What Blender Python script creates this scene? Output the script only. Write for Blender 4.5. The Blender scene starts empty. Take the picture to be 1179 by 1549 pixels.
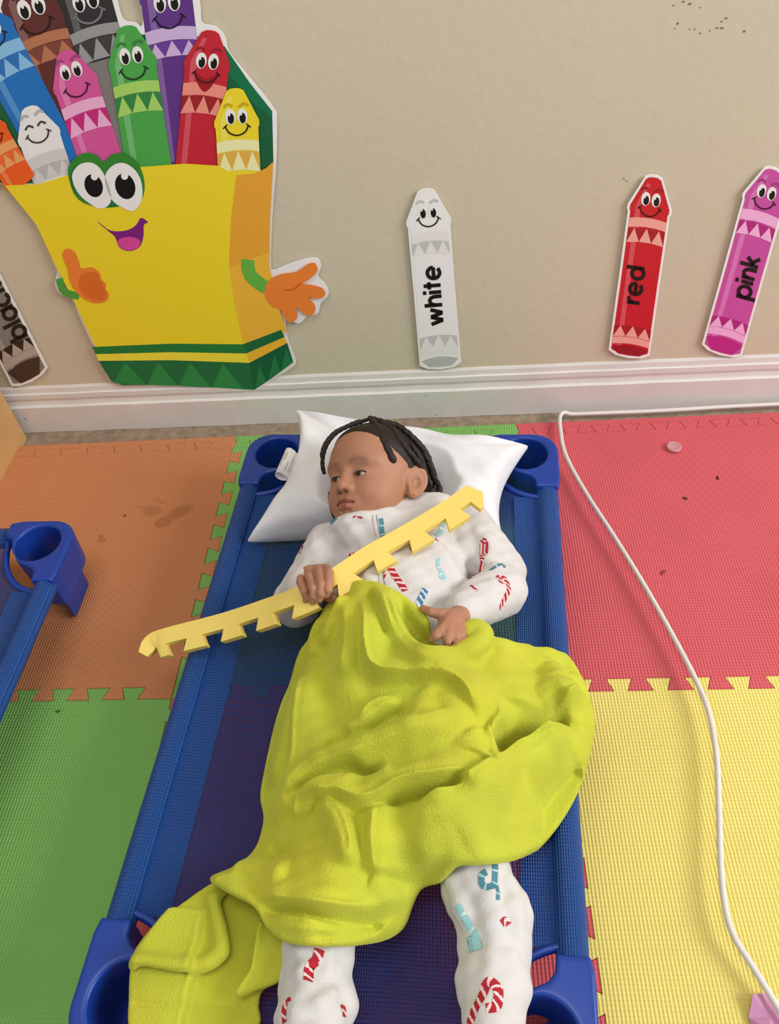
import bpy, bmesh, math, random
import numpy as np
from mathutils import Vector, Matrix
from mathutils.bvhtree import BVHTree
random.seed(4); rng = np.random.default_rng(7)
S = bpy.context.scene
COL = S.collection

# ------------------------------------------------------------ camera
cam = bpy.data.cameras.new('camera'); camo = bpy.data.objects.new('camera', cam); COL.objects.link(camo)
CM = [[0.99605, 0.03598, 0.08117], [0.02925, 0.7302, -0.6826], [-0.08383, 0.68228, 0.72627]]
CP = (.4625,-1.2784,1.1274)
camo.matrix_world = Matrix([[*CM[0], CP[0]], [*CM[1], CP[1]], [*CM[2], CP[2]], [0, 0, 0, 1]])
cam.sensor_fit = 'HORIZONTAL'; cam.sensor_width = 36.0; cam.lens = 36.0*1203.84/1179.0
cam.clip_start = .02
S.camera = camo
# ------------------------------------------------------------ light
S.view_settings.view_transform = 'Standard'; S.view_settings.look = 'None'
S.view_settings.gamma = 1.0; S.view_settings.use_curve_mapping = False
S.view_settings.exposure = 0.0
wd = bpy.data.worlds.new('world'); S.world = wd; wd.use_nodes = True
wb = wd.node_tree.nodes['Background']; wb.inputs[0].default_value = (1.0, .975, .95, 1); wb.inputs[1].default_value = .44
def area(name, loc, target, sx, sy, power, col):
    l = bpy.data.lights.new(name, 'AREA'); l.shape = 'RECTANGLE'; l.size = sx; l.size_y = sy; l.energy = power; l.color = col
    o = bpy.data.objects.new(name, l); COL.objects.link(o); o.location = loc
    o.rotation_euler = (Vector(target)-Vector(loc)).to_track_quat('-Z', 'Y').to_euler(); return o
area('window_light', (4.2, -1.6, 2.6), (.3, -.5, 0), 2.0, 1.7, 150, (1.0, .99, .98))
area('ceiling_light', (.2, -1.1, 3.0), (.2, -.6, 0), 1.4, .8, 22, (1.0, .96, .9))

# ------------------------------------------------------------ helpers
def lin(c):
    c = np.array(c, float)/255.; return tuple(np.where(c <= .04045, c/12.92, ((c+.055)/1.055)**2.4))
MATS = {}
def mat(name, rgb, rough=.6, noise=0., nscale=20., bump=0., bscale=60., spec=.5, sheen=0., weave=None, sss=0., attr=None, coat=0.):
    if name in MATS: return MATS[name]
    m = bpy.data.materials.new(name); m.use_nodes = True; nt = m.node_tree; N = nt.nodes; L = nt.links
    b = N['Principled BSDF']; c = lin(rgb)
    b.inputs['Base Color'].default_value = (*c, 1); b.inputs['Roughness'].default_value = rough
    b.inputs['Specular IOR Level'].default_value = spec
    if sheen: b.inputs['Sheen Weight'].default_value = sheen; b.inputs['Sheen Roughness'].default_value = .5; b.inputs['Sheen Tint'].default_value = (*[min(1, x*1.3+.1) for x in c], 1)
    if sss: b.inputs['Subsurface Weight'].default_value = sss; b.inputs['Subsurface Radius'].default_value = (.012, .005, .003); b.inputs['Subsurface Scale'].default_value = .5
    if coat: b.inputs['Coat Weight'].default_value = coat; b.inputs['Coat Roughness'].default_value = .2
    tc = N.new('ShaderNodeTexCoord'); src = None
    if attr:
        a = N.new('ShaderNodeVertexColor'); a.layer_name = attr; src = a.outputs['Color']
    if noise:
        n = N.new('ShaderNodeTexNoise'); n.inputs['Scale'].default_value = nscale; n.inputs['Detail'].default_value = 5
        L.new(tc.outputs['Object'], n.inputs['Vector'])
        mr = N.new('ShaderNodeMapRange'); mr.inputs[1].default_value = .3; mr.inputs[2].default_value = .7
        mr.inputs[3].default_value = 1-noise; mr.inputs[4].default_value = 1+noise*.6; L.new(n.outputs['Fac'], mr.inputs[0])
        mx = N.new('ShaderNodeMix'); mx.data_type = 'RGBA'; mx.blend_type = 'MULTIPLY'; mx.inputs[0].default_value = 1
        if src: L.new(src, mx.inputs[6])
        else: mx.inputs[6].default_value = (*c, 1)
        L.new(mr.outputs[0], mx.inputs[7]); src = mx.outputs[2]
    if src: L.new(src, b.inputs['Base Color'])
    h = None
    if weave:   # woven dots of the foam mats: bump only
        per, dep = weave
        sp = N.new('ShaderNodeSeparateXYZ'); L.new(tc.outputs['Object'], sp.inputs[0])
        def sn(o, per):
            k = N.new('ShaderNodeMath'); k.operation = 'MULTIPLY'; k.inputs[1].default_value = 2*math.pi/per; L.new(o, k.inputs[0])
            s = N.new('ShaderNodeMath'); s.operation = 'SINE'; L.new(k.outputs[0], s.inputs[0]); return s.outputs[0]
        mu = N.new('ShaderNodeMath'); mu.operation = 'ADD'; L.new(sn(sp.outputs[0], per), mu.inputs[0]); L.new(sn(sp.outputs[1], per*1.12), mu.inputs[1])
        bp = N.new('ShaderNodeBump'); bp.inputs['Distance'].default_value = dep; bp.inputs['Strength'].default_value = 1; L.new(mu.outputs[0], bp.inputs['Height'])
        L.new(bp.outputs[0], b.inputs['Normal']); h = bp
    if bump:
        n2 = N.new('ShaderNodeTexNoise'); n2.inputs['Scale'].default_value = bscale; n2.inputs['Detail'].default_value = 4
        L.new(tc.outputs['Object'], n2.inputs['Vector'])
        b2 = N.new('ShaderNodeBump'); b2.inputs['Distance'].default_value = bump; b2.inputs['Strength'].default_value = 1
        L.new(n2.outputs['Fac'], b2.inputs['Height'])
        if h: L.new(h.outputs[0], b2.inputs['Normal'])
        L.new(b2.outputs[0], b.inputs['Normal'])
    MATS[name] = m; return m
def mesh_obj(name, V, F, m=None, parent=None, smooth=True, attr=None):
    me = bpy.data.meshes.new(name)
    V = np.asarray(V, float)
    if isinstance(F, np.ndarray):
        k = F.shape[1]; me.vertices.add(len(V)); me.vertices.foreach_set('co', V.astype(np.float32).ravel())
        me.loops.add(F.size); me.loops.foreach_set('vertex_index', F.astype(np.int32).ravel())
        me.polygons.add(len(F)); me.polygons.foreach_set('loop_start', np.arange(0, F.size, k, dtype=np.int32))
        me.update(calc_edges=True); me.validate()
    else: me.from_pydata([tuple(v) for v in V], [], F); me.update()
    if smooth: me.polygons.foreach_set('use_smooth', [True]*len(me.polygons))
    for mm in (m if isinstance(m, (list, tuple)) else [m]):
        if mm: me.materials.append(mm)
    if attr is not None:
        ca = me.color_attributes.new('col', 'FLOAT_COLOR', 'POINT'); A = np.ones((len(V), 4), np.float32); A[:, :3] = attr
        ca.data.foreach_set('color', A.ravel())
    o = bpy.data.objects.new(name, me); COL.objects.link(o)
    if parent: o.parent = parent
    return o
def bm_obj(name, bm, m=None, parent=None, smooth=False):
    me = bpy.data.meshes.new(name); bm.to_mesh(me); bm.free()
    if smooth: me.polygons.foreach_set('use_smooth', [True]*len(me.polygons))
    for mm in (m if isinstance(m, (list, tuple)) else [m]):
        if mm: me.materials.append(mm)
    o = bpy.data.objects.new(name, me); COL.objects.link(o)
    if parent: o.parent = parent
    return o
def tag(o, label, cat, group=None):
    o['label'] = label; o['category'] = cat
    if group: o['group'] = group
    return o
def thing(name, label, cat, loc=(0, 0, 0), rz=0, group=None):
    o = bpy.data.objects.new(name, None); COL.objects.link(o); o.location = loc; o.rotation_euler = (0, 0, rz)
    o.empty_display_size = .05
    return tag(o, label, cat, group)
def struct(o): o['kind'] = 'structure'; return o
def catmull(P, n=8, closed=False):
    P = np.array(P, float); out = []; N = len(P)
    for i in range(N if closed else N-1):
        if closed: a, b, c, d = P[i-1], P[i], P[(i+1) % N], P[(i+2) % N]
        else: a, b, c, d = P[max(i-1, 0)], P[i], P[i+1], P[min(i+2, N-1)]
        for k in range(n):
            t = k/n; out.append(.5*((2*b)+(c-a)*t+(2*a-5*b+4*c-d)*t*t+(3*b-a-3*c+d)*t**3))
    if not closed: out.append(P[-1])
    return np.array(out)
def tube(path, r, seg=10, twist=None, ends=True):
    P = np.array(path, float); n = len(P); T = np.gradient(P, axis=0); T /= np.linalg.norm(T, axis=1)[:, None]+1e-12
    r = np.broadcast_to(np.asarray(r, float), (n,))
    up = np.array([0, 0, 1.]) if abs(T[0][2]) < .9 else np.array([1., 0, 0]); V = []; arc = 0
    nr = np.cross(T[0], up); nr /= np.linalg.norm(nr)
    for i in range(n):
        nr = nr-T[i]*(nr@T[i]); nr /= np.linalg.norm(nr); bi = np.cross(T[i], nr)
        if i: arc += np.linalg.norm(P[i]-P[i-1])
        for k in range(seg):
            a = 2*math.pi*k/seg; rr = r[i]
            if twist: rr *= .86+.22*abs(math.cos(a-arc*twist))
            V.append(P[i]+nr*rr*math.cos(a)+bi*rr*math.sin(a))
    F = [(i*seg+k, i*seg+(k+1) % seg, (i+1)*seg+(k+1) % seg, (i+1)*seg+k) for i in range(n-1) for k in range(seg)]
    if ends:
        V += [P[0]-T[0]*r[0]*.5, P[-1]+T[-1]*r[-1]*.5]; a = n*seg; b = a+1
        F += [(a, (k+1) % seg, k) for k in range(seg)]+[(b, (n-1)*seg+k, (n-1)*seg+(k+1) % seg) for k in range(seg)]
    return V, F
def box_bm(bm, lo, hi, bev=0.):
    r = bmesh.ops.create_cube(bm, size=1); vs = r['verts']
    for v in vs: v.co = [lo[i]+(v.co[i]+.5)*(hi[i]-lo[i]) for i in range(3)]
    if bev: bmesh.ops.bevel(bm, geom=list({e for v in vs for e in v.link_edges}), offset=bev, segments=2, affect='EDGES', profile=.5)
def inset(P, d):
    P = np.array(P, float); A = .5*np.sum(P[:, 0]*np.roll(P[:, 1], -1)-np.roll(P[:, 0], -1)*P[:, 1]); s = 1 if A > 0 else -1; out = []
    for i in range(len(P)):
        a, b, c = P[i-1], P[i], P[(i+1) % len(P)]; u = (b-a)/np.linalg.norm(b-a); v = (c-b)/np.linalg.norm(c-b)
        n1 = np.array([-u[1], u[0]])*s; n2 = np.array([-v[1], v[0]])*s; n = n1+n2; q = n@n
        out.append(tuple(b+n*(2*d/q if q > .3 else d)))
    return out
def prism(pts, z0, z1, bev):
    """flat piece with upright sides and a small rounded upper rim"""
    from mathutils.geometry import delaunay_2d_cdt
    P = list(pts); A = sum(P[i-1][0]*P[i][1]-P[i][0]*P[i-1][1] for i in range(len(P)))
    if A < 0: P = P[::-1]
    n = len(P); I = inset(P, bev); M_ = inset(P, bev*.3)
    V = [(x, y, z0) for x, y in P]+[(x, y, z1-bev) for x, y in P]+[(x, y, z1-bev*.3) for x, y in M_]+[(x, y, z1) for x, y in I]
    F = [(k*n+i, k*n+(i+1) % n, (k+1)*n+(i+1) % n, (k+1)*n+i) for k in range(3) for i in range(n)]
    vs, _, fs, _, _, _ = delaunay_2d_cdt([Vector(q) for q in I], [], [list(range(n))], 1, 1e-9)
    if len(vs) == n:
        F += [tuple(3*n+q for q in f) for f in fs]; F += [tuple(q for q in f[::-1]) for f in fs]
    bm = bmesh.new(); b = [bm.verts.new(v) for v in V]
    for f in F: bm.faces.new([b[q] for q in f])
    bmesh.ops.recalc_face_normals(bm, faces=bm.faces)
    return bm

# ---- signed distance modelling on a rectilinear grid
def smin(a, b, k):
    if k <= 0: return np.minimum(a, b)
    h = np.maximum(k-np.abs(a-b), 0)/k; return np.minimum(a, b)-h*h*k*.25
class Field:
    def __init__(s, X, Y, Z):
        s.ax = [np.asarray(a, np.float32) for a in (X, Y, Z)]; s.F = np.full([len(a) for a in s.ax], .05, np.float32)
    def box(s, lo, hi):
        return tuple(slice(max(int(np.searchsorted(a, l))-1, 0), int(np.searchsorted(a, h))+1) for a, l, h in zip(s.ax, lo, hi))
    def grid(s, sl):
        return s.ax[0][sl[0]][:, None, None], s.ax[1][sl[1]][None, :, None], s.ax[2][sl[2]][None, None, :]
    def op(s, lo, hi, fn, k=.0, mode='add', pad=.03):
        sl = s.box([l-pad for l in lo], [h+pad for h in hi]); g = s.grid(sl)
        if 0 in s.F[sl].shape: return
        d = fn(*g).astype(np.float32); A = s.F[sl]
        s.F[sl] = smin(A, d, k) if mode == 'add' else -smin(-A, d, k)   # 'cut' keeps A outside d
    def cap(s, a, b, ra, rb, k=.01, mode='add', sc=(1, 1, 1), pad=.03):
        a = np.array(a, float); b = np.array(b, float); r = max(ra, rb); scv = np.array(sc, float)
        lo = np.minimum(a, b)-r/scv; hi = np.maximum(a, b)+r/scv; d = (b-a)*scv; L2 = d@d+1e-12
        def fn(x, y, z):
            px, py, pz = (x-a[0])*scv[0], (y-a[1])*scv[1], (z-a[2])*scv[2]
            t = np.clip((px*d[0]+py*d[1]+pz*d[2])/L2, 0, 1)
            return np.sqrt((px-t*d[0])**2+(py-t*d[1])**2+(pz-t*d[2])**2)-(ra+(rb-ra)*t)
        s.op(lo, hi, fn, k, mode, pad)
    def chain(s, pts, rs, k=.008, mode='add', **kw):
        for i in range(len(pts)-1): s.cap(pts[i], pts[i+1], rs[i], rs[i+1], k, mode, **kw)
    def ell(s, c, r, k=.01, mode='add', pad=.03):
        c = np.array(c, float); r = np.array(r, float)
        def fn(x, y, z):
            u, v, w = (x-c[0])/r[0], (y-c[1])/r[1], (z-c[2])/r[2]; q = np.sqrt(u*u+v*v+w*w)
            g = np.sqrt((u/r[0])**2+(v/r[1])**2+(w/r[2])**2)+1e-9
            return q*(q-1)/g
        s.op(c-r, c+r, fn, k, mode, pad)
    def mesh(s):
        F = s.F; X, Y, Z = s.ax; I = F < 0
        n = I[:-1, :-1, :-1].astype(np.int8)
        tot = np.zeros_like(n)
        for i in (0, 1):
            for j in (0, 1):
                for k in (0, 1): tot += I[i:F.shape[0]-1+i, j:F.shape[1]-1+j, k:F.shape[2]-1+k]
        act = (tot > 0) & (tot < 8); ci, cj, ck = np.nonzero(act); n = len(ci)
        idx = np.full(act.shape, -1, np.int32); idx[act] = np.arange(n)
        cv = {}; 
        for i in (0, 1):
            for j in (0, 1):
                for k in (0, 1): cv[i, j, k] = F[ci+i, cj+j, ck+k]
        acc = np.zeros((n, 3)); cnt = np.zeros(n)
        co = [np.stack([a[c], a[c+1]], 1) for a, c in zip((X, Y, Z), (ci, cj, ck))]
        for ax in range(3):
            for p in (0, 1):
                for q in (0, 1):
                    e0 = [p, q]; e0.insert(ax, 0); e1 = [p, q]; e1.insert(ax, 1)
                    a = cv[tuple(e0)]; b = cv[tuple(e1)]; m = (a < 0) != (b < 0)
                    t = np.where(m, a/np.where(m, a-b, 1), 0)
                    for d in range(3):
                        v = co[d][:, e0[d]] if d != ax else co[d][:, 0]+t*(co[d][:, 1]-co[d][:, 0])
                        acc[:, d] += np.where(m, v, 0)
                    cnt += m
        V = acc/cnt[:, None]; Q = []
        for ax in range(3):
            o = [d for d in range(3) if d != ax]
            A = I[tuple(slice(0, -1) if d == ax else slice(1, -1) for d in range(3))]
            B = I[tuple(slice(1, None) if d == ax else slice(1, -1) for d in range(3))]
            e = np.stack(np.nonzero(A != B), 1); sg = A[tuple(e.T)]
            base = e.copy(); base[:, o[0]] += 1; base[:, o[1]] += 1
            def at(a, b):
                c = base.copy(); c[:, o[0]] -= a; c[:, o[1]] -= b; return idx[tuple(c.T)]
            q = np.stack([at(1, 1), at(0, 1), at(0, 0), at(1, 0)], 1)
            flip = sg if ax != 1 else ~sg
            q[~flip] = q[~flip][:, ::-1]; Q.append(q)
        Q = np.concatenate(Q); Q = Q[(Q >= 0).all(1)]
        return V, Q
def ar(a, b, h): return np.arange(a, b+h*.5, h)
def segdist(px, py, P):
    best = np.full(px.shape, 9., np.float32); tt = np.zeros(px.shape, np.float32)
    P = np.array(P, float); acc = 0
    for i in range(len(P)-1):
        a, b = P[i][:2], P[i+1][:2]; d = b-a; t = np.clip(((px-a[0])*d[0]+(py-a[1])*d[1])/(d@d+1e-12), 0, 1)
        q = np.hypot(px-a[0]-t*d[0], py-a[1]-t*d[1]); m = q < best; best = np.where(m, q, best); tt = np.where(m, i+t, tt)
    return best, tt/(len(P)-1)
def polysd(px, py, P):
    P = np.array(P, float)[:, :2]; d, _ = segdist(px, py, np.vstack([P, P[:1]])); ins = np.zeros(px.shape, bool)
    for i in range(len(P)):
        a, b = P[i-1], P[i]
        if a[1] == b[1]: continue
        c = (a[1] > py) != (b[1] > py); ins ^= c & (px < (b[0]-a[0])*(py-a[1])/(b[1]-a[1])+a[0])
    return np.where(ins, -d, d)

# ------------------------------------------------------------ the room shell
WROT = -.0125
def ywall(u, off): return .0776-.0125*u+off
FLOORZ = -.012
bm = bmesh.new(); box_bm(bm, (-1.6, -2.6, FLOORZ-.05), (2.6, .3, FLOORZ))
struct(bm_obj('floor', bm, mat('bare_floor', (150, 132, 112), .55, noise=.3, nscale=60)))
m_wall = mat('wall_paint', (214, 204, 180), .62, noise=.025, nscale=3, bump=.0007, bscale=55)
bm = bmesh.new(); box_bm(bm, (-1.6, 0, FLOORZ), (2.6, .08, 2.5))
wall = struct(bm_obj('wall_back', bm, m_wall)); wall.location = (0, ywall(0, .016), 0); wall.rotation_euler = (0, 0, WROT)
# specks and scuffs on the paint
m_speck = mat('dirt_speck', (126, 112, 94), .9)
for (u, z) in [(.8126,.7488),(.826,.7529),(.8361,.7496),(.8524,.7433),(.8225,.7247),(.8198,.7179),(.8415,.7154),(.8493,.7149),(.872,.7114),(.882,.7143),(.8888,.7138),(.8581,.7089),(.8869,.7227),(.8927,.7266),(.9229,.7069),(.7729,.4925),(.778,.4876)]:
    r = random.uniform(.0011, .0023); a0 = random.uniform(0, 3)
    pts = [(u+r*math.cos(a0+a)*random.uniform(.5, 1.5), z+r*math.sin(a0+a)*random.uniform(.4, .9)) for a in np.linspace(0, 6.28, 8)[:-1]]
    mesh_obj('scuff_mark', [(x, -.0006, y) for x, y in pts]+[(x, .002, y) for x, y in pts], [tuple(range(7))]+[(i, i+7, (i+1) % 7+7, (i+1) % 7) for i in range(7)], m_speck, wall, smooth=False)
# baseboard with stepped cap moulding (d = distance out of the wall plane, z)
prof = [(-.004, .1085), (.002, .108), (.0045, .1035), (.0055, .095), (.0058, .0925), (.0095, .091), (.0100, .081), (.0096, .0775), (.0076, .0755), (.0080, .070), (.0088, .0655), (.0092, .0612), (.0150, .0606), (.0160, .0596), (.0160, FLOORZ+.001), (-.004, FLOORZ+.001)]
def moulding(pr, x0, x1, n=60):
    V = []; xs = np.linspace(x0, x1, n)
    for x in xs: V += [(x, -d, z+.0006*math.sin(x*37)+.0004*math.sin(x*91+1)) for d, z in pr]
    k = len(pr); F = [(i*k+j, (i+1)*k+j, (i+1)*k+(j+1) % k, i*k+(j+1) % k) for i in range(n-1) for j in range(k)]
    return V, F
V, F = moulding(prof, -1.55, 2.55)
bb = struct(mesh_obj('baseboard_back', V, F, mat('white_trim_paint', (226, 222, 218), .42, noise=.05, nscale=12, bump=.0008, bscale=30), smooth=False))
bb.location = wall.location; bb.rotation_euler = wall.rotation_euler
for (u, z, r) in ((-.50, .030, .003), (.41, .051, .0016), (.43, -.004, .002)):
    mesh_obj('scuff_mark', [(u-r, -.0165, z), (u+r, -.0165, z-r*.3), (u+r*.3, -.0165, z+r), (u, -.0158, z)], [(0, 1, 2), (0, 1, 3), (1, 2, 3), (2, 0, 3)], m_speck, bb, smooth=False)

# ------------------------------------------------------------ foam floor tiles
T = .61; PER = T/10; TD = .011; DL = .0045
def joint(n=10, ph=0.):
    """dovetail edge from s = 0 to s = T; w alternates between -TD and +TD"""
    pts = [(0, -TD)]
    for k in range(n):
        s = k*PER+ph
        pts += [(s+.25*PER+DL, -TD), (s+.25*PER-DL, TD), (s+.75*PER+DL, TD), (s+.75*PER-DL, -TD)]
    pts.append((T, -TD)); return pts
J = joint(9, .18*PER)
GAP = .0006
def tile_outline(x0, y0):
    """corner (x0, y0) is the back-left; each side carries half of a joint shared with its neighbour"""
    back = [(x0+s, y0+w) for s, w in J]                       # along +x at the back
    right = [(x0+T+w, y0-s) for s, w in J]
    front = [(x0+s, y0-T+w) for s, w in J][::-1]
    left = [(x0+w, y0-s) for s, w in J][::-1]
    P = [(x0-TD, y0-TD)]
    out = []
    for side in (back[1:-1], [(x0+T-TD, y0-TD)], right[1:-1], [(x0+T-TD, y0-T-TD)], front[1:-1], [(x0-TD, y0-T-TD)], left[1:-1], P): out += side
    return out
FOAM = {'orange': (206, 135, 92), 'green': (128, 186, 96), 'red': (214, 94, 102), 'yellow': (238, 220, 122)}
def foam(c): return mat('foam_'+c, FOAM[c], .72, noise=.05, nscale=6, weave=(.0050, .00034), spec=.3)
def make_tile(x0, y0, c, label):
    o = tile_outline(x0, y0)
    bm = prism(inset(o, .00035), FLOORZ+.0002, 0, .0009)
    return tag(bm_obj('foam_tile', bm, foam(c)), label, 'floor tile')
make_tile(-T, 0, 'orange', 'orange foam floor tile with a brown footprint in front of the wall')
make_tile(-T, -T, 'green', 'green foam floor tile left of the blue cot, in front of the orange tile')
make_tile(0, 0, 'green', 'green foam floor tile under the head end of the blue cot')
make_tile(0, -T, 'red', 'red foam floor tile under the foot end of the blue cot, seen through its mesh')
make_tile(T, 0, 'red', 'red foam floor tile right of the cot with the white cable lying across it')
make_tile(T, -T, 'yellow', 'yellow foam floor tile right of the cot under the white cable')
for x0, c, lab in ((-T, 'orange', 'orange toothed edge strip behind the orange tile, along the wall'), (0, 'green', 'green toothed edge strip behind the cot head, along the wall'), (T, 'red', 'red toothed edge strip behind the red tile, along the wall')):
    pts = [(x0+s, w) for s, w in J][1:-1]
    pts = [(x0-TD, -TD)]+pts+[(x0+T-TD, -TD), (x0+T-TD+.006, .004), (x0+T-TD, .027), (x0-TD, .027), (x0-TD+.006, .004)]
    bm = prism(inset(pts, .00035), FLOORZ+.0002, -.0004, .0009)
    tag(bm_obj('foam_edge_strip', bm, foam(c)), lab, 'edge strip')
# brown shoe print and smudges on the orange tile (dirt of its own shape)
def add_print():
    m = bpy.data.materials['foam_orange']; nt = m.node_tree; N = nt.nodes; L = nt.links; b = N['Principled BSDF']
    old = b.inputs['Base Color'].links[0].from_socket
    tc = N.new('ShaderNodeTexCoord'); total = None
    nz = N.new('ShaderNodeTexNoise'); nz.inputs['Scale'].default_value = 170; nz.inputs['Detail'].default_value = 3; L.new(tc.outputs['Object'], nz.inputs[0])
    for (cx, cy, rx, ry, rot, st) in ((-.088, -.198, .030, .017, .62, .8), (-.116, -.224, .019, .016, .3, 1.0), (-.147, -.192, .022, .016, -.2, .6), (-.165, -.183, .02, .004, -.3, .5), (-.137, -.165, .02, .004, -.5, .5), (-.234, -.262, .007, .012, .3, 1.0), (-.229, -.268, .009, .005, .3, .9)):
        mp = N.new('ShaderNodeMapping'); mp.vector_type = 'TEXTURE'; mp.inputs['Location'].default_value = (cx, cy, 0); mp.inputs['Rotation'].default_value = (0, 0, rot); mp.inputs['Scale'].default_value = (rx, ry, 1)
        L.new(tc.outputs['Object'], mp.inputs[0])
        ln = N.new('ShaderNodeVectorMath'); ln.operation = 'LENGTH'; L.new(mp.outputs[0], ln.inputs[0])
        mr = N.new('ShaderNodeMapRange'); mr.inputs[1].default_value = .75; mr.inputs[2].default_value = 1.1; mr.inputs[3].default_value = min(1, st*1.25); mr.inputs[4].default_value = 0; L.new(ln.outputs['Value'], mr.inputs[0])
        if total is None: total = mr.outputs[0]
        else:
            mx = N.new('ShaderNodeMath'); mx.operation = 'MAXIMUM'; L.new(total, mx.inputs[0]); L.new(mr.outputs[0], mx.inputs[1]); total = mx.outputs[0]
    th = N.new('ShaderNodeMapRange'); th.inputs[1].default_value = .44; th.inputs[2].default_value = .44; th.inputs[3].default_value = .38; th.inputs[4].default_value = 1; L.new(nz.outputs['Fac'], th.inputs[0])
    mu = N.new('ShaderNodeMath'); mu.operation = 'MULTIPLY'; L.new(total, mu.inputs[0]); L.new(th.outputs[0], mu.inputs[1])
    mx = N.new('ShaderNodeMix'); mx.data_type = 'RGBA'; L.new(mu.outputs[0], mx.inputs[0]); L.new(old, mx.inputs[6]); mx.inputs[7].default_value = (*lin((128, 78, 46)), 1)
    L.new(mx.outputs[2], b.inputs['Base Color'])
add_print()

# ------------------------------------------------------------ wooden cabinet at the left
cab = thing('wooden_cabinet', 'tan wooden cabinet end panel against the wall at the left edge', 'cabinet', (0, 0, 0))
m_wood = mat('tan_laminate', (202, 160, 104), .5, noise=.08, nscale=9, bump=.0004, bscale=80)
bm = bmesh.new(); box_bm(bm, (-.524, -.27, FLOORZ), (-.506, .064, .78), .0015); bm_obj('side_panel', bm, m_wood, cab)
bm = bmesh.new(); box_bm(bm, (-.93, -.27, FLOORZ), (-.912, .064, .78), .0015); bm_obj('side_panel', bm, m_wood, cab)
for z in (.03, .38, .762):
    bm = bmesh.new(); box_bm(bm, (-.912, -.27, z), (-.524, .05, z+.018), .001); bm_obj('shelf', bm, m_wood, cab)
bm = bmesh.new(); box_bm(bm, (-.912, .05, FLOORZ), (-.524, .062, .762)); bm_obj('back_panel', bm, m_wood, cab)

# ------------------------------------------------------------ cot
CH = .142      # top of the corner blocks
m_plast = mat('blue_plastic', (18, 60, 154), .36, noise=.04, nscale=14, spec=.5)
def mesh_fabric(name, alpha, rgb):
    m = bpy.data.materials.new(name); m.use_nodes = True; nt = m.node_tree; N = nt.nodes; L = nt.links
    b = N['Principled BSDF']; b.inputs['Base Color'].default_value = (*lin(rgb), 1); b.inputs['Roughness'].default_value = .5
    tr = N.new('ShaderNodeBsdfTransparent'); mx = N.new('ShaderNodeMixShader'); out = N['Material Output']
    tc = N.new('ShaderNodeTexCoord'); sp = N.new('ShaderNodeSeparateXYZ'); L.new(tc.outputs['Object'], sp.inputs[0])
    fs = []
    for i, per in ((0, .0030), (1, .0044)):     # threads leave small open holes
        k = N.new('ShaderNodeMath'); k.operation = 'MULTIPLY'; k.inputs[1].default_value = 2*math.pi/per; L.new(sp.outputs[i], k.inputs[0])
        s = N.new('ShaderNodeMath'); s.operation = 'SINE'; L.new(k.outputs[0], s.inputs[0]); fs.append(s.outputs[0])
    a = N.new('ShaderNodeMath'); a.operation = 'ADD'; L.new(fs[0], a.inputs[0]); L.new(fs[1], a.inputs[1])
    mr = N.new('ShaderNodeMapRange'); mr.inputs[1].default_value = -1.2; mr.inputs[2].default_value = 1.4; mr.inputs[3].default_value = min(1, alpha+.10); mr.inputs[4].default_value = max(0, alpha-.14)
    L.new(a.outputs[0], mr.inputs[0]); L.new(mr.outputs[0], mx.inputs[0]); L.new(tr.outputs[0], mx.inputs[1]); L.new(b.outputs[0], mx.inputs[2]); L.new(mx.outputs[0], out.inputs['Surface'])
    bp = N.new('ShaderNodeBump'); bp.inputs['Distance'].default_value = .0006; L.new(a.outputs[0], bp.inputs['Height']); L.new(bp.outputs[0], b.inputs['Normal'])
    return m
m_fab = mesh_fabric('blue_mesh_fabric', .80, (22, 58, 128)); m_slv = mesh_fabric('blue_mesh_sleeve', .96, (28, 80, 158))
CW = .289; CL = 1.0
def corner_mesh():
    """corner block for the corner at u = -CW, v = 0 (v runs to the foot); local x = u+CW, y = v"""
    f = Field(ar(-.01, .16, .002), ar(-.01, .17, .002), ar(-.004, CH+.008, .002))
    R = .045
    def blk(x, y, z):
        X, Y = np.broadcast_arrays(x[:, :, 0], y[:, :, 0])
        arc = [(R-R*math.cos(a), R-R*math.sin(a)) for a in np.linspace(0, math.pi/2, 8)]
        top = arc+[(.105, 0), (.128, .006), (.128, .036), (.112, .044), (.100, .072), (.080, .096), (.052, .108), (.044, .118), (.042, .136), (.004, .136), (0, .118)]
        q = np.clip((.070-z)/.012, 0, 1); d2 = polysd(X, Y, top)[:, :, None]+(CH-z)*.05+.015*q*q*(3-2*q)     # the foot below is set in
        dz = np.abs(z-CH/2)-CH/2
        r = .006
        a = np.maximum(d2+r, 0); b = np.maximum(dz+r, 0)
        return np.minimum(np.maximum(d2+r, dz+r), 0)+np.sqrt(a*a+b*b)-r
    f.op((0, 0, 0), (.13, .14, CH), blk, 0, pad=.02)
    f.cap((.060, .053, .062), (.060, .053, .30), .036, .047, .006, 'cut')      # the tapered socket
    V, Q = f.mesh(); return V, Q
CORN = corner_mesh()
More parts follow.
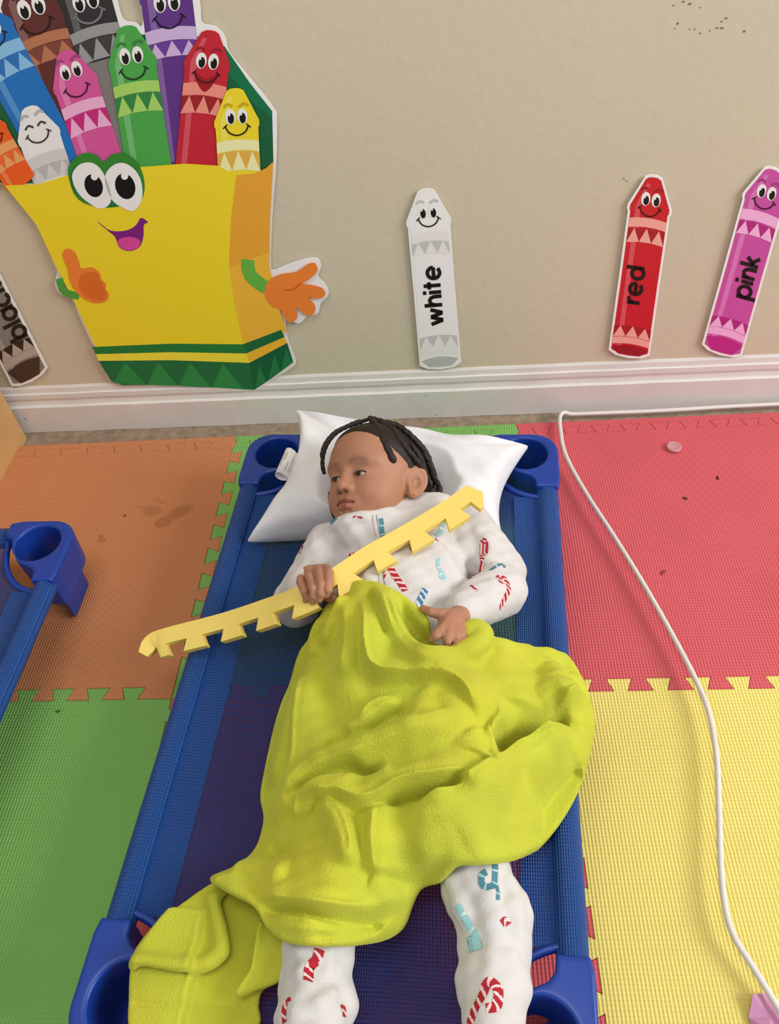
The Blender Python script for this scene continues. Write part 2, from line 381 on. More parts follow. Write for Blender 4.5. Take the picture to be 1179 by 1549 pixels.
def make_cot(name, label, loc, rz, parts=('hl', 'hr', 'fl', 'fr')):
    """local frame: x = u across, y = -v (head edge at y = 0)"""
    t = thing(name, label, 'cot', loc, rz)
    meshes = {}
    for key in parts:
        V, Q = CORN; V = V.copy()
        V[:, 0] -= CW; V[:, 1] = -V[:, 1]; q = Q[:, ::-1]
        if key[1] == 'r': V[:, 0] = -V[:, 0]; q = q[:, ::-1]
        if key[0] == 'f': V[:, 1] = -CL-V[:, 1]; q = q[:, ::-1]
        mesh_obj('corner_leg', V, q.copy(), m_plast, t)
    # poles inside the sleeves
    for sx in (-1, 1):
        V, F = tube([(sx*(CW-.022), -.12, .120), (sx*(CW-.022), -CL/2, .119), (sx*(CW-.022), -CL+.12, .120)], .014, 16); mesh_obj('side_rail', V, F, m_plast, t)
        y = -.128; pts = [(sx*(CW-.022), yy, .120) for yy in np.linspace(y, -CL+.128, 24)]
        V, F = tube(pts, .0185, 18, ends=False); mesh_obj('rail_sleeve', V, F, m_slv, t)
        # hem band where the sleeve is sewn back on itself
        V = []; F = []; n = 40
        for i, yy in enumerate(np.linspace(-.145, -CL+.145, n)):
            for j, xx in enumerate((CW-.038, CW-.052, CW-.066, CW-.080)): V.append((sx*xx, yy, fabz(xx, yy)+.0022))
        for i in range(n-1):
            for j in range(3): F.append((i*4+j, i*4+j+1, (i+1)*4+j+1, (i+1)*4+j))
        mesh_obj('hem_band', V, F, m_slv, t)
    for yy in (-.021, -CL+.021):
        V, F = tube([(-CW+.11, yy, .116), (0, yy, .115), (CW-.11, yy, .116)], .014, 16); mesh_obj('end_rail', V, F, m_plast, t)
        V, F = tube([(x, yy, .116) for x in np.linspace(-CW+.128, CW-.128, 12)], .0185, 18, ends=False); mesh_obj('end_sleeve', V, F, m_slv, t)
    # the sheet with its four cut corners
    nx, ny = 90, 150; xs = np.linspace(-CW+.02, CW-.02, nx); ys = np.linspace(-.02, -CL+.02, ny); V = []; F = []
    for yy in ys:
        for xx in xs: V.append((xx, yy, fabz(xx, yy)))
    def keep(x, y):
        a = CW-abs(x); b = min(-y, CL+y)
        return ((a/.128)**2.4+(b/.150)**2.4) > 1
    for j in range(ny-1):
        for i in range(nx-1):
            if keep((xs[i]+xs[i+1])/2, (ys[j]+ys[j+1])/2): F.append((j*nx+i, j*nx+i+1, (j+1)*nx+i+1, (j+1)*nx+i))
    mesh_obj('mesh_sheet', V, F, m_fab, t)
    for sx in (-1, 1):       # bound edge of every cut corner
        for e in (0, 1):
            P = []
            for a in np.linspace(.06, math.pi/2-.06, 22):
                x = .128*math.cos(a)**(2/2.4); b = .150*math.sin(a)**(2/2.4); yy = -b if e == 0 else -CL+b
                P.append((sx*(CW-x), yy, fabz(CW-x, yy)+.001))
            V, F = tube(P, .0055, 8); mesh_obj('bound_edge', V, F, m_plast, t)
    return t
def fabz(x, y):
    u = min(1, abs(x)/(CW-.022)); v = max(-1, min(1, (y+CL/2)/(CL/2-.02)))
    s = (1-u**4)*(1-abs(v)**6)
    return .124-.011*s
COT_O = (.3675, -.150); COT_R = -.066
make_cot('nap_cot', 'blue mesh nap cot the child lies on, with four moulded plastic corner legs', (*COT_O, 0), COT_R)
make_cot('nap_cot', 'second blue nap cot cut off at the left edge of the picture', (-.487, -.334, 0), -.03)
mc = Matrix.Rotation(COT_R, 4, 'Z'); mc.translation = (*COT_O, 0)
def cot_z(x, y):
    q = mc.inverted() @ Vector((x, y, 0)); return fabz(q.x, q.y)

# ------------------------------------------------------------ the child
HR = np.array([[0.8041, 0.0388, -0.5932], [-0.3002, 0.8878, -0.3488], [0.5131, 0.4585, 0.7256]]); HC = np.array((.3419,-.372,.2402))
def hw(q): return HR@np.array(q, float)+HC            # head frame (x child's left, y crown, z face) -> world
child = thing('person', 'toddler in white pajamas with a red candy cane print lying on the blue cot', 'person', (.38, -.6, .118))
CO = np.array([.38, -.6, .118])
SH_L, EL_L, WR_L = [np.array(q) for q in [(.2655,-.4646,.185),(.2166,-.5514,.158),(.2419,-.5663,.222)]]
SH_R, EL_R, WR_R = [np.array(q) for q in [(.4807,-.4362,.186),(.5276,-.5311,.17),(.4715,-.6264,.228)]]
EL_A, EL_B = [np.array(q) for q in [(.5289,-.5117,.168),(.5262,-.5519,.176)]]
CHEST, PELV = [np.array(q) for q in [(.3757,-.4551,.178),(.3863,-.7319,.174)]]
LEG_L = [np.array(q) for q in [(.3408,-.7594,.172),(.3071,-.9262,.158),(.294,-1.0304,.157),(.2943,-1.0661,.157),(.2959,-1.0993,.17),(.3001,-1.1314,.19)]]
LEG_R = [np.array(q) for q in [(.4373,-.761,.172),(.4629,-.9147,.168),(.4746,-.9653,.163),(.4903,-1.0058,.158),(.489,-1.0269,.157),(.4859,-1.0658,.165),(.4822,-1.1119,.19)]]

def build_body():
    X = np.concatenate([ar(.14, .262, .0018), ar(.2635, .424, .0013), ar(.426, .60, .0018)])
    Y = np.concatenate([ar(-1.16, -.68, .008), ar(-.675, -.505, .0016), ar(-.5035, -.272, .0013)])
    Z = np.concatenate([ar(.118, .36, .0014)])
    f = Field(X, Y, Z)
    # ---- trunk and limbs (inside the pajamas)
    f.cap(CHEST, PELV, .050, .046, .02, sc=(.6, 1, 1))
    f.chain([SH_L, EL_L, WR_L], [.026, .022, .017], .02); f.chain([SH_R, EL_R, WR_R], [.026, .022, .017], .02)
    f.chain(LEG_L, [.040, .030, .022, .022, .024, .016], .02); f.chain(LEG_R, [.040, .032, .028, .024, .022, .024, .016], .02)
    # ---- hand round the strip (child's right)
    a = f
    pal = [(.2506,-.5598,.232)][0]
    a.cap(WR_L, pal, .017, .017, .012)
    for P, r in (([(.2754,-.5597,.249),(.2843,-.581,.266),(.2869,-.6022,.272),(.2863,-.6128,.268),(.2826,-.6146,.26)], .0062), ([(.2634,-.5592,.246),(.2707,-.5804,.263),(.2767,-.6049,.27),(.2758,-.6151,.264),(.2718,-.6176,.254)], .0066), ([(.2503,-.5604,.242),(.2562,-.5826,.259),(.2644,-.6082,.266),(.2647,-.6147,.258),(.2615,-.6162,.248)], .0064), ([(.2384,-.5641,.238),(.242,-.5849,.252),(.2509,-.6062,.258),(.2528,-.6106,.25),(.2506,-.6102,.242)], .0058)):
        g = Field(X, Y, Z) if False else None
        root = np.array(pal)*.6+np.array(P[0])*.4
        a.cap(root, P[0], .010, r*1.15, .006); 
        a.chain(P, [r*1.12, r*1.08, r, r*.95, r*.86], .0012)
    a.chain([(.2511,-.5745,.226),(.27,-.5875,.228),(.2823,-.5995,.234),(.2903,-.6066,.24)], [.010, .0078, .0068, .0058], .005)
    # ---- the open hand on the blanket (child's left)
    pr = np.array([(.4532,-.67,.261)][0]); a.cap(WR_R, pr, .017, .0145, .012)
    a.cap(pr, [(.4495,-.6779,.259)][0], .0165, .013, .012)
    for P, rs in (([(.4544,-.6591,.265),(.4407,-.6609,.271),(.4278,-.658,.272),(.4162,-.6486,.267)], (.009, .0072, .0065, .0052)), ([(.4474,-.6782,.273),(.4405,-.6925,.279),(.4337,-.6994,.279),(.4275,-.7018,.274)], (.0078, .0068, .0063, .0050)), ([(.4524,-.6835,.273),(.4505,-.6988,.279),(.4478,-.7064,.277),(.445,-.708,.269)], (.0078, .0066, .0062, .0050)), ([(.4591,-.6844,.271),(.4597,-.6984,.275),(.4585,-.7033,.269),(.4566,-.7046,.262)], (.0074, .0064, .0058, .005)), ([(.4651,-.6797,.267),(.4673,-.6915,.269),(.468,-.6955,.263)], (.0068, .0060, .0052))):
        a.chain(P, rs, .0018)
    # ---- head
    lo = HC-.13; hi = HC+.13; sl = f.box(lo, hi); gx, gy, gz = f.grid(sl)
    q = [(gx-HC[0])*HR[0, i]+(gy-HC[1])*HR[1, i]+(gz-HC[2])*HR[2, i] for i in range(3)]
    x, y, z = [np.ascontiguousarray(c, dtype=np.float32) for c in q]
    ax = np.abs(x)
    def E(c, r, X=None):
        xx = x if X is None else X
        u, v, w = (xx-c[0])/r[0], (y-c[1])/r[1], (z-c[2])/r[2]; k = np.sqrt(u*u+v*v+w*w); g = np.sqrt((u/r[0])**2+(v/r[1])**2+(w/r[2])**2)+1e-6
        return k*(k-1)/g
    def Cp(a, b, ra, rb, X=None):
        xx = x if X is None else X; a = np.array(a); b = np.array(b); d = b-a; t = np.clip(((xx-a[0])*d[0]+(y-a[1])*d[1]+(z-a[2])*d[2])/(d@d), 0, 1)
        return np.sqrt((xx-a[0]-t*d[0])**2+(y-a[1]-t*d[1])**2+(z-a[2]-t*d[2])**2)-(ra+(rb-ra)*t)
    sub = lambda A, B, k: -smin(-A, B, k)
    h = E((0, .018, -.012), (.070, .072, .082))
    h = smin(h, E((0, .026, .030), (.056, .044, .044)), .03)          # forehead
    h = smin(h, E((0, -.032, .016), (.054, .056, .055)), .03)         # lower face
    h = smin(h, E((.031, -.042, .036), (.026, .027, .027), ax), .022)  # cheeks
    h = smin(h, Cp((.012, -.074, .044), (0, -.076, .048), .014, .015, ax), .026)  # chin
    h = smin(h, E((.028, .009, .055), (.022, .008, .012), ax), .016)   # brow
    h = sub(h, E((.0255, -.0115, .0790), (.0165, .0100, .0120), ax), .014)   # eye hollow
    # lids: shell round the eyeball, with the slit opened
    lid = E((.0250, -.0125, .0560), (.0165, .0130, .0143), ax)
    h = smin(h, lid, .006)
    # nose
    h = smin(h, Cp((0, -.006, .066), (0, -.029, .0775), .0055, .0072), .012)
    h = smin(h, E((0, -.0325, .0785), (.0100, .0085, .0088)), .006)
    h = smin(h, E((.0112, -.0355, .0715), (.0068, .0064, .0075), ax), .005)
    # mouth
    h = smin(h, E((0, -.055, .060), (.021, .016, .0125)), .012)
    up = smin(Cp((.0185, -.0572, .0625), (.0065, -.0525, .0715), .0018, .0040, ax), Cp((.0065, -.0525, .0715), (0, -.0535, .0728), .0040, .0036, ax), .003)
    lowl = smin(Cp((.0165, -.0585, .0635), (.006, -.0616, .0702), .0020, .0046, ax), Cp((.006, -.0616, .0702), (0, -.0618, .0712), .0046, .0048, ax), .003)
    h = smin(h, up, .004); h = smin(h, lowl, .004)
    gro = np.minimum(Cp((.0195, -.0580, .0665), (.007, -.0566, .0765), .0010, .0013, ax), Cp((.007, -.0566, .0765), (0, -.0572, .0785), .0013, .0013, ax))
    h = sub(h, gro, .0025)
    h = sub(h, Cp((0, -.0440, .0795), (0, -.0490, .0775), .0022, .0022), .004)  # philtrum
    h = sub(h, E((.0062, -.0405, .0795), (.0040, .0026, .0040), ax), .0025)     # nostrils
    h = sub(h, Cp((0, -.0690, .0705), (.008, -.0685, .0690), .0022, .0018, ax), .006)
    # slit of the eyes
    slit = E((.0250, -.0137, .0735), (.0142, .0036, .0125), ax)
    h = sub(h, slit, .0016)
    # ears
    c0 = np.array([.0715, -.016, -.012]); e1 = np.array([.05, .97, -.22]); e1 /= np.linalg.norm(e1); e2 = np.array([.50, -.17, -.85]); e2 -= e1*(e1@e2); e2 /= np.linalg.norm(e2); e3 = np.cross(e1, e2); e3 = e3 if e3[0] > 0 else -e3
    p1 = (ax-c0[0])*e1[0]+(y-c0[1])*e1[1]+(z-c0[2])*e1[2]; p2 = (ax-c0[0])*e2[0]+(y-c0[1])*e2[1]+(z-c0[2])*e2[2]; p3 = (ax-c0[0])*e3[0]+(y-c0[1])*e3[1]+(z-c0[2])*e3[2]
    wd_ = np.where(p1 > 0, .0150, .0150+.16*p1)
    rad = np.sqrt((p1/.0245)**2+(p2/np.maximum(wd_, .006))**2)
    disc = np.maximum((rad-1)*.014, np.abs(p3)-.0030)
    ring = np.sqrt(((rad-.90)*.0150)**2+(p3-.0020)**2)-.0032
    ear = smin(disc, ring, .004)
    ear = sub(ear, np.sqrt(((p1+.002)/1.5)**2+((p2+.0015))**2+((p3-.0048)*1.2)**2)-.0068, .003)
    ear = smin(ear, np.sqrt((p1+.005)**2+(p2+.0115)**2+(p3-.001)**2)-.0042, .003)    # tragus
    ear = smin(ear, np.sqrt((p1+.0205)**2+(p2+.004)**2+(p3)**2)-.0062, .005)          # lobe
    anti = np.sqrt(((np.sqrt((p1/1.45+.001)**2+(p2+.001)**2)-.0088))**2+(p3-.0022)**2)-.0016
    ear = smin(ear, np.where(p2 > -.004, anti, 1), .003)
    h = smin(h, ear, .007)
    f.F[sl] = smin(f.F[sl], h, .004)
    # ---- neck
    f.cap(hw((0, -.048, -.022)), CHEST+np.array([-.005, .045, .004]), .034, .042, .022)
    V, Q = f.mesh()
    # colours: skin, lips, brows and nails
    P = (V-HC)@HR
    skin = np.array(lin((178, 127, 100))); C = np.tile(skin, (len(V), 1))
    hm = np.linalg.norm(V-HC, axis=1) < .125
    pxs = np.abs(P[:, 0])
    def mixc(w, c): 
        global_c = np.array(lin(c)); w = np.clip(w, 0, 1)[:, None]*hm[:, None]; return C*(1-w)+global_c*w
    g = lambda cx, cy, cz, sx, sy, sz: np.exp(-(((pxs-cx)/sx)**2+((P[:, 1]-cy)/sy)**2+((P[:, 2]-cz)/sz)**2))
    C = mixc(1.1*g(0, -.0535, .072, .0125, .0038, .010)+.7*g(.010, -.0555, .068, .007, .003, .010), (132, 72, 62))
    C = mixc(1.1*g(0, -.0615, .071, .0115, .0040, .010), (160, 88, 76))
    C = mixc(.9*np.exp(-((P[:, 1]+.0570-.0006*np.cos(P[:, 0]*300))/.0010)**2)*(pxs < .0185)*(P[:, 2] > .055), (70, 34, 30))
    browy = .0095-.9*(pxs-.026)**2*20
    C = mixc(.36*np.exp(-((P[:, 1]-browy)/.0042)**2)*np.clip((pxs-.006)/.008, 0, 1)*np.clip((.046-pxs)/.012, 0, 1)*(P[:, 2] > .03), (62, 36, 26))
    C = mixc(1.2*g(.0064, -.0408, .0785, .0036, .0022, .006), (52, 26, 20))  # shade of the nostril openings painted dark into the skin colour
    C = mixc(.32*g(.034, -.045, .06, .016, .016, .03), (186, 112, 84))
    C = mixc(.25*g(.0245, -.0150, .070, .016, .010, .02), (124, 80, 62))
    for tip, r in [(q, .0055) for q in [(.283,-.6161,.262),(.2722,-.6191,.256),(.2619,-.6177,.25),(.2511,-.6117,.244),(.427,-.6931,.261),(.4447,-.6993,.256)]]:
        w = np.exp(-(np.linalg.norm(V-np.array(tip), axis=1)/r)**2)[:, None]*.6; C = C*(1-w)+np.array(lin((196, 142, 118)))*w
    return V, Q, C
V, Q, C = build_body()
bodyV, bodyQ = V, Q
m_skin = mat('skin', (168, 116, 88), .52, attr='col', noise=.05, nscale=60, bump=.00025, bscale=420, sss=.12, spec=.35)
body = mesh_obj('body', V-CO, Q, m_skin, child, attr=C)

# eyes: ball with iris turned to the child's right
def eyeball(sx):
    bm = bmesh.new(); bmesh.ops.create_uvsphere(bm, u_segments=40, v_segments=28, radius=.0124)
    c = np.array([sx*.0250, -.0125, .0562]); gz = np.array([-.40, -.10, .90]); gz /= np.linalg.norm(gz)
    V = np.array([v.co[:] for v in bm.verts]); F = [[v.index for v in f.verts] for f in bm.faces]; bm.free()
    d = (V/np.linalg.norm(V, axis=1)[:, None])@gz; ang = np.arccos(np.clip(d, -1, 1))*.0124
    C = np.tile(np.array(lin((186, 172, 164))), (len(V), 1)); C[ang < .0084] = lin((46, 28, 20)); C[ang < .0032] = lin((8, 6, 6))
    W = (V+c)@HR.T+HC-CO
    return mesh_obj('eye', W, F, mat('eye', (220, 212, 206), .12, attr='col', spec=.6), child, attr=C)
eyeball(1); eyeball(-1)
m_hair = mat('dark_hair', (34, 24, 20), .55, noise=.3, nscale=120, bump=.0008, bscale=500, spec=.4)
for sx in (-1, 1):
    cpt = np.array([sx*.0250, -.0125, .0560]); P = []
    for k, (dx, dy) in enumerate(((-.0138, -.0006), (-.0095, .0018), (-.0045, .0030), (0, .0033), (.0045, .0031), (.0095, .0020), (.0142, -.0004))):
        zz = math.sqrt(max(1e-6, 1-(dx/.0165)**2-(dy/.0130)**2))*.0143; P.append(hw(cpt+np.array([dx, dy-.0006, zz+.0004]))-CO)
    V, F = tube(catmull(P, 4), .0007, 6); mesh_obj('eyelashes', V, F, m_hair, child)
    lashes = bmesh.new()

# hair: close cap with partings, then the twists
def build_cap():
    r = .105; f = Field(ar(HC[0]-r, HC[0]+r, .002), ar(HC[1]-r, HC[1]+r, .002), ar(HC[2]-r, HC[2]+r, .002))
    gx, gy, gz = f.ax[0][:, None, None], f.ax[1][None, :, None], f.ax[2][None, None, :]
    x, y, z = [((gx-HC[0])*HR[0, i]+(gy-HC[1])*HR[1, i]+(gz-HC[2])*HR[2, i]).astype(np.float32) for i in range(3)]
    def E(c, r):
        u, v, w = (x-c[0])/r[0], (y-c[1])/r[1], (z-c[2])/r[2]; k = np.sqrt(u*u+v*v+w*w); g = np.sqrt((u/r[0])**2+(v/r[1])**2+(w/r[2])**2)+1e-6
        return k*(k-1)/g
    h = smin(E((0, .018, -.012), (.070, .072, .082)), E((0, .026, .030), (.056, .044, .044)), .03)
    o = .0026; ax = np.abs(x)
    line = y-.002-.62*(z-.006)-.55*np.maximum(z-.035, 0)-.25*np.maximum(0, ax-.045)*(z > .0)
    line = np.where(z < .006, y-.002-.75*(z-.006), line)
    # taper of thickness to the hairline
    o2 = np.clip(line*.22, -.004, o)
    f.F = (h-o2).astype(np.float32)
    cut = -line
    f.F = np.maximum(f.F, np.maximum(-(h+.006), cut)).astype(np.float32)
    V, Q = f.mesh(); return V, Q
V, Q = build_cap()
mesh_obj('hair_cap', V-CO, Q, m_hair, child)
TW = [([(.0088,.0933,.0315),(.0372,.0643,.0442),(.0533,.04,.0473),(.0613,.0205,.0418),(.0645,.0064,.0327)], .0058),
      ([(.0074,.0914,.0315),(-.0093,.0826,.0471),(-.0277,.0695,.0636),(-.0409,.0534,.0716),(-.0503,.035,.073),(-.0559,.0173,.0693),(-.0574,.0039,.0626)], .0034),
      ([(.0105,.0927,.0287),(.0297,.0835,.0213),(.0427,.0802,.0074),(.0585,.067,-.002),(.0687,.0512,-.0162),(.0707,.0375,-.0355),(.0703,.0211,-.0481),(.0657,.0083,-.0592),(.0581,.002,-.081),(.0586,-.0081,-.0857),(.0514,-.0165,-.0829)], .0050),
      ([(.0287,.0778,.0293),(.0478,.0682,.0238),(.0626,.0495,.0229),(.0717,.0321,.0125),(.0757,.0186,-.0038),(.0752,.0088,-.0191),(.0713,.001,-.0356),(.0662,-.0089,-.0489),(.0524,-.022,-.0613)], .0050),
      ([(.0699,.0435,.0012),(.0745,.0269,-.0131),(.072,.0101,-.0296),(.0672,-.003,-.0424),(.0607,-.0155,-.0491),(.0531,-.0299,-.0471),(.0393,-.0435,-.0444)], .0046),
      ([(.0721,.0238,-.0392),(.0619,.0086,-.0658),(.0593,-.0011,-.083),(.0561,-.0134,-.0855),(.0443,-.0209,-.0781)], .0040),
      ([(-.0024,.0881,.0424),(-.018,.0774,.056),(-.0326,.0657,.0688),(-.0456,.0477,.0755),(-.0542,.0277,.0745)], .0034),
      ([(.0692,.0404,-.0291),(.07,.0259,-.045),(.0574,.0181,-.0729),(.0545,-.0001,-.0787),(.0535,-.0145,-.0699)], .0042),
      ([(.0343,.0809,.0153),(.0496,.0738,-.0025),(.0588,.0617,-.0213),(.0609,.0495,-.0424),(.0573,.0361,-.0641)], .0042)]
for P, r in TW:
    Q = catmull([hw(q)-CO for q in P], 12); n = len(Q); rr = r*np.concatenate([np.linspace(.75, 1, 8), np.ones(n-14), np.linspace(1, .7, 6)])
    V, F = tube(Q, rr, 12, twist=math.pi/(r*2.6)); mesh_obj('hair_twist', V, F, m_hair, child)
P = [hw(q)-CO for q in [(.0445,.0711,.017),(.0545,.0624,.0123),(.0634,.049,.0096),(.07,.0332,.0026)]]
V, F = tube(catmull(P, 6), .0016, 6); mesh_obj('scalp_parting', V, F, mat('scalp', (110, 76, 58), .6), child)
for P in ((-.056, -.052, .040), ):
    Q = catmull([hw((-.060, -.022, .046))-CO, hw((-.0610, -.036, .044))-CO, hw((-.0575, -.052, .042))-CO, hw((-.050, -.068, .040))-CO], 8)
    V, F = tube(Q, .003, 10, twist=400); mesh_obj('hair_twist', V, F, m_hair, child)
# ear stud
bm = bmesh.new(); bmesh.ops.create_icosphere(bm, subdivisions=2, radius=.0020); eo = bm_obj('earring', bm, mat('gold', (226, 176, 90), .25, spec=.8), child, True); eo['label'] = 'small gold ear stud'
MATS['gold'].node_tree.nodes['Principled BSDF'].inputs['Metallic'].default_value = 1
bodyBVH = BVHTree.FromPolygons([Vector(v) for v in bodyV[::1]], bodyQ.tolist())
q = Vector(hw((.073, -.0375, -.004))); hit = bodyBVH.find_nearest(q); eo.location = Vector(hit[0])+hit[1]*.001-Vector(CO)

# ---- pajamas
def build_pj():
    f = Field(ar(.14, .62, .0021), ar(-1.17, -.40, .0021), ar(.112, .30, .0021))
    f.cap(CHEST, CHEST*.3+PELV*.7, .066, .052, .02, sc=(.66, 1, 1)); f.cap(CHEST*.3+PELV*.7, PELV+np.array([0, 0, -.014]), .048, .042, .02, sc=(.66, 1, 1))
    f.ell((CHEST*.65+PELV*.35)+np.array([0, 0, .012]), (.085, .085, .050), .04)
    f.cap(CHEST+np.array([-.045, .022, .012]), CHEST+np.array([.05, .03, .012]), .052, .052, .03)
    f.chain([SH_L, EL_L, WR_L], [.040, .034, .026], .012); f.cap(SH_R, EL_A, .043, .040, .008); f.cap(EL_A, EL_B, .036, .036, .006); d = (WR_R-EL_B)/np.linalg.norm(WR_R-EL_B); f.cap(EL_B, WR_R-d*.030, .041, .033, .0035)
    for E_, W_, r in ((EL_B, WR_R, .0275), (EL_L, WR_L, .025)):     # cuff roll
        d = (W_-E_)/np.linalg.norm(W_-E_); f.cap(W_-d*.026, W_-d*.006, r, r*.97, .0015); f.cap(W_-d*.004, W_+d*.003, r*1.03, r*.98, .003)
    f.chain(LEG_L, [.042, .038, .037, .035, .037, .030], .012); f.chain(LEG_R, [.042, .040, .040, .039, .035, .037, .030], .012)
    for q, r in zip([(.5113,-.9885,.158),(.4558,-.9807,.155),(.3292,-1.0849,.16)], (.026, .022, .018)): f.ell(q, (r*.7, r, r), .014)
    # ankle seam ring of the footed legs
    for L_, i, r in ((LEG_R, 4, .037), (LEG_L, 3, .0365)):
        a = L_[i]; d = (L_[i+1]-L_[i-1]); d /= np.linalg.norm(d); f.cap(a-d*.001, a+d*.001, r+.0022, r+.0022, .004)
    # folds lie on the surface as it stands
    T0 = np.where((f.F < 0).any(2), f.ax[2][(len(f.ax[2])-1)-np.argmax((f.F < 0)[:, :, ::-1], axis=2)], .12)
    tp = lambda q: float(T0[np.searchsorted(f.ax[0], q[0]), np.searchsorted(f.ax[1], q[1])])
    for P, r, k in (([(.4616,-.5549,.222),(.4415,-.5275,.238),(.4149,-.5017,.245),(.3873,-.4856,.246)], .009, .016), ([(.4711,-.5552,.225),(.478,-.5274,.236),(.4755,-.4886,.236),(.4647,-.4495,.232)], .009, .016), ([(.2547,-.5083,.226),(.279,-.5431,.236),(.2855,-.5708,.232)], .009, .014), ([(.2361,-.5055,.2),(.2566,-.5141,.222),(.27,-.5391,.23)], .005, .012),
                    ([(.499,-.5284,.212),(.5215,-.5392,.215),(.5449,-.537,.205)], .009, .010), ([(.4941,-.591,.21),(.511,-.5871,.218),(.531,-.5832,.212)], .008, .010), ([(.4875,-.5031,.222),(.5093,-.5169,.222),(.531,-.5128,.21)], .009, .012), ([(.4959,-.4691,.222),(.5129,-.4859,.222),(.5249,-.4865,.21)], .007, .012), ([(.3212,-.4862,.25),(.3341,-.5256,.25),(.3403,-.575,.25)], .007, .016), ([(.3787,-.6114,.25),(.4152,-.6012,.25),(.4484,-.5909,.25)], .006, .016),
                    ([(.4427,-.9684,.215),(.4563,-.9958,.215),(.4679,-1.0211,.212)], .008, .012), ([(.4806,-.9631,.22),(.4849,-.9899,.218),(.4891,-1.0145,.212),(.4912,-1.0262,.208)], .009, .012), ([(.5069,-.967,.19),(.5104,-.9962,.195),(.5129,-1.0212,.19)], .008, .012),
                    ([(.2758,-1.0371,.195),(.2866,-1.0635,.2),(.2977,-1.0826,.205)], .005, .012), ([(.3124,-1.0412,.207),(.3103,-1.0651,.208)], .004, .012), ([(.3175,-1.0813,.2),(.3065,-1.0953,.21),(.2849,-1.0994,.2)], .005, .012), ([(.4682,-1.0445,.205),(.485,-1.0488,.208),(.5058,-1.0442,.205)], .004, .012)):
        f.chain([np.array([q[0], q[1], tp(q)-.62*r]) for q in P], [r*.4]+[r]*(len(P)-2)+[r*.4], k)
    # collar lip round the neck
    f.chain([(.2864,-.4677,.222),(.3132,-.4697,.232),(.3486,-.4672,.232),(.3834,-.458,.226)], [.018, .022, .022, .020], .02)
    P = catmull([(.2731,-.4624,.226),(.2882,-.4689,.243),(.3079,-.4718,.254),(.332,-.4676,.257),(.3651,-.46,.25),(.3963,-.449,.238),(.424,-.4213,.222),(.4425,-.3827,.205)], 3)
    f.chain(P, [.0075]*len(P), .008)
    x, y, z = f.ax[0][:, None, None], f.ax[1][None, :, None], f.ax[2][None, None, :]
    f.F += (.0011*np.sin(x*95+y*60+1)*np.sin(y*88-z*70)+.0008*np.sin(x*190-y*120+z*80+2)*np.sin(y*150+z*110)).astype(np.float32)
    f.F = np.maximum(f.F, .1135-z).astype(np.float32)
    top = np.where((f.F < 0).any(2), f.ax[2][(len(f.ax[2])-1)-np.argmax((f.F < 0)[:, :, ::-1], axis=2)], 0)
    return f.mesh(), (f.ax[0], f.ax[1], top)
(pjV, pjQ), PJTOP = build_pj()
m_pj = mat('white_fleece', (214, 211, 210), .85, noise=.05, nscale=25, bump=.0006, bscale=330, sheen=.25)
pj = mesh_obj('pajamas', pjV-CO, pjQ, m_pj, child)
pjBVH = BVHTree.FromPolygons([Vector(v) for v in pjV], pjQ.tolist())
def onto(P, off=.0007, up=True):
    """lay world points onto the cloth, from above"""
    out = []
    for q in P:
        h = pjBVH.find_nearest(Vector(q)); out.append(np.array(h[0]+h[1]*off))
    return np.array(out)
NS = 6
def strip_on(P, w, off=.0007, seg=3):
    Q = onto(P, off); n = len(Q); V = []; F = []
    for i in range(n):
        t = Vector(Q[min(i+1, n-1)]-Q[max(i-1, 0)]); h = pjBVH.find_nearest(Vector(Q[i])); s = t.cross(h[1]).normalized()
        for k in np.linspace(-1, 1, NS+1):
            hh = pjBVH.find_nearest(Vector(Q[i])+s*(w/2*k)); V.append(np.array(hh[0]+hh[1]*off))
    m = NS+1
    for i in range(n-1):
        for k in range(NS): F.append((i*m+k, (i+1)*m+k, (i+1)*m+k+1, i*m+k+1))
    return np.array(V), F
PRINT = {'red': ((178, 24, 44), (240, 214, 214)), 'teal': ((72, 132, 150), (168, 206, 208)), 'blue': ((66, 120, 170), (214, 222, 228)), 'pale': ((150, 200, 204), (216, 226, 226))}
m_print = {k: [mat('print_'+k, a, .8), mat('print_'+k+'_light', b, .8)] for k, (a, b) in PRINT.items()}
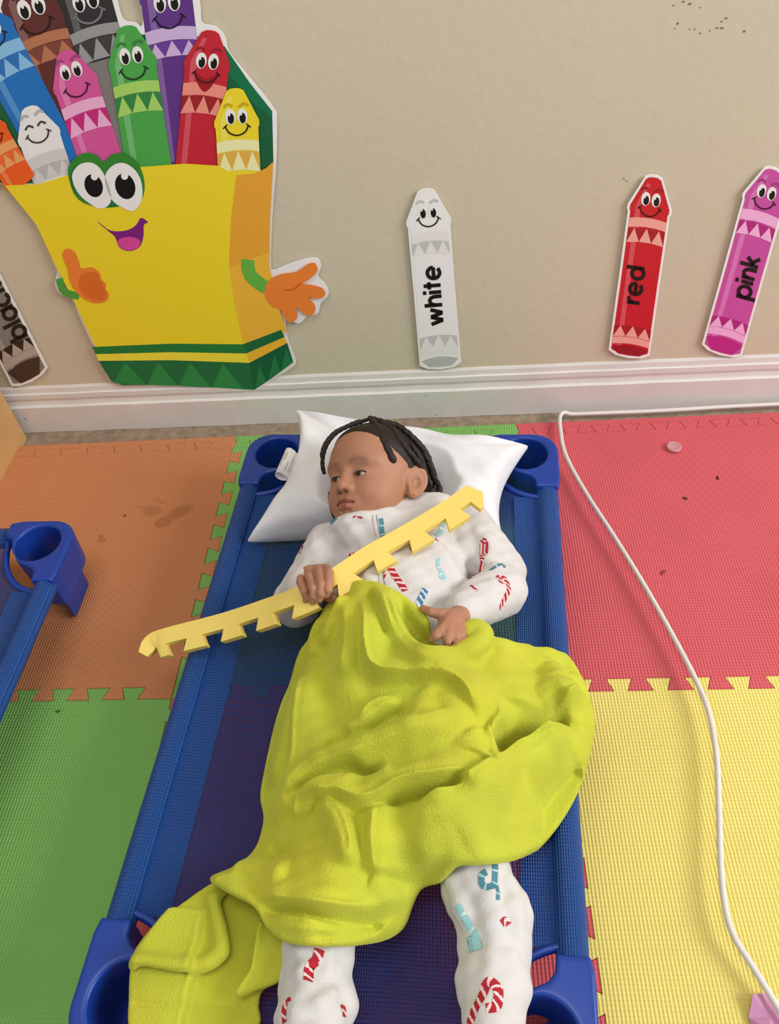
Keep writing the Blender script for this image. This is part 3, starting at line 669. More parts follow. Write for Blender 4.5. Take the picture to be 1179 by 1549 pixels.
CANES = [('red', [(.3913,-.5992,.25),(.3761,-.5756,.252),(.3692,-.5621,.252),(.3614,-.5545,.252),(.3549,-.5579,.252),(.3553,-.5688,.252),(.362,-.5739,.252)], .0078),
 ('red', [(.4813,-.5617,.222),(.487,-.5394,.226),(.4916,-.5212,.228),(.4913,-.5063,.23),(.4967,-.4961,.23),(.5032,-.5016,.23),(.5036,-.5145,.23)], .0060),
 ('red', [(.5274,-.619,.22),(.5341,-.6013,.222),(.5372,-.584,.222),(.5346,-.5685,.222),(.5264,-.5646,.222),(.5195,-.5703,.222),(.5216,-.5811,.222)], .0070),
 ('red', [(.4544,-1.1102,.215),(.4608,-1.0959,.217),(.4679,-1.0833,.217),(.4762,-1.074,.215),(.4842,-1.0728,.215),(.4904,-1.0797,.215),(.4891,-1.0895,.215),(.4841,-1.0969,.215),(.4762,-1.0987,.215)], .0088),
 ('red', [(.2944,-1.0719,.208),(.2977,-1.0608,.21),(.3024,-1.0509,.21),(.3043,-1.0408,.21)], .0095),
 ('red', [(.2794,-1.1104,.2),(.2759,-1.1041,.2),(.2736,-1.096,.2),(.2758,-1.0913,.2),(.2803,-1.0948,.2)], .0062),
 ('red', [(.3381,-1.1014,.19),(.3336,-1.0951,.19),(.3285,-1.091,.19)], .0070), ('red', [(.5052,-1.0168,.2),(.5013,-1.013,.2),(.4961,-1.0162,.2)], .0075),
 ('red', [(.2942,-.5307,.24),(.2996,-.5199,.242),(.3073,-.516,.243)], .0065), ('red', [(.2231,-.4891,.2),(.2268,-.4774,.205)], .0055), ('red', [(.287,-.5459,.236),(.2905,-.5364,.238)], .006), ('red', [(.4018,-.5285,.25),(.3959,-.5181,.25)], .006), ('red', [(.4382,-.5036,.243),(.4441,-.4974,.243)], .006),
 ('red', [(.312,-.4739,.262),(.3199,-.4729,.262),(.326,-.4759,.262)], .0030), ('red', [(.4743,-.4664,.235),(.4689,-.447,.235)], .006), ('red', [(.4844,-.5996,.225),(.4899,-.6021,.225)], .0032),
 ('teal', [(.3519,-.4725,.254),(.3544,-.4873,.254),(.357,-.5044,.254)], .0060), ('teal', [(.318,-.5258,.245),(.3258,-.5244,.246),(.3301,-.5322,.246)], .0045), ('teal', [(.2747,-.5358,.238),(.2659,-.5275,.236),(.268,-.5402,.236),(.2762,-.5455,.236),(.2793,-.5502,.234)], .0048), ('teal', [(.2784,-.4657,.24),(.2885,-.4676,.246)], .006),
 ('teal', [(.5113,-.5495,.216),(.5213,-.5417,.218),(.5314,-.5346,.218),(.5328,-.5421,.218)], .0042), ('teal', [(.4946,-.9493,.205),(.4945,-.9632,.204),(.4915,-.9769,.203),(.484,-.9817,.203),(.4778,-.9762,.203),(.4789,-.9682,.204),(.4834,-.9647,.204)], .0062), ('teal', [(.4988,-.9736,.21),(.4997,-.9819,.21),(.4967,-.9941,.21)], .0042),
 ('blue', [(.4095,-.629,.245),(.4151,-.6127,.247),(.4206,-.5953,.248)], .0085), ('blue', [(.3974,-.483,.25),(.4032,-.4713,.25)], .0065), ('blue', [(.233,-.5972,.19),(.242,-.5916,.195)], .0075),
 ('pale', [(.4378,-.5407,.245),(.4432,-.5573,.244),(.4466,-.5711,.24),(.441,-.5661,.24)], .005), ('pale', [(.4424,-.4881,.246),(.4565,-.4683,.244)], .006), ('pale', [(.446,-.9981,.205),(.4528,-1.0106,.207),(.4595,-1.0226,.208),(.4646,-1.0325,.207)], .0080), ('pale', [(.4528,-1.0294,.2),(.4575,-1.0345,.2)], .008), ('pale', [(.4488,-.5591,.243),(.4521,-.5737,.24)], .004)]
for kind, P, w in CANES:
    n = 10 if len(P) > 2 else 14; Q = catmull(P, n); sl_ = np.concatenate([[0], np.cumsum(np.linalg.norm(np.diff(Q, axis=0), axis=1))]); ns = max(6, int(sl_[-1]/.0011))
    Q = np.stack([np.interp(np.linspace(0, sl_[-1], ns), sl_, Q[:, k]) for k in range(3)], 1); V, F = strip_on(Q, w*1.15)
    o = mesh_obj('candy_cane_print', V-CO, F, m_print[kind], pj); step = 3
    for i, pol in enumerate(o.data.polygons): pol.material_index = 1 if (i//NS+(i % NS)) % 9 >= 6 else 0
    if kind in ('teal', 'pale'):
        for pol in o.data.polygons: pol.material_index = 0 if (pol.index//NS) % 12 < 10 else 1
# zip tape down the front
V, F = strip_on(catmull([(.3426,-.47,.262),(.3469,-.4927,.256),(.3509,-.528,.252),(.3542,-.5652,.252),(.3587,-.6123,.252),(.3637,-.6553,.25)], 8), .0060, .0016); o = mesh_obj('zip_tape', V-CO, F, mat('zip_tape', (206, 202, 198), .8), pj)
V, F = strip_on(catmull([(.3456,-.4702,.262),(.3499,-.4928,.256),(.3538,-.5282,.252),(.357,-.5653,.252),(.3615,-.6123,.252),(.3663,-.6554,.25)], 8), .0014, .0019); o = mesh_obj('zip', V-CO, F, mat('zip_grey', (120, 128, 134), .6), pj)

# ------------------------------------------------------------ pillow
def build_pillow():
    TL, TR, BL, BR = [np.array(q) for q in [(.1777,-.1485,.205),(.5961,-.2378,.172),(.114,-.4112,.142),(.542,-.4312,.142)]]
    n = 70; T_ = .060; top = []; bot = []; hc = HC+HR@np.array([0, .0, -.02])
    for j in range(n+1):
        for i in range(n+1):
            u, v = i/n, j/n; a, b = 2*u-1, 2*v-1
            P = (TL*(1-u)+TR*u)*(1-v)+(BL*(1-u)+BR*u)*v
            # seams bow in between the corners
            P[0] -= (.040 if a < 0 else .026)*a*(1-b*b)*abs(a)**1.5; P[1] += .030*b*(1-a*a)*abs(b)**1.5*(1.0 if b > 0 else .75)
            w = max(0., (1-abs(a)**3.2)*(1-abs(b)**3.2))**.45
            e = max(abs(a), abs(b)); pinch = w
            zb = cot_z(P[0], P[1])+.0035
            base = P[2]*(e**5)+(1-e**5)*(zb+.02)
            zt = base+.006+T_*1.25*w; zl = base-.001-T_*.8*w
            # creases running from the corners
            zt += (.005*math.sin(9*a+5*b)+.004*math.sin(13*a-11*b+2))*w*e**2+.003*math.sin(14*b-6*a+1)*w*e
            r = math.hypot(P[0]-hc[0], P[1]-hc[1])
            zt = min(zt, max(zb+.018, hc[2]-.070+max(0, r-.045)*.75)) if r < .15 else zt
            rail = .146 if math.hypot(0, 0) >= 0 and P[1] > -.195 else 0
            zl = max(zl, zb, rail if .09 < P[0] < .66 else 0); zt = max(zt, zl+.004)
            top.append((P[0], P[1], zt)); bot.append((P[0], P[1], zl))
    k = n+1; V = top+bot; o = k*k
    F = [(j*k+i, (j+1)*k+i, (j+1)*k+i+1, j*k+i+1) for j in range(n) for i in range(n)]
    F += [(o+j*k+i, o+j*k+i+1, o+(j+1)*k+i+1, o+(j+1)*k+i) for j in range(n) for i in range(n)]
    ring = [i for i in range(n)]+[j*k+n for j in range(n)]+[n*k+i for i in range(n, 0, -1)]+[j*k for j in range(n, 0, -1)]
    F += [(ring[q], ring[(q+1) % len(ring)], o+ring[(q+1) % len(ring)], o+ring[q]) for q in range(len(ring))]
    return V, F
V, F = build_pillow()
pil = thing('pillow', 'small white pillow with a care tag under the child\'s head', 'pillow', (.36, -.3, .13)); PO = np.array([.36, -.3, .13])
m_pil = mat('white_cotton', (228, 228, 232), .8, noise=.02, nscale=12, bump=.0008, bscale=45)
o = mesh_obj('cushion', np.array(V)-PO, F, m_pil, pil)
sd = o.modifiers.new('soft', 'SUBSURF'); sd.levels = 1; sd.render_levels = 1
# looped care tag, printed in small grey lines
c0, c1 = [np.array(q) for q in [(.174,-.2525,.205),(.1581,-.2976,.19)]]
ux = np.array([.80, -.16, .0]); V = []; F = []
prof_t = [(.018, -.012), (.010, -.014), (.002, -.012), (-.003, -.004), (.001, .004), (.008, .005), (.014, .000), (.019, -.006), (.026, -.006)]
pp = catmull(np.array(prof_t), 4)
for a, b in pp:
    for e in (c0, c1): V.append(e+np.array([a, -a*.25, b]))
F = [(2*i, 2*i+1, 2*i+3, 2*i+2) for i in range(len(pp)-1)]
tg = mesh_obj('care_tag', np.array(V)-PO, F, mat('tag_white', (234, 232, 230), .7), pil); md = tg.modifiers.new('thick', 'SOLIDIFY'); md.thickness = .0006
V = []; F = []
for (i0, f0, f1) in ((17, .25, .72), (19, .18, .5), (23, .5, .85), (26, .2, .8), (28, .3, .85)):
    a, b = pp[i0]; a2, b2 = pp[i0+1]
    for (A, B, f) in ((a, b, f0), (a, b, f1), (a*.6+a2*.4, b*.6+b2*.4, f1), (a*.6+a2*.4, b*.6+b2*.4, f0)):
        V.append(c0*(1-f)+c1*f+np.array([A, -A*.25, B+.0007]))
    F.append(tuple(len(V)-4+k for k in range(4)))
mesh_obj('tag_print', np.array(V)-PO, F, mat('tag_ink', (96, 92, 92), .8), tg)

# ------------------------------------------------------------ foam strip in the child's hand
def build_strip():
    P = np.array([(-.0199,-.6273,.152),(-.0061,-.6071,.16),(.0193,-.6002,.168),(.1121,-.5925,.192),(.1844,-.5907,.222),(.2321,-.5905,.246),(.2805,-.5752,.262),(.3309,-.5383,.268),(.3781,-.5094,.273),(.4313,-.4774,.281),(.4828,-.4428,.29)])
    C_ = catmull(P, 14); s = np.concatenate([[0], np.cumsum(np.linalg.norm(np.diff(C_, axis=0), axis=1))]); Ltot = s[-1]
    def at(t): return np.array([np.interp(t, s, C_[:, k]) for k in range(3)])
    nteeth = 9; per = Ltot/ (nteeth+.45); SP = .0245; TE = .043; dl = .0038
    out = [(0, 0), (0, .014), (.010, .022)]
    prof = []
    x = per*.72
    for k in range(nteeth):
        a = x+k*per
        prof += [(a-.20*per, SP), (a-.30*per, TE), (a+.30*per, TE), (a+.20*per, SP)]
    poly = [(0, .004), (0, .020), (.012, .024)]+prof+[(Ltot-.012, SP), (Ltot-.008, TE), (Ltot, .040), (Ltot+.012, .022), (Ltot, 0)]
    bm = bmesh.new()
    # dense strips: split the outline in s so that it can bend
    f = bm.faces.new([bm.verts.new((a, b, 0)) for a, b in poly+[(t, 0) for t in np.linspace(Ltot, 0.0, 40)[1:-1]]])
    bmesh.ops.triangulate(bm, faces=[f])
    for t in np.linspace(.01, Ltot-.01, 46):
        bmesh.ops.bisect_plane(bm, geom=bm.verts[:]+bm.edges[:]+bm.faces[:], plane_co=(t, 0, 0), plane_no=(1, 0, 0))
    r = bmesh.ops.extrude_face_region(bm, geom=bm.faces[:])
    for g in r['geom']:
        if isinstance(g, bmesh.types.BMVert): g.co.z = -.0125
    bmesh.ops.recalc_face_normals(bm, faces=bm.faces)
    N0 = np.array([.05, -.30, .95])
    for v in bm.verts:
        t, w, d = v.co; tt = min(max(t, .002), Ltot-.002); c = at(tt); tg_ = at(min(tt+.012, Ltot))-at(max(tt-.012, 0)); tg_ /= np.linalg.norm(tg_)
        n = N0-tg_*(N0@tg_); n /= np.linalg.norm(n); cr = np.cross(tg_, n)
        if cr[1] > 0: cr = -cr
        p = c+tg_*(t-tt)+cr*w+n*d; v.co = p
    return bm
bm = build_strip()
st = bm_obj('foam_edge_strip', bm, mat('pale_yellow_foam', (240, 212, 108), .6, noise=.03, nscale=20, bump=.0002, bscale=150))
md = st.modifiers.new('bev', 'BEVEL'); md.width = .0012; md.segments = 2; md.limit_method = 'ANGLE'; md.angle_limit = math.radians(40)
tag(st, 'pale yellow toothed foam strip held in the child\'s hand', 'edge strip')

# ------------------------------------------------------------ the lime blanket
OUT = [(.2736,-.6072,.215),(.2954,-.5954,.228),(.31,-.589,.242),(.3224,-.589,.252),(.3422,-.5948,.26),(.3597,-.6047,.266),(.3818,-.6188,.264),(.4106,-.6437,.262),(.4245,-.6607,.258),(.4258,-.6731,.25),(.4324,-.6807,.244),(.4583,-.6891,.24),(.4674,-.6775,.244),(.4783,-.6649,.242),(.4923,-.666,.24),(.4989,-.6744,.232),(.5398,-.658,.19),(.5778,-.6523,.165),(.6114,-.6489,.15),(.6249,-.6684,.146),(.6362,-.7081,.142),(.6395,-.7502,.137),(.6307,-.7855,.132),(.612,-.8326,.127),(.5913,-.8688,.122),(.5624,-.9045,.13),(.5272,-.9343,.15),(.4864,-.961,.222),(.4503,-.9649,.225),(.4312,-.9709,.18),(.4105,-.9696,.158),(.3988,-.985,.152),(.3893,-1.0047,.152),(.3734,-1.0192,.155),(.3417,-1.036,.195),(.3024,-1.0427,.215),(.2666,-1.0373,.208),(.2414,-1.0198,.198),(.2233,-.9979,.19),(.1878,-.9808,.18),(.1593,-.9595,.166),(.1855,-.9405,.148),(.2004,-.9185,.137),(.2064,-.8795,.132),(.198,-.8515,.127),(.1966,-.8291,.127),(.1993,-.7824,.127),(.204,-.7329,.127),(.2142,-.6875,.13),(.2318,-.6573,.15),(.2552,-.6348,.19)]
INN = [(.3437,-.6533,.248),(.3801,-.7102,.238),(.4232,-.7212,.238),(.466,-.7135,.232),(.4062,-.6789,.244),(.3281,-.7102,.24),(.2806,-.6976,.222),(.2683,-.7474,.205),(.2603,-.8001,.198),(.2447,-.8437,.178),(.3464,-.7609,.226),(.3681,-.7481,.236),(.3987,-.7733,.246),(.4478,-.7889,.256),(.4547,-.8325,.256),(.4156,-.8393,.254),(.3507,-.837,.234),(.3016,-.8476,.222),(.4769,-.8546,.25),(.5109,-.8159,.205),(.546,-.7909,.19),(.5152,-.7451,.226),(.568,-.7308,.2),(.6014,-.749,.18),(.586,-.8108,.175),(.5421,-.8349,.19),(.4908,-.8833,.225),(.4447,-.9028,.235),(.3992,-.9081,.23),(.3535,-.9139,.226),(.3059,-.9035,.22),(.2523,-.9037,.182),(.2387,-.9389,.172),(.2948,-.9553,.218),(.355,-.9567,.222),(.4142,-.951,.226),(.4587,-.9301,.228),(.5222,-.8921,.17),(.5035,-.9306,.19),(.2759,-1.0016,.21),(.3281,-1.0096,.215),(.3753,-.994,.186),(.1935,-.9641,.18)]
# folds: polyline, height, width on the left of its direction, width on the right (narrow = sharp lip)
FOLD = [([(.3323,-.6174,.26),(.3435,-.6618,.26),(.3475,-.7085,.26),(.3613,-.7355,.26),(.4134,-.7444,.26),(.4575,-.7544,.25),(.4794,-.7807,.25),(.4891,-.811,.25)], .020, .030, .008),
 ([(.3583,-.6058,.26),(.3764,-.6681,.26),(.4048,-.713,.26),(.4284,-.7283,.26),(.4671,-.715,.25),(.4911,-.6889,.24)], .017, .012, .012), ([(.3799,-.6302,.26),(.4018,-.6678,.26),(.417,-.6823,.25),(.4394,-.6993,.25),(.4704,-.694,.25)], -.018, .010, .012),
 ([(.4673,-.6836,.25),(.4815,-.6723,.245),(.4952,-.6776,.24),(.4925,-.6959,.235),(.4694,-.72,.25)], .009, .009, .008),
 ([(.489,-.8127,.24),(.5186,-.808,.21),(.5458,-.7933,.21),(.5757,-.7626,.2),(.604,-.7413,.18),(.6281,-.7227,.15)], .024, .034, .008),
 ([(.4948,-.8111,.22),(.5126,-.8152,.2),(.5346,-.8049,.2),(.5558,-.7872,.2),(.5833,-.7675,.19),(.6034,-.7531,.17)], -.050, .018, .014),
 ([(.6273,-.7787,.15),(.5807,-.7971,.18),(.5482,-.8157,.2),(.5207,-.8442,.21),(.4849,-.8775,.23),(.4531,-.8998,.235),(.4256,-.9106,.23),(.3919,-.9217,.23)], .026, .034, .010),
 ([(.5556,-.6839,.19),(.5623,-.7248,.19),(.548,-.764,.2)], -.008, .014, .014), ([(.5106,-.6892,.2),(.5246,-.7397,.2),(.5264,-.773,.2)], .007, .018, .018), ([(.5924,-.6827,.17),(.5972,-.7187,.17)], .007, .015, .015),
 ([(.4906,-.8583,.23),(.4947,-.8383,.24),(.4849,-.8162,.25)], .014, .030, .008),
 ([(.4551,-.8105,.25),(.405,-.8184,.25),(.3606,-.8299,.24),(.3158,-.8397,.23),(.2821,-.8485,.21),(.2479,-.8685,.18),(.2165,-.8958,.15)], .014, .011, .014),
 ([(.4089,-.7992,.25),(.3795,-.786,.24),(.3538,-.8018,.24),(.3109,-.8121,.22),(.2836,-.8296,.21)], -.012, .010, .010), ([(.39,-.7752,.24),(.3537,-.7801,.24),(.3381,-.798,.24),(.3159,-.8049,.23)], .011, .012, .007),
 ([(.375,-.8588,.23),(.3476,-.8634,.23),(.3178,-.8518,.22),(.283,-.8574,.2),(.2477,-.8826,.17)], -.022, .011, .011),
 ([(.2323,-.8998,.16),(.2689,-.8796,.19),(.3147,-.8862,.22),(.348,-.8973,.225),(.3904,-.8824,.23),(.4401,-.8761,.24),(.4936,-.8599,.23)], .019, .018, .007),
 ([(.4695,-.8822,.23),(.4464,-.8936,.235),(.4044,-.8927,.23),(.3667,-.9028,.225)], -.014, .010, .009), ([(.2971,-.8925,.22),(.3174,-.9129,.22),(.3301,-.9422,.22),(.3332,-.9674,.22)], .014, .008, .012), ([(.2234,-.9315,.16),(.2672,-.9377,.2),(.3172,-.931,.22)], -.011, .010, .011),
 ([(.3672,-.9766,.21),(.3624,-.9415,.22),(.3646,-.8992,.22)], .013, .008, .028), ([(.4143,-.9143,.23),(.4138,-.9416,.22),(.4182,-.9645,.22)], .006, .02, .02),
 ([(.2231,-.9867,.16),(.266,-.9945,.2),(.3126,-1.0042,.21),(.3571,-1.0023,.2),(.3992,-.9792,.17)], .013, .016, .007), ([(.2286,-.998,.16),(.279,-1.0121,.2),(.3282,-1.0194,.21),(.3785,-.9989,.17)], -.012, .008, .008), ([(.2469,-1.0147,.18),(.3001,-1.026,.21),(.3487,-1.0223,.2),(.3853,-1.0028,.16)], .009, .009, .007), ([(.2938,-1.0345,.21),(.3346,-1.0276,.2),(.3661,-1.0112,.16)], -.008, .006, .006), ([(.3558,-.9772,.22),(.3762,-.9845,.2),(.404,-.9775,.2)], .007, .012, .010),
 ([(.233,-.8641,.17),(.252,-.8301,.19),(.2481,-.7636,.2),(.2498,-.6976,.21)], .010, .007, .020), ([(.2213,-.8484,.15),(.2318,-.7759,.17),(.2422,-.6933,.2)], .007, .012, .010), ([(.2878,-.6459,.24),(.2848,-.713,.23),(.294,-.7565,.22),(.3238,-.7996,.23)], -.012, .020, .022), ([(.3052,-.6146,.25),(.3183,-.6753,.25),(.3109,-.7336,.23)], .010, .016, .010), ([(.2622,-.6197,.22),(.2588,-.6789,.21)], .007, .012, .010),
 ([(.1865,-.9435,.15),(.2242,-.9591,.165),(.2611,-.9673,.19)], .009, .012, .012), ([(.1677,-.9653,.17),(.1923,-.9758,.18),(.2285,-.9972,.19)], .006, .008, .008), ([(.5385,-.8803,.18),(.5748,-.847,.16),(.6049,-.8077,.15)], -.008, .022, .022), ([(.4579,-.9489,.22),(.5044,-.9171,.19),(.5566,-.8719,.15)], .008, .024, .020), ([(.4153,-.7573,.25),(.4556,-.7947,.25),(.4621,-.8379,.25)], .006, .03, .03), ([(.5015,-.6915,.22),(.5476,-.6732,.19),(.6055,-.6597,.15)], .009, .010, .014),
 ([(.3095,-.609,.25),(.292,-.6406,.24),(.2779,-.6699,.22)], .009, .006, .010), ([(.2965,-.6149,.24),(.2766,-.6385,.23),(.2605,-.6574,.21)], -.008, .006, .006), ([(.3391,-.6062,.26),(.3609,-.6515,.26),(.371,-.6919,.26)], -.010, .007, .008), ([(.3266,-.8636,.22),(.3515,-.8742,.225),(.3831,-.8686,.23)], .006, .008, .010), ([(.5274,-.8136,.2),(.5713,-.7915,.18)], .008, .01, .01), ([(.5575,-.667,.18),(.5944,-.6711,.16),(.6161,-.6918,.15)], -.007, .008, .008), ([(.4277,-.7669,.25),(.4378,-.8032,.25)], -.005, .014, .014), ([(.2591,-.8949,.18),(.2866,-.8968,.2)], .008, .01, .008)]
TAIL = [(.1565,-.9563,.138),(.1116,-.9889,.134),(.0825,-1.0288,.131),(.081,-1.0525,.13),(.087,-1.0819,.13),(.0924,-1.1047,.131),(.1033,-1.1145,.132),(.1653,-1.1097,.131),(.2295,-1.1034,.135),(.2299,-1.0817,.138),(.2328,-1.0682,.14),(.254,-1.0568,.142),(.256,-1.0292,.138),(.2546,-.9938,.136),(.2191,-.9646,.136)]
FLAP = [(.1603,-.9574,.146),(.1149,-.9911,.144),(.0864,-1.0398,.142),(.0858,-1.0559,.142),(.1001,-1.0527,.146),(.1227,-1.0556,.148),(.1478,-1.0581,.149),(.1727,-1.0529,.15),(.189,-1.0411,.151),(.192,-1.0306,.152),(.1854,-1.0089,.153),(.173,-.9804,.148),(.1783,-.9679,.146)]
SIDE = [(.2288,-1.0037,.165),(.2232,-1.0279,.158),(.2207,-1.0538,.156),(.2087,-1.0729,.155),(.2111,-1.0802,.154),(.2287,-1.0723,.153),(.255,-1.0616,.152),(.2603,-1.0401,.155),(.2611,-1.0065,.156)]
def build_blanket():
    X = ar(.045, .685, .002); Y = ar(-1.14, -.565, .002); Z = ar(.104, .345, .002)
    f = Field(X, Y, Z); gx, gy = np.meshgrid(X, Y, indexing='ij')
    P = np.array(OUT+INN)
    D = np.linalg.norm(P[:, None, :2]-P[None, :, :2], axis=2); K = D**2*np.log(D+1e-9); n = len(P)
    A = np.zeros((n+3, n+3)); A[:n, :n] = K+np.eye(n)*2e-4; A[:n, n] = 1; A[:n, n+1:] = P[:, :2]; A[n:, :n] = A[:n, n:].T
    w = np.linalg.solve(A, np.concatenate([P[:, 2], np.zeros(3)]))
    h = w[n]+w[n+1]*gx+w[n+2]*gy
    for i in range(n):
        d2 = (gx-P[i, 0])**2+(gy-P[i, 1])**2; h += w[i]*.5*d2*np.log(d2+1e-12)
    def clearance(h, extra):
        ix = np.clip(np.searchsorted(PJTOP[0], X), 0, len(PJTOP[0])-1); iy = np.clip(np.searchsorted(PJTOP[1], Y), 0, len(PJTOP[1])-1)
        t = PJTOP[2][np.ix_(ix, iy)]+extra; t0 = t
        for _ in range(70):
            for a in (0, 1):
                for sh in (1, -1): t = np.maximum(t, np.roll(t, sh, a)-.0022)
        for _ in range(12): t = .25*(np.roll(t, 1, 0)+np.roll(t, -1, 0)+np.roll(t, 1, 1)+np.roll(t, -1, 1))
        return -smin(-h, -np.maximum(t, t0), .010)
    for R_, hh, wl, wr in FOLD:
        C_ = catmull(R_, 5); d, t = segdist(gx, gy, C_); side = np.zeros(gx.shape); best = np.full(gx.shape, 9.)
        for i in range(len(C_)-1):
            a, b = C_[i][:2], C_[i+1][:2]; u = b-a; tt = np.clip(((gx-a[0])*u[0]+(gy-a[1])*u[1])/(u@u+1e-12), 0, 1); q = np.hypot(gx-a[0]-tt*u[0], gy-a[1]-tt*u[1])
            m = q < best; best = np.where(m, q, best); side = np.where(m, (u[0]*(gy-a[1])-u[1]*(gx-a[0]))/(np.linalg.norm(u)+1e-9), side)
        env = np.clip(np.minimum(t, 1-t)*5, 0, 1); env = env*env*(3-2*env)
        k = np.clip(side/.006*.5+.5, 0, 1); ww = wr+(wl-wr)*k
        h = h+1.45*hh*np.exp(-(d/ww)**2)*env
    h += .0016*np.sin(gx*70+gy*40)*np.sin(gy*62-gx*25+1)+.0009*np.sin(gx*150-gy*90)*np.sin(gy*130+gx*60+2)
    for _ in range(3): h[1:-1, 1:-1] = .5*h[1:-1, 1:-1]+.125*(h[2:, 1:-1]+h[:-2, 1:-1]+h[1:-1, 2:]+h[1:-1, :-2])
    h = clearance(h, .0085)
    # pressed down under the resting fingers
    for (fx, fy, fz), dep, ww in zip([(.4331,-.6888,.262),(.4467,-.6953,.262),(.4586,-.6909,.258)], (.017, .013, .008), (.016, .014, .012)):
        h = h-dep*np.exp(-((gx-fx)**2+(gy-fy)**2)/ww**2)
    # never under the cot's fabric or rail
    c, s_ = math.cos(-COT_R), math.sin(-COT_R); lx = (gx-COT_O[0])*c-(gy-COT_O[1])*s_
    ly = (gx-COT_O[0])*s_+(gy-COT_O[1])*c; blk = (np.abs(lx) > CW-.135) & (np.abs(lx) < CW+.004) & (ly < -CL+.145)
    flo = np.where(blk, CH+.002, np.where(np.abs(lx) > CW+.004, .06, np.where(np.abs(lx) > CW-.06, .1395, .127)))
    for _ in range(4): flo[1:-1, 1:-1] = .25*(flo[2:, 1:-1]+flo[:-2, 1:-1]+flo[1:-1, 2:]+flo[1:-1, :-2])
    h = np.maximum(h, flo+.006)
    def sheet(h, out, t, k=.0, edge=.0):
        o = catmull(out, 4, True); sd = polysd(gx, gy, o)
        hx, hy = np.gradient(h, .002); c = 1/np.sqrt(1+hx**2+hy**2)
        # edge rolled down a little so the hem reads thick
        def fn(x, y, z):
            a = np.abs(z-h[:, :, None])*c[:, :, None]-t+.004; b = sd[:, :, None]+.004
            return np.minimum(np.maximum(a, b), 0)+np.sqrt(np.maximum(a, 0)**2+np.maximum(b, 0)**2)-.004
        f.op((X[0], Y[0], Z[0]), (X[-1], Y[-1], Z[-1]), fn, k, pad=0)
        return sd
    sheet(h, OUT, .0068)
    def rbf(Pp):
        Pp = np.array(Pp); d2 = (gx[..., None]-Pp[:, 0])**2+(gy[..., None]-Pp[:, 1])**2; w_ = 1/(d2+.0004); return (w_*Pp[:, 2]).sum(-1)/w_.sum(-1)
    ht = rbf(TAIL)+.0025*np.sin(gx*60+gy*30)
    ht = np.maximum(ht, flo+.006)
    for R_, hh, ww in (([(.096,-1.0843,.13),(.1606,-1.0873,.13),(.2217,-1.0878,.13)], -.003, .004), ([(.2256,-1.0189,.15),(.2239,-1.0512,.145)], -.006, .010), ([(.2386,-1.0188,.15),(.2441,-1.051,.145)], .006, .008), ([(.1871,-1.0678,.13),(.1581,-1.0746,.13),(.1112,-1.0687,.13)], .003, .02)):
        d, t = segdist(gx, gy, R_); ht = ht+hh*np.exp(-(d/ww)**2)
    sheet(ht, TAIL, .0052, .004)
    hf = np.maximum(rbf(FLAP), ht+.013)
    d, t = segdist(gx, gy, [(.0953,-1.0473,.14),(.1441,-1.0522,.14),(.169,-1.0466,.14),(.1823,-1.0358,.14),(.1828,-1.0248,.14),(.1749,-1.0025,.14),(.1642,-.9779,.14)]); hf = hf+.010*np.exp(-(d/.008)**2)
    sheet(hf, FLAP, .0055, .003)
    hs = np.maximum(rbf(SIDE), ht+.009)
    d, t = segdist(gx, gy, [(.2238,-1.0079,.16),(.2205,-1.0338,.155),(.2166,-1.0575,.155),(.2103,-1.0742,.155)]); hs = hs+.009*np.exp(-(d/.007)**2)
    sheet(hs, SIDE, .0052, .003)
    # thick rolled hem by the child's hand
    R_ = catmull([(.4511,-.7155,.256),(.4699,-.7094,.258),(.4874,-.6964,.256),(.494,-.683,.254),(.4849,-.6744,.254),(.4727,-.6793,.254)], 5); f.chain(R_, [.0115]*len(R_), .006)
    # keep the child's hands free of cloth
    return f.mesh()
def plush_patches(m):  # patches of slightly yellower lime, scattered by noise
    nt = m.node_tree; N = nt.nodes; L = nt.links; b = N['Principled BSDF']; old = b.inputs['Base Color'].links[0].from_socket
    n = N.new('ShaderNodeTexNoise'); n.inputs['Scale'].default_value = 6; n.inputs['Detail'].default_value = 3; tc = N.new('ShaderNodeTexCoord'); L.new(tc.outputs['Object'], n.inputs[0])
    r = N.new('ShaderNodeMapRange'); r.inputs[1].default_value = .4; r.inputs[2].default_value = .62; L.new(n.outputs['Fac'], r.inputs[0])
    x = N.new('ShaderNodeMix'); x.data_type = 'RGBA'; x.blend_type = 'MULTIPLY'; L.new(r.outputs[0], x.inputs[0]); L.new(old, x.inputs[6]); x.inputs[7].default_value = (1.07, .97, .9, 1); L.new(x.outputs[2], b.inputs['Base Color'])
V, Q = build_blanket()
def relax(V, Q, n, k=.5):
    E = np.concatenate([Q[:, [0, 1]], Q[:, [1, 2]], Q[:, [2, 3]], Q[:, [3, 0]]]); c = np.zeros(len(V)); np.add.at(c, E[:, 0], 1)
    for _ in range(n):
        A = np.zeros_like(V)
        for d in range(3): A[:, d] = np.bincount(E[:, 0], V[E[:, 1], d], len(V))
        V = V+k*(A/np.maximum(c, 1)[:, None]-V)
    return V
V = relax(V, Q, 4)
m_bl = mat('lime_plush', (193, 200, 56), .9, noise=.15, nscale=10, bump=.0013, bscale=380, sheen=.45)
plush_patches(m_bl)
bl = mesh_obj('blanket', V, Q, m_bl); tag(bl, 'lime green plush blanket draped in folds over the child\'s legs', 'blanket')

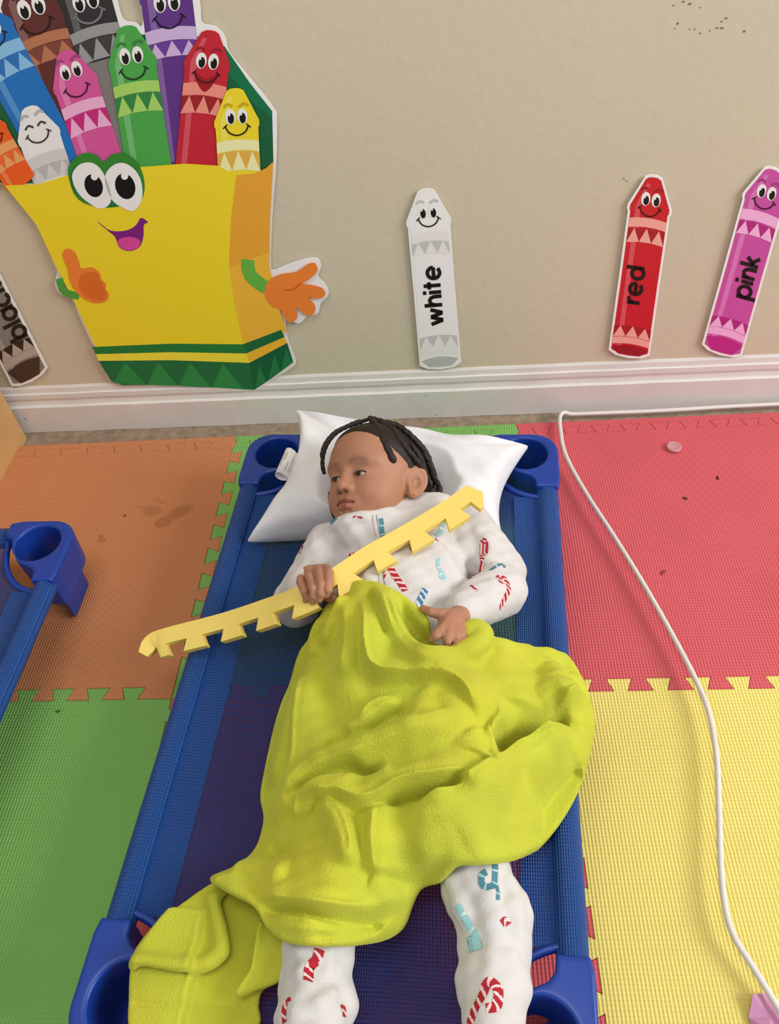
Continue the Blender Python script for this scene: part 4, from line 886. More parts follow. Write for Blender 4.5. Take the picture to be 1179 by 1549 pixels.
# ------------------------------------------------------------ cable, cap, crumbs, wrapper
m_cable = mat('white_cable', (226, 220, 216), .4)
K = catmull([(1.2296,.0479,.002),(1.1476,.0453,.002),(1.0413,.0444,.002),(.9049,.0412,.002),(.7677,.0423,.002),(.7232,.0431,.004),(.7034,.0439,.01),(.6932,.0292,.012),(.6884,-.011,.014),(.6888,-.0961,.018),(.713,-.2034,.02),(.7483,-.3208,.022),(.7782,-.4244,.022),(.8026,-.5204,.022),(.8222,-.6096,.022),(.8298,-.6699,.022),(.8246,-.7383,.022),(.8093,-.8154,.022),(.7924,-.8943,.022),(.7851,-.9467,.022),(.7879,-.9794,.022),(.8007,-1.0093,.02),(.8172,-1.0465,.016),(.8304,-1.0754,.012)], 10)
K[:, 2] = np.maximum(K[:, 2], .0052)
V, F = tube(K, .0042, 12); tag(mesh_obj('white_cable', V, F, m_cable), 'white cable running along the baseboard and across the red and yellow tiles', 'cable')
# translucent cap
bm = bmesh.new(); pr = [(0, .0035), (.0120, .0035), (.0132, .0028), (.0135, .0), (.0148, .0), (.0148, .006), (.0138, .0072), (.0125, .0074), (.0112, .0066), (0, .0064)]
V = []; F = []; sg = 32
for r, z in pr:
    for k in range(sg): V.append((r*math.cos(2*math.pi*k/sg), r*math.sin(2*math.pi*k/sg), z))
for i in range(len(pr)-1):
    for k in range(sg): F.append((i*sg+k, i*sg+(k+1) % sg, (i+1)*sg+(k+1) % sg, (i+1)*sg+k))
cp = mesh_obj('plastic_cap', V, F, mat('pink_cap', (238, 172, 178), .35)); cp.location = (*[(.9083,-.0719)][0], .0006)
MATS['pink_cap'].node_tree.nodes['Principled BSDF'].inputs['Transmission Weight'].default_value = .35
tag(cp, 'small round translucent plastic cap lying on the red tile', 'cap')
def crumb(px, size, col, label, seed, z=0):
    random.seed(seed); bm = bmesh.new(); bmesh.ops.create_icosphere(bm, subdivisions=2, radius=1)
    for v in bm.verts: v.co = (v.co.x*size[0]*random.uniform(.7, 1.2), v.co.y*size[1]*random.uniform(.7, 1.2), max(v.co.z, -.4)*size[2]*random.uniform(.8, 1.2))
    o = bm_obj('crumb', bm, mat('crumb_%d_%d_%d' % col, col, .8), None, True); o.location = (*px, size[2]*.3); o.rotation_euler = (0, 0, seed*1.3); return tag(o, label, 'crumb')
crumb([(.9728,-.1599)][0], (.006, .003, .0018), (110, 30, 24), 'dark red crumb on the red tile, nearest the plastic cap on its right', 1)
crumb([(.9004,-.2113)][0], (.005, .0035, .002), (84, 52, 40), 'brown crumb on the red tile, straight below the plastic cap', 2)
crumb([(.8244,-.3883)][0], (.007, .0035, .0018), (150, 60, 44), 'rust coloured crumb in the middle of the red tile beside the cable', 3)
crumb([(.6593,-.6247)][0], (.003, .003, .0018), (70, 60, 30), 'dark speck on the yellow tile next to the blanket', 4)
crumb([(-.198,-.6409)][0], (.005, .003, .0015), (66, 110, 40), 'small dark bit on the green tile beside the left cot', 5)
crumb([(-.2008,-.2024)][0], (.0035, .0022, .0014), (96, 50, 30), 'small brown speck on the orange tile left of the footprint', 6)
# crumpled pink wrapper under the cable
def wrapper():
    c = np.array([(.8128,-1.0651,.012)][0]); bm = bmesh.new()
    P = [(-.026, .004, .004), (-.018, .026, .014), (.002, .030, .003), (.018, .012, .002), (.034, -.004, .003), (.030, -.030, .004), (0, -.034, .010), (-.020, -.026, .004), (-.004, .004, .007), (.008, -.014, .004), (-.008, -.012, .017)]
    vs = [bm.verts.new(c*np.array([1, 1, 0])+np.array(p)) for p in P]
    for t in ((0, 1, 8), (1, 2, 8), (2, 3, 8), (3, 9, 8), (3, 4, 9), (4, 5, 9), (5, 6, 9), (6, 10, 9), (6, 7, 10), (7, 0, 10), (0, 8, 10), (8, 9, 10)): bm.faces.new([vs[i] for i in t])
    bmesh.ops.recalc_face_normals(bm, faces=bm.faces)
    return bm
o = bm_obj('wrapper', wrapper(), mat('pink_wrapper', (206, 146, 186), .35, noise=.06)); md = o.modifiers.new('thick', 'SOLIDIFY'); md.thickness = .0008
tag(o, 'crumpled pink wrapper under the white cable on the yellow tile', 'wrapper')

# ------------------------------------------------------------ wall decals: flat printed cut-outs
DECALS = {
'white':[
('card',None,(246,243,240),0,[(.4335,.4994),(.4413,.4989),(.4485,.4955),(.4754,.4422),(.4759,.434),(.474,.4309),(.4803,.2878),(.4883,.1265),(.4734,.116),(.4455,.1105),(.4171,.1132),(.4015,.1223),(.3996,.2848),(.3971,.4289),(.395,.4319),(.3949,.4402),(.4187,.4949),(.4257,.4986)]),
('face',None,(240,240,240),2,[(.4336,.4947),(.4406,.4941),(.4469,.4907),(.4707,.4421),(.4711,.4338),(.4695,.4308),(.4756,.2876),(.4831,.1303),(.4698,.1226),(.4453,.1173),(.4203,.1201),(.4066,.1266),(.4043,.285),(.4016,.429),(.3998,.432),(.3997,.4403),(.4206,.4902),(.4267,.4938)]),
('face',None,(243,243,243),3,[(.4236,.482),(.4097,.4406),(.4168,.1291),(.4263,.1295),(.4193,.4408),(.4299,.4821)]),
('face','band#0',(222,221,222),4,[(.4021,.4155),(.4106,.4175),(.4191,.419),(.4275,.42),(.4359,.4205),(.4444,.4205),(.4528,.4199),(.4613,.4189),(.4698,.4173),(.4706,.3993),(.4621,.4009),(.4535,.4019),(.445,.4025),(.4365,.4025),(.428,.402),(.4195,.401),(.4109,.3994),(.4024,.3974)]),
('face','zigzag#0',(190,189,190),4,[(.4024,.3961),(.411,.3981),(.4195,.3997),(.428,.4007),(.4365,.4012),(.445,.4012),(.4536,.4006),(.4621,.3996),(.4707,.398),(.4719,.3729),(.4632,.3745),(.4546,.3756),(.4459,.3762),(.4373,.3762),(.4287,.3756),(.42,.3746),(.4114,.373),(.4028,.3709)]),
('face','zigzag#1',(190,189,190),4,[(.4053,.1896),(.4147,.1922),(.4241,.1942),(.4334,.1956),(.4428,.1963),(.4522,.1964),(.4616,.1958),(.471,.1947),(.4805,.1929),(.4818,.1657),(.4722,.1675),(.4627,.1687),(.4532,.1692),(.4437,.1691),(.4342,.1684),(.4247,.167),(.4152,.1649),(.4056,.1622)]),
('face','band#1',(222,221,222),4,[(.4057,.1606),(.4152,.1633),(.4247,.1653),(.4342,.1667),(.4437,.1675),(.4532,.1676),(.4627,.1671),(.4723,.1659),(.4819,.1641),(.4828,.1444),(.4731,.1463),(.4635,.1475),(.4539,.148),(.4443,.1479),(.4347,.1471),(.4251,.1457),(.4156,.1436),(.4059,.1408)]),
('face','zigzag#0',(222,221,222),5,[(.4028,.3709),(.4258,.3753),(.4138,.3987)]),
('face','zigzag#0',(222,221,222),5,[(.4258,.3753),(.4488,.376),(.4365,.4012)]),
('face','zigzag#0',(222,221,222),5,[(.4488,.376),(.4719,.3729),(.4593,.4)]),
('face','zigzag#1',(222,221,222),5,[(.4056,.1622),(.431,.168),(.4178,.193)]),
('face','zigzag#1',(222,221,222),5,[(.431,.168),(.4563,.1691),(.4428,.1963)]),
('face','zigzag#1',(222,221,222),5,[(.4563,.1691),(.4818,.1657),(.4679,.1951)]),
('face','base_end',(176,177,178),5,[(.406,.1337),(.4157,.1379),(.4253,.141),(.4348,.143),(.4444,.144),(.454,.144),(.4637,.1428),(.4734,.1406),(.4831,.1374),(.4679,.1204),(.4452,.1178),(.4224,.1182)]),
('face','eye#0',(250,248,245),6,[(.4337,.4573),(.4334,.4533),(.4323,.4496),(.4306,.4467),(.4284,.4448),(.4259,.4441),(.4233,.4447),(.421,.4465),(.4191,.4493),(.4179,.4529),(.4174,.4569),(.4177,.4609),(.4188,.4645),(.4205,.4674),(.4227,.4693),(.4252,.4699),(.4277,.4694),(.43,.4676),(.4319,.4648),(.4331,.4613)]),
('face','eyebrow#0',(187,187,187),6,[(.4173,.4708),(.4183,.4719),(.4197,.4736),(.4211,.4749),(.4219,.4753),(.4228,.4751),(.4245,.4742),(.4263,.473),(.4276,.4722),(.4298,.4759),(.4285,.4767),(.4265,.478),(.4241,.4792),(.4213,.4796),(.4187,.4785),(.4168,.4766),(.4152,.4749),(.4142,.4738)]),
('face','eye#1',(250,248,245),6,[(.4521,.4577),(.4519,.4537),(.4509,.4501),(.4492,.4472),(.447,.4453),(.4445,.4446),(.442,.4451),(.4396,.4469),(.4377,.4498),(.4365,.4534),(.4359,.4573),(.4362,.4613),(.4372,.4649),(.4389,.4678),(.4411,.4697),(.4436,.4703),(.4461,.4698),(.4484,.468),(.4503,.4652),(.4516,.4617)]),
('face','eyebrow#1',(187,187,187),6,[(.4402,.4711),(.4416,.4722),(.4436,.4739),(.4456,.4753),(.447,.4759),(.4481,.4756),(.4497,.4748),(.4514,.4736),(.4527,.4727),(.4549,.4764),(.4537,.4772),(.4518,.4785),(.4493,.4797),(.4464,.4802),(.4436,.4791),(.4411,.4774),(.439,.4757),(.4376,.4745)]),
('face','eye#0',(20,16,16),7,[(.4312,.4542),(.4308,.4504),(.4295,.4472),(.4275,.4454),(.4252,.4454),(.4231,.4471),(.4216,.4501),(.421,.454),(.4214,.4578),(.4227,.461),(.4247,.4627),(.427,.4628),(.4291,.4611),(.4306,.4581)]),
('face','eye#1',(20,16,16),7,[(.4497,.4547),(.4493,.4508),(.448,.4477),(.4461,.4459),(.4438,.4458),(.4417,.4475),(.4402,.4506),(.4395,.4544),(.4399,.4583),(.4412,.4614),(.4432,.4631),(.4454,.4632),(.4475,.4615),(.449,.4585)]),
('face','smile',(30,25,25),7,[(.4155,.4447),(.4162,.4431),(.4171,.4407),(.4183,.438),(.4198,.4353),(.4218,.433),(.4241,.4313),(.4268,.4299),(.4298,.4287),(.4328,.4279),(.4357,.4277),(.4386,.4281),(.4416,.429),(.4444,.4303),(.447,.4319),(.4493,.4337),(.4511,.4361),(.4524,.4389),(.4535,.4416),(.4542,.444),(.4548,.4456),(.4523,.4467),(.4517,.445),(.451,.4427),(.45,.4401),(.4488,.4376),(.4474,.4358),(.4455,.4343),(.4432,.4329),(.4406,.4317),(.4381,.4309),(.4356,.4306),(.4332,.4308),(.4305,.4314),(.4279,.4325),(.4255,.4338),(.4235,.4352),(.422,.437),(.4207,.4393),(.4195,.4419),(.4186,.4442),(.4179,.4458)]),
('face','smile',(30,25,25),7,[(.4195,.4484),(.416,.4453),(.4125,.4414),(.414,.4399),(.4174,.4437),(.4209,.4467)]),
('face','smile',(30,25,25),7,[(.4493,.4474),(.4529,.4446),(.4566,.4409),(.458,.4426),(.4543,.4462),(.4506,.4492)]),
('face','eye#0',(250,248,245),8,[(.4257,.4609),(.4253,.4591),(.424,.4583),(.4228,.459),(.4222,.4609),(.4227,.4627),(.4239,.4635),(.4252,.4627)]),
('face','eye#1',(250,248,245),8,[(.4442,.4614),(.4438,.4595),(.4425,.4587),(.4413,.4595),(.4407,.4613),(.4411,.4631),(.4424,.4639),(.4436,.4632)]),
('letter#0',None,(24,20,20),8,[(.4323,.2182),(.4556,.2277),(.4531,.236),(.4298,.2266)]),
('letter#0',None,(24,20,20),8,[(.4553,.2361),(.4316,.2436),(.4296,.2352),(.4534,.2276)]),
('letter#0',None,(24,20,20),8,[(.4318,.2352),(.455,.2446),(.4525,.2528),(.4294,.2435)]),
('letter#0',None,(24,20,20),8,[(.4547,.2528),(.4312,.2602),(.4292,.252),(.4528,.2445)]),
('letter#1',None,(24,20,20),8,[(.4193,.2611),(.4539,.2624),(.4536,.2709),(.4191,.2696)]),
('letter#1',None,(24,20,20),8,[(.4425,.2704),(.4366,.2715),(.4338,.2741),(.4333,.2766),(.4344,.2785),(.4376,.2805),(.4427,.2811),(.4532,.2815),(.4529,.2898),(.4422,.2894),(.4355,.2885),(.4294,.2847),(.426,.2778),(.4276,.2695),(.4336,.2637),(.4412,.262)]),
('letter#2',None,(24,20,20),8,[(.4293,.29),(.4529,.2909),(.4526,.2991),(.4291,.2983)]),
('letter#2',None,(24,20,20),8,[(.4239,.2981),(.4173,.2979),(.4175,.2896),(.4241,.2898)]),
('letter#3',None,(24,20,20),8,[(.4195,.3046),(.4523,.3057),(.452,.3139),(.4194,.3128)]),
('letter#3',None,(24,20,20),8,[(.4338,.3012),(.4334,.317),(.4262,.3168),(.4265,.301)]),
('letter#4',None,(24,20,20),8,[(.4386,.3517),(.4345,.3509),(.4303,.3484),(.427,.3446),(.425,.3399),(.4246,.3347),(.4259,.3296),(.4286,.3253),(.4325,.3221),(.4371,.3205),(.442,.3204),(.4466,.322),(.4505,.3251),(.4534,.3293),(.4547,.3344),(.4544,.3396),(.4525,.3444),(.4497,.3478),(.4445,.3425),(.4465,.3401),(.4474,.3378),(.4476,.3354),(.4469,.333),(.4455,.3309),(.4435,.3293),(.4409,.3284),(.4382,.3284),(.4357,.3293),(.4337,.3309),(.4323,.3331),(.4317,.3354),(.4319,.3379),(.4329,.3402),(.4345,.3421),(.4368,.3434),(.44,.344)]),
('letter#4',None,(24,20,20),8,[(.4436,.3249),(.4429,.348),(.4357,.3478),(.4364,.3247)]),
],
'red':[
('card',None,(246,243,240),0,[(.8223,.4983),(.8299,.4961),(.8369,.4913),(.8627,.4321),(.863,.4241),(.8611,.4216),(.8654,.2817),(.8712,.1224),(.8564,.1163),(.8289,.1186),(.8014,.1287),(.7863,.1414),(.7866,.2988),(.786,.4374),(.784,.4407),(.7841,.4486),(.8079,.4973),(.8147,.4993)]),
('face',None,(192,30,44),2,[(.8224,.4938),(.8291,.4918),(.8353,.4871),(.858,.433),(.8583,.4251),(.8567,.4225),(.8607,.2827),(.866,.1274),(.8529,.1236),(.8288,.1251),(.8046,.1344),(.7913,.1441),(.7912,.2978),(.7904,.4365),(.7887,.4397),(.7887,.4476),(.8096,.4924),(.8156,.4946)]),
('face',None,(205,79,90),3,[(.8124,.484),(.7984,.4456),(.8013,.1438),(.8105,.1417),(.8077,.4436),(.8185,.4827)]),
('face','band#0',(238,160,150),4,[(.7908,.4236),(.799,.4236),(.8072,.423),(.8154,.422),(.8236,.4205),(.8319,.4185),(.8401,.4161),(.8484,.4131),(.8568,.4097),(.8574,.3923),(.849,.3958),(.8406,.3988),(.8323,.4013),(.8239,.4033),(.8156,.4048),(.8074,.4058),(.7991,.4063),(.7908,.4064)]),
('face','zigzag#0',(160,28,40),4,[(.7908,.4039),(.7991,.4039),(.8074,.4033),(.8157,.4023),(.824,.4008),(.8323,.3988),(.8407,.3963),(.849,.3933),(.8574,.3897),(.8584,.363),(.8498,.3666),(.8414,.3697),(.8329,.3722),(.8245,.3743),(.816,.3758),(.8076,.3769),(.7992,.3774),(.7908,.3774)]),
('face','zigzag#1',(160,28,40),4,[(.7909,.1991),(.8001,.1992),(.8092,.1987),(.8184,.1976),(.8276,.1958),(.8368,.1935),(.846,.1905),(.8552,.187),(.8645,.1828),(.8654,.158),(.856,.1622),(.8466,.1659),(.8373,.1689),(.828,.1712),(.8187,.173),(.8094,.1741),(.8002,.1747),(.7909,.1746)]),
('face','band#1',(238,160,150),4,[(.7909,.173),(.8002,.1731),(.8095,.1726),(.8187,.1714),(.828,.1697),(.8373,.1673),(.8467,.1643),(.856,.1607),(.8654,.1564),(.866,.1406),(.8565,.1449),(.8471,.1486),(.8377,.1516),(.8283,.154),(.8189,.1558),(.8096,.1569),(.8003,.1575),(.7909,.1574)]),
('face','zigzag#0',(238,160,150),5,[(.7908,.3774),(.8132,.3762),(.8018,.4037)]),
('face','zigzag#0',(238,160,150),5,[(.8132,.3762),(.8357,.3714),(.824,.4008)]),
('face','zigzag#0',(238,160,150),5,[(.8357,.3714),(.8584,.363),(.8462,.3943)]),
('face','zigzag#1',(238,160,150),5,[(.7909,.1746),(.8156,.1734),(.8031,.1991)]),
('face','zigzag#1',(238,160,150),5,[(.8156,.1734),(.8404,.1679),(.8276,.1958)]),
('face','zigzag#1',(238,160,150),5,[(.8404,.1679),(.8654,.158),(.8521,.1882)]),
('face','base_end',(150,22,40),5,[(.7909,.1506),(.8003,.1521),(.8096,.1525),(.819,.1519),(.8284,.1503),(.8378,.1477),(.8472,.1441),(.8567,.1395),(.8662,.1338),(.851,.1221),(.8288,.1256),(.8066,.132)]),
('face','eye#0',(250,248,245),6,[(.8219,.4548),(.8216,.4511),(.8205,.4478),(.8188,.4455),(.8166,.4441),(.8142,.4441),(.8117,.4452),(.8095,.4474),(.8077,.4505),(.8065,.4542),(.8061,.4581),(.8065,.4619),(.8076,.4651),(.8093,.4674),(.8114,.4687),(.8139,.4688),(.8163,.4677),(.8185,.4655),(.8203,.4624),(.8215,.4587)]),
('face','eyebrow#0',(149,23,34),6,[(.8062,.4713),(.8072,.4722),(.8086,.4734),(.8099,.4744),(.8107,.4746),(.8116,.4742),(.8132,.473),(.815,.4714),(.8162,.4703),(.8184,.4734),(.8172,.4744),(.8153,.4761),(.8129,.4778),(.8102,.4789),(.8077,.4783),(.8057,.477),(.8042,.4757),(.8032,.4749)]),
('face','eye#1',(250,248,245),6,[(.84,.451),(.8397,.4473),(.8387,.444),(.837,.4416),(.8348,.4403),(.8324,.4402),(.8299,.4414),(.8276,.4436),(.8258,.4467),(.8246,.4504),(.8242,.4544),(.8245,.4581),(.8255,.4613),(.8272,.4636),(.8294,.4649),(.8318,.465),(.8343,.4639),(.8365,.4617),(.8383,.4586),(.8395,.4549)]),
('face','eyebrow#1',(149,23,34),6,[(.8285,.4665),(.8299,.4672),(.8319,.4684),(.8339,.4693),(.8352,.4695),(.8363,.469),(.8379,.4678),(.8396,.4663),(.8408,.4652),(.843,.4682),(.8418,.4693),(.8399,.4709),(.8376,.4727),(.8347,.4737),(.832,.4734),(.8295,.4723),(.8274,.4711),(.826,.4703)]),
('face','eye#0',(20,16,16),7,[(.8201,.4525),(.8197,.4489),(.8183,.4462),(.8163,.445),(.8141,.4455),(.8121,.4475),(.8107,.4508),(.8102,.4546),(.8106,.4582),(.812,.4608),(.8139,.462),(.8161,.4616),(.8181,.4595),(.8195,.4563)]),
('face','eye#1',(20,16,16),7,[(.8382,.4487),(.8378,.4451),(.8365,.4424),(.8345,.4412),(.8323,.4417),(.8303,.4437),(.8288,.447),(.8283,.4508),(.8287,.4544),(.83,.4571),(.8319,.4583),(.8341,.4578),(.8362,.4558),(.8376,.4525)]),
('face','smile',(60,14,18),7,[(.8041,.4434),(.8047,.4417),(.8056,.4393),(.8067,.4364),(.8082,.4335),(.8101,.4309),(.8124,.4287),(.815,.4267),(.8178,.4249),(.8207,.4235),(.8236,.4226),(.8265,.4223),(.8294,.4225),(.8322,.423),(.8348,.424),(.837,.4252),(.8388,.427),(.8401,.4294),(.8412,.4318),(.842,.4339),(.8426,.4353),(.8401,.4369),(.8395,.4354),(.8388,.4333),(.8378,.4311),(.8366,.429),(.8352,.4276),(.8333,.4266),(.831,.4258),(.8285,.4252),(.826,.4251),(.8236,.4253),(.8212,.4261),(.8186,.4273),(.816,.4289),(.8137,.4307),(.8118,.4325),(.8103,.4346),(.8091,.4371),(.808,.4398),(.8071,.4422),(.8065,.4439)]),
('face','smile',(60,14,18),7,[(.8081,.4461),(.8046,.4439),(.8011,.441),(.8026,.4392),(.806,.442),(.8094,.4441)]),
('face','smile',(60,14,18),7,[(.8372,.4383),(.8407,.4347),(.8442,.4304),(.8457,.4316),(.8421,.436),(.8385,.4397)]),
('face','eye#0',(250,248,245),8,[(.8135,.4598),(.813,.4582),(.8118,.4577),(.8106,.4587),(.8101,.4605),(.8106,.4622),(.8118,.4626),(.813,.4617)]),
('face','eye#1',(250,248,245),8,[(.8316,.456),(.8311,.4544),(.8299,.4539),(.8287,.4549),(.8281,.4568),(.8286,.4584),(.8298,.4589),(.831,.4579)]),
('letter#0',None,(24,20,20),8,[(.8085,.2486),(.8333,.2432),(.8331,.2513),(.8085,.2567)]),
('letter#0',None,(24,20,20),8,[(.8226,.2535),(.8165,.2565),(.8146,.2593),(.8144,.2641),(.8074,.2649),(.8082,.2576),(.8132,.2502),(.8209,.2461)]),
('letter#1',None,(24,20,20),8,[(.8205,.295),(.8165,.2952),(.8123,.2938),(.809,.2909),(.807,.2867),(.8066,.2817),(.8077,.2765),(.8103,.2716),(.8141,.2676),(.8186,.2648),(.8233,.2636),(.8279,.264),(.8318,.266),(.8346,.2695),(.836,.2741),(.8358,.2793),(.834,.2844),(.8313,.2885),(.8261,.2845),(.8281,.2817),(.8289,.2792),(.829,.2768),(.8284,.2746),(.827,.2729),(.8249,.2718),(.8224,.2716),(.8198,.2723),(.8173,.2738),(.8154,.2759),(.8141,.2783),(.8135,.2808),(.8138,.2831),(.8147,.2851),(.8164,.2866),(.8186,.2873),(.8217,.2871)]),
('letter#1',None,(24,20,20),8,[(.825,.2676),(.8246,.2903),(.8177,.2918),(.818,.2691)]),
('letter#2',None,(24,20,20),8,[(.82,.3269),(.8155,.327),(.811,.3251),(.8078,.3215),(.8063,.3164),(.8069,.3107),(.8094,.3051),(.8134,.3006),(.8184,.2975),(.8237,.2964),(.8286,.2973),(.8325,.3001),(.8349,.3046),(.8353,.3102),(.8336,.3159),(.8303,.321),(.8257,.3248),(.8212,.3267),(.8201,.3195),(.8236,.3182),(.826,.3161),(.8277,.3136),(.8284,.3109),(.8282,.3083),(.8271,.3061),(.8251,.3047),(.8224,.3042),(.8195,.3048),(.8168,.3065),(.8147,.3088),(.8134,.3115),(.8132,.3142),(.8139,.3166),(.8155,.3184),(.8179,.3194),(.8213,.3193)]),
('letter#2',None,(24,20,20),8,[(.7986,.3241),(.8318,.3169),(.8316,.3245),(.7986,.3316)]),
],
'pink':[
('card',None,(246,243,240),0,[(1.0174,.4989),(1.0251,.4957),(1.032,.4901),(1.0562,.4303),(1.0562,.4227),(1.0542,.4206),(1.0542,.2748),(1.0549,.1121),(1.0397,.1088),(1.0119,.1156),(.9843,.1297),(.9696,.1444),(.975,.3033),(.9791,.4464),(.9772,.4498),(.9775,.4572),(1.0029,.4999),(1.0098,.5008)]),
('face',None,(190,78,158),2,[(1.0174,.4946),(1.0241,.4917),(1.0302,.4864),(1.0515,.4319),(1.0515,.4243),(1.0498,.4222),(1.0495,.2765),(1.0499,.1177),(1.0364,.1163),(1.012,.1218),(.9877,.1347),(.9747,.1461),(.9796,.3016),(.9834,.4449),(.9818,.4482),(.982,.4556),(1.0045,.495),(1.0106,.4962)]),
('face',None,(204,116,179),3,[(1.007,.4867),(.9917,.4523),(.9847,.1442),(.994,.1407),(1.001,.4491),(1.0131,.4846)]),
('face','band#0',(232,170,214),4,[(.9833,.4281),(.9915,.4268),(.9998,.4252),(1.008,.423),(1.0163,.4204),(1.0246,.4173),(1.0328,.4138),(1.0411,.4097),(1.0495,.4052),(1.0495,.3862),(1.0411,.3908),(1.0327,.3949),(1.0244,.3985),(1.016,.4016),(1.0077,.4043),(.9993,.4064),(.991,.4082),(.9827,.4094)]),
('face','zigzag#0',(168,40,122),4,[(.9826,.407),(.9909,.4058),(.9993,.4041),(1.0076,.4019),(1.016,.3992),(1.0243,.3961),(1.0327,.3925),(1.0411,.3884),(1.0495,.3838),(1.0496,.3594),(1.0411,.3641),(1.0326,.3683),(1.0241,.372),(1.0156,.3752),(1.0072,.3779),(.9987,.3801),(.9903,.3819),(.9818,.3831)]),
('face','zigzag#1',(168,40,122),4,[(.9764,.2119),(.9856,.2105),(.9947,.2086),(1.0039,.206),(1.0131,.2029),(1.0223,.1992),(1.0316,.195),(1.0408,.1901),(1.0501,.1846),(1.0502,.161),(1.0408,.1665),(1.0314,.1715),(1.0221,.1758),(1.0128,.1796),(1.0035,.1828),(.9942,.1853),(.9849,.1873),(.9756,.1887)]),
('face','band#1',(232,170,214),4,[(.9756,.1873),(.9849,.1859),(.9942,.1839),(1.0035,.1813),(1.0128,.1781),(1.0221,.1744),(1.0314,.17),(1.0408,.165),(1.0502,.1595),(1.0502,.1429),(1.0407,.1485),(1.0313,.1535),(1.0219,.158),(1.0125,.1618),(1.0032,.165),(.9938,.1676),(.9844,.1696),(.975,.171)]),
('face','zigzag#0',(232,170,214),5,[(.9818,.3831),(1.0044,.3787),(.9937,.4053)]),
('face','zigzag#0',(232,170,214),5,[(1.0044,.3787),(1.0269,.3708),(1.016,.3992)]),
('face','zigzag#0',(232,170,214),5,[(1.0269,.3708),(1.0496,.3594),(1.0383,.3898)]),
('face','zigzag#1',(232,170,214),5,[(.9756,.1887),(1.0004,.1837),(.9886,.2099)]),
('face','zigzag#1',(232,170,214),5,[(1.0004,.1837),(1.0252,.1745),(1.0131,.2029)]),
('face','zigzag#1',(232,170,214),5,[(1.0252,.1745),(1.0502,.161),(1.0377,.1918)]),
('face','base_end',(180,40,130),5,[(.9748,.1647),(.9843,.1645),(.9937,.1634),(1.0031,.1613),(1.0125,.1583),(1.0219,.1543),(1.0313,.1493),(1.0407,.1433),(1.0502,.1364),(1.0344,.1152),(1.012,.1223),(.9897,.1321)]),
('face','eye#0',(250,248,245),6,[(1.0157,.4555),(1.0152,.452),(1.0141,.4491),(1.0122,.447),(1.01,.4461),(1.0075,.4464),(1.0051,.4478),(1.0029,.4502),(1.0012,.4534),(1.0001,.4571),(.9998,.4609),(1.0003,.4643),(1.0015,.4672),(1.0033,.4692),(1.0055,.4701),(1.008,.4698),(1.0104,.4684),(1.0126,.466),(1.0143,.4629),(1.0153,.4592)]),
('face','eyebrow#0',(148,60,123),6,[(1.0003,.4734),(1.0014,.474),(1.0028,.475),(1.0042,.4757),(1.005,.4759),(1.0058,.4753),(1.0074,.4739),(1.0092,.4722),(1.0104,.471),(1.0127,.4736),(1.0115,.4748),(1.0096,.4766),(1.0073,.4785),(1.0046,.4799),(1.002,.4798),(1,.4788),(.9985,.4778),(.9974,.4771)]),
('face','eye#1',(250,248,245),6,[(1.0338,.4493),(1.0334,.4458),(1.0323,.4428),(1.0305,.4408),(1.0282,.4399),(1.0258,.4401),(1.0233,.4416),(1.0211,.444),(1.0193,.4473),(1.0183,.4509),(1.0179,.4547),(1.0184,.4582),(1.0195,.4611),(1.0213,.4631),(1.0235,.464),(1.026,.4637),(1.0284,.4623),(1.0306,.4599),(1.0324,.4567),(1.0335,.4531)]),
('face','eyebrow#1',(148,60,123),6,[(1.0227,.4656),(1.0241,.4661),(1.0262,.4669),(1.0282,.4675),(1.0296,.4675),(1.0306,.4669),(1.0322,.4655),(1.0339,.4639),(1.0351,.4627),(1.0374,.4652),(1.0362,.4664),(1.0344,.4682),(1.032,.4702),(1.0292,.4716),(1.0264,.4717),(1.0239,.471),(1.0217,.4701),(1.0203,.4696)]),
('face','eye#0',(20,16,16),7,[(1.0141,.4536),(1.0135,.4503),(1.0121,.4479),(1.0101,.447),(1.0079,.4478),(1.0059,.45),(1.0046,.4533),(1.0041,.457),(1.0047,.4603),(1.0061,.4626),(1.0082,.4635),(1.0104,.4628),(1.0123,.4605),(1.0137,.4573)]),
('face','eye#1',(20,16,16),7,[(1.0323,.4474),(1.0317,.4441),(1.0303,.4417),(1.0283,.4408),(1.0261,.4415),(1.0241,.4438),(1.0227,.4471),(1.0223,.4508),(1.0228,.4542),(1.0242,.4565),(1.0262,.4574),(1.0284,.4566),(1.0304,.4544),(1.0318,.4511)]),
('face','smile',(50,16,40),7,[(.9973,.4472),(.9979,.4455),(.9987,.4431),(.9998,.4402),(1.0012,.4372),(1.003,.4345),(1.0052,.4321),(1.0078,.4298),(1.0106,.4277),(1.0135,.4259),(1.0164,.4247),(1.0192,.424),(1.0222,.4237),(1.025,.4239),(1.0277,.4244),(1.0299,.4252),(1.0318,.4267),(1.0333,.4287),(1.0344,.4309),(1.0353,.4327),(1.0359,.434),(1.0335,.4358),(1.0328,.4345),(1.032,.4327),(1.0309,.4307),(1.0297,.4289),(1.0282,.4277),(1.0263,.4271),(1.0239,.4266),(1.0214,.4265),(1.0188,.4267),(1.0164,.4273),(1.014,.4283),(1.0114,.4299),(1.0089,.4318),(1.0066,.4338),(1.0048,.4358),(1.0034,.4379),(1.0022,.4405),(1.0012,.4432),(1.0004,.4456),(.9998,.4474)]),
('face','smile',(50,16,40),7,[(1.0014,.4491),(.9979,.4476),(.9943,.4453),(.9957,.4434),(.9992,.4456),(1.0027,.4471)]),
('face','smile',(50,16,40),7,[(1.0306,.4376),(1.034,.4337),(1.0375,.4291),(1.0389,.4301),(1.0354,.4347),(1.0319,.4387)]),
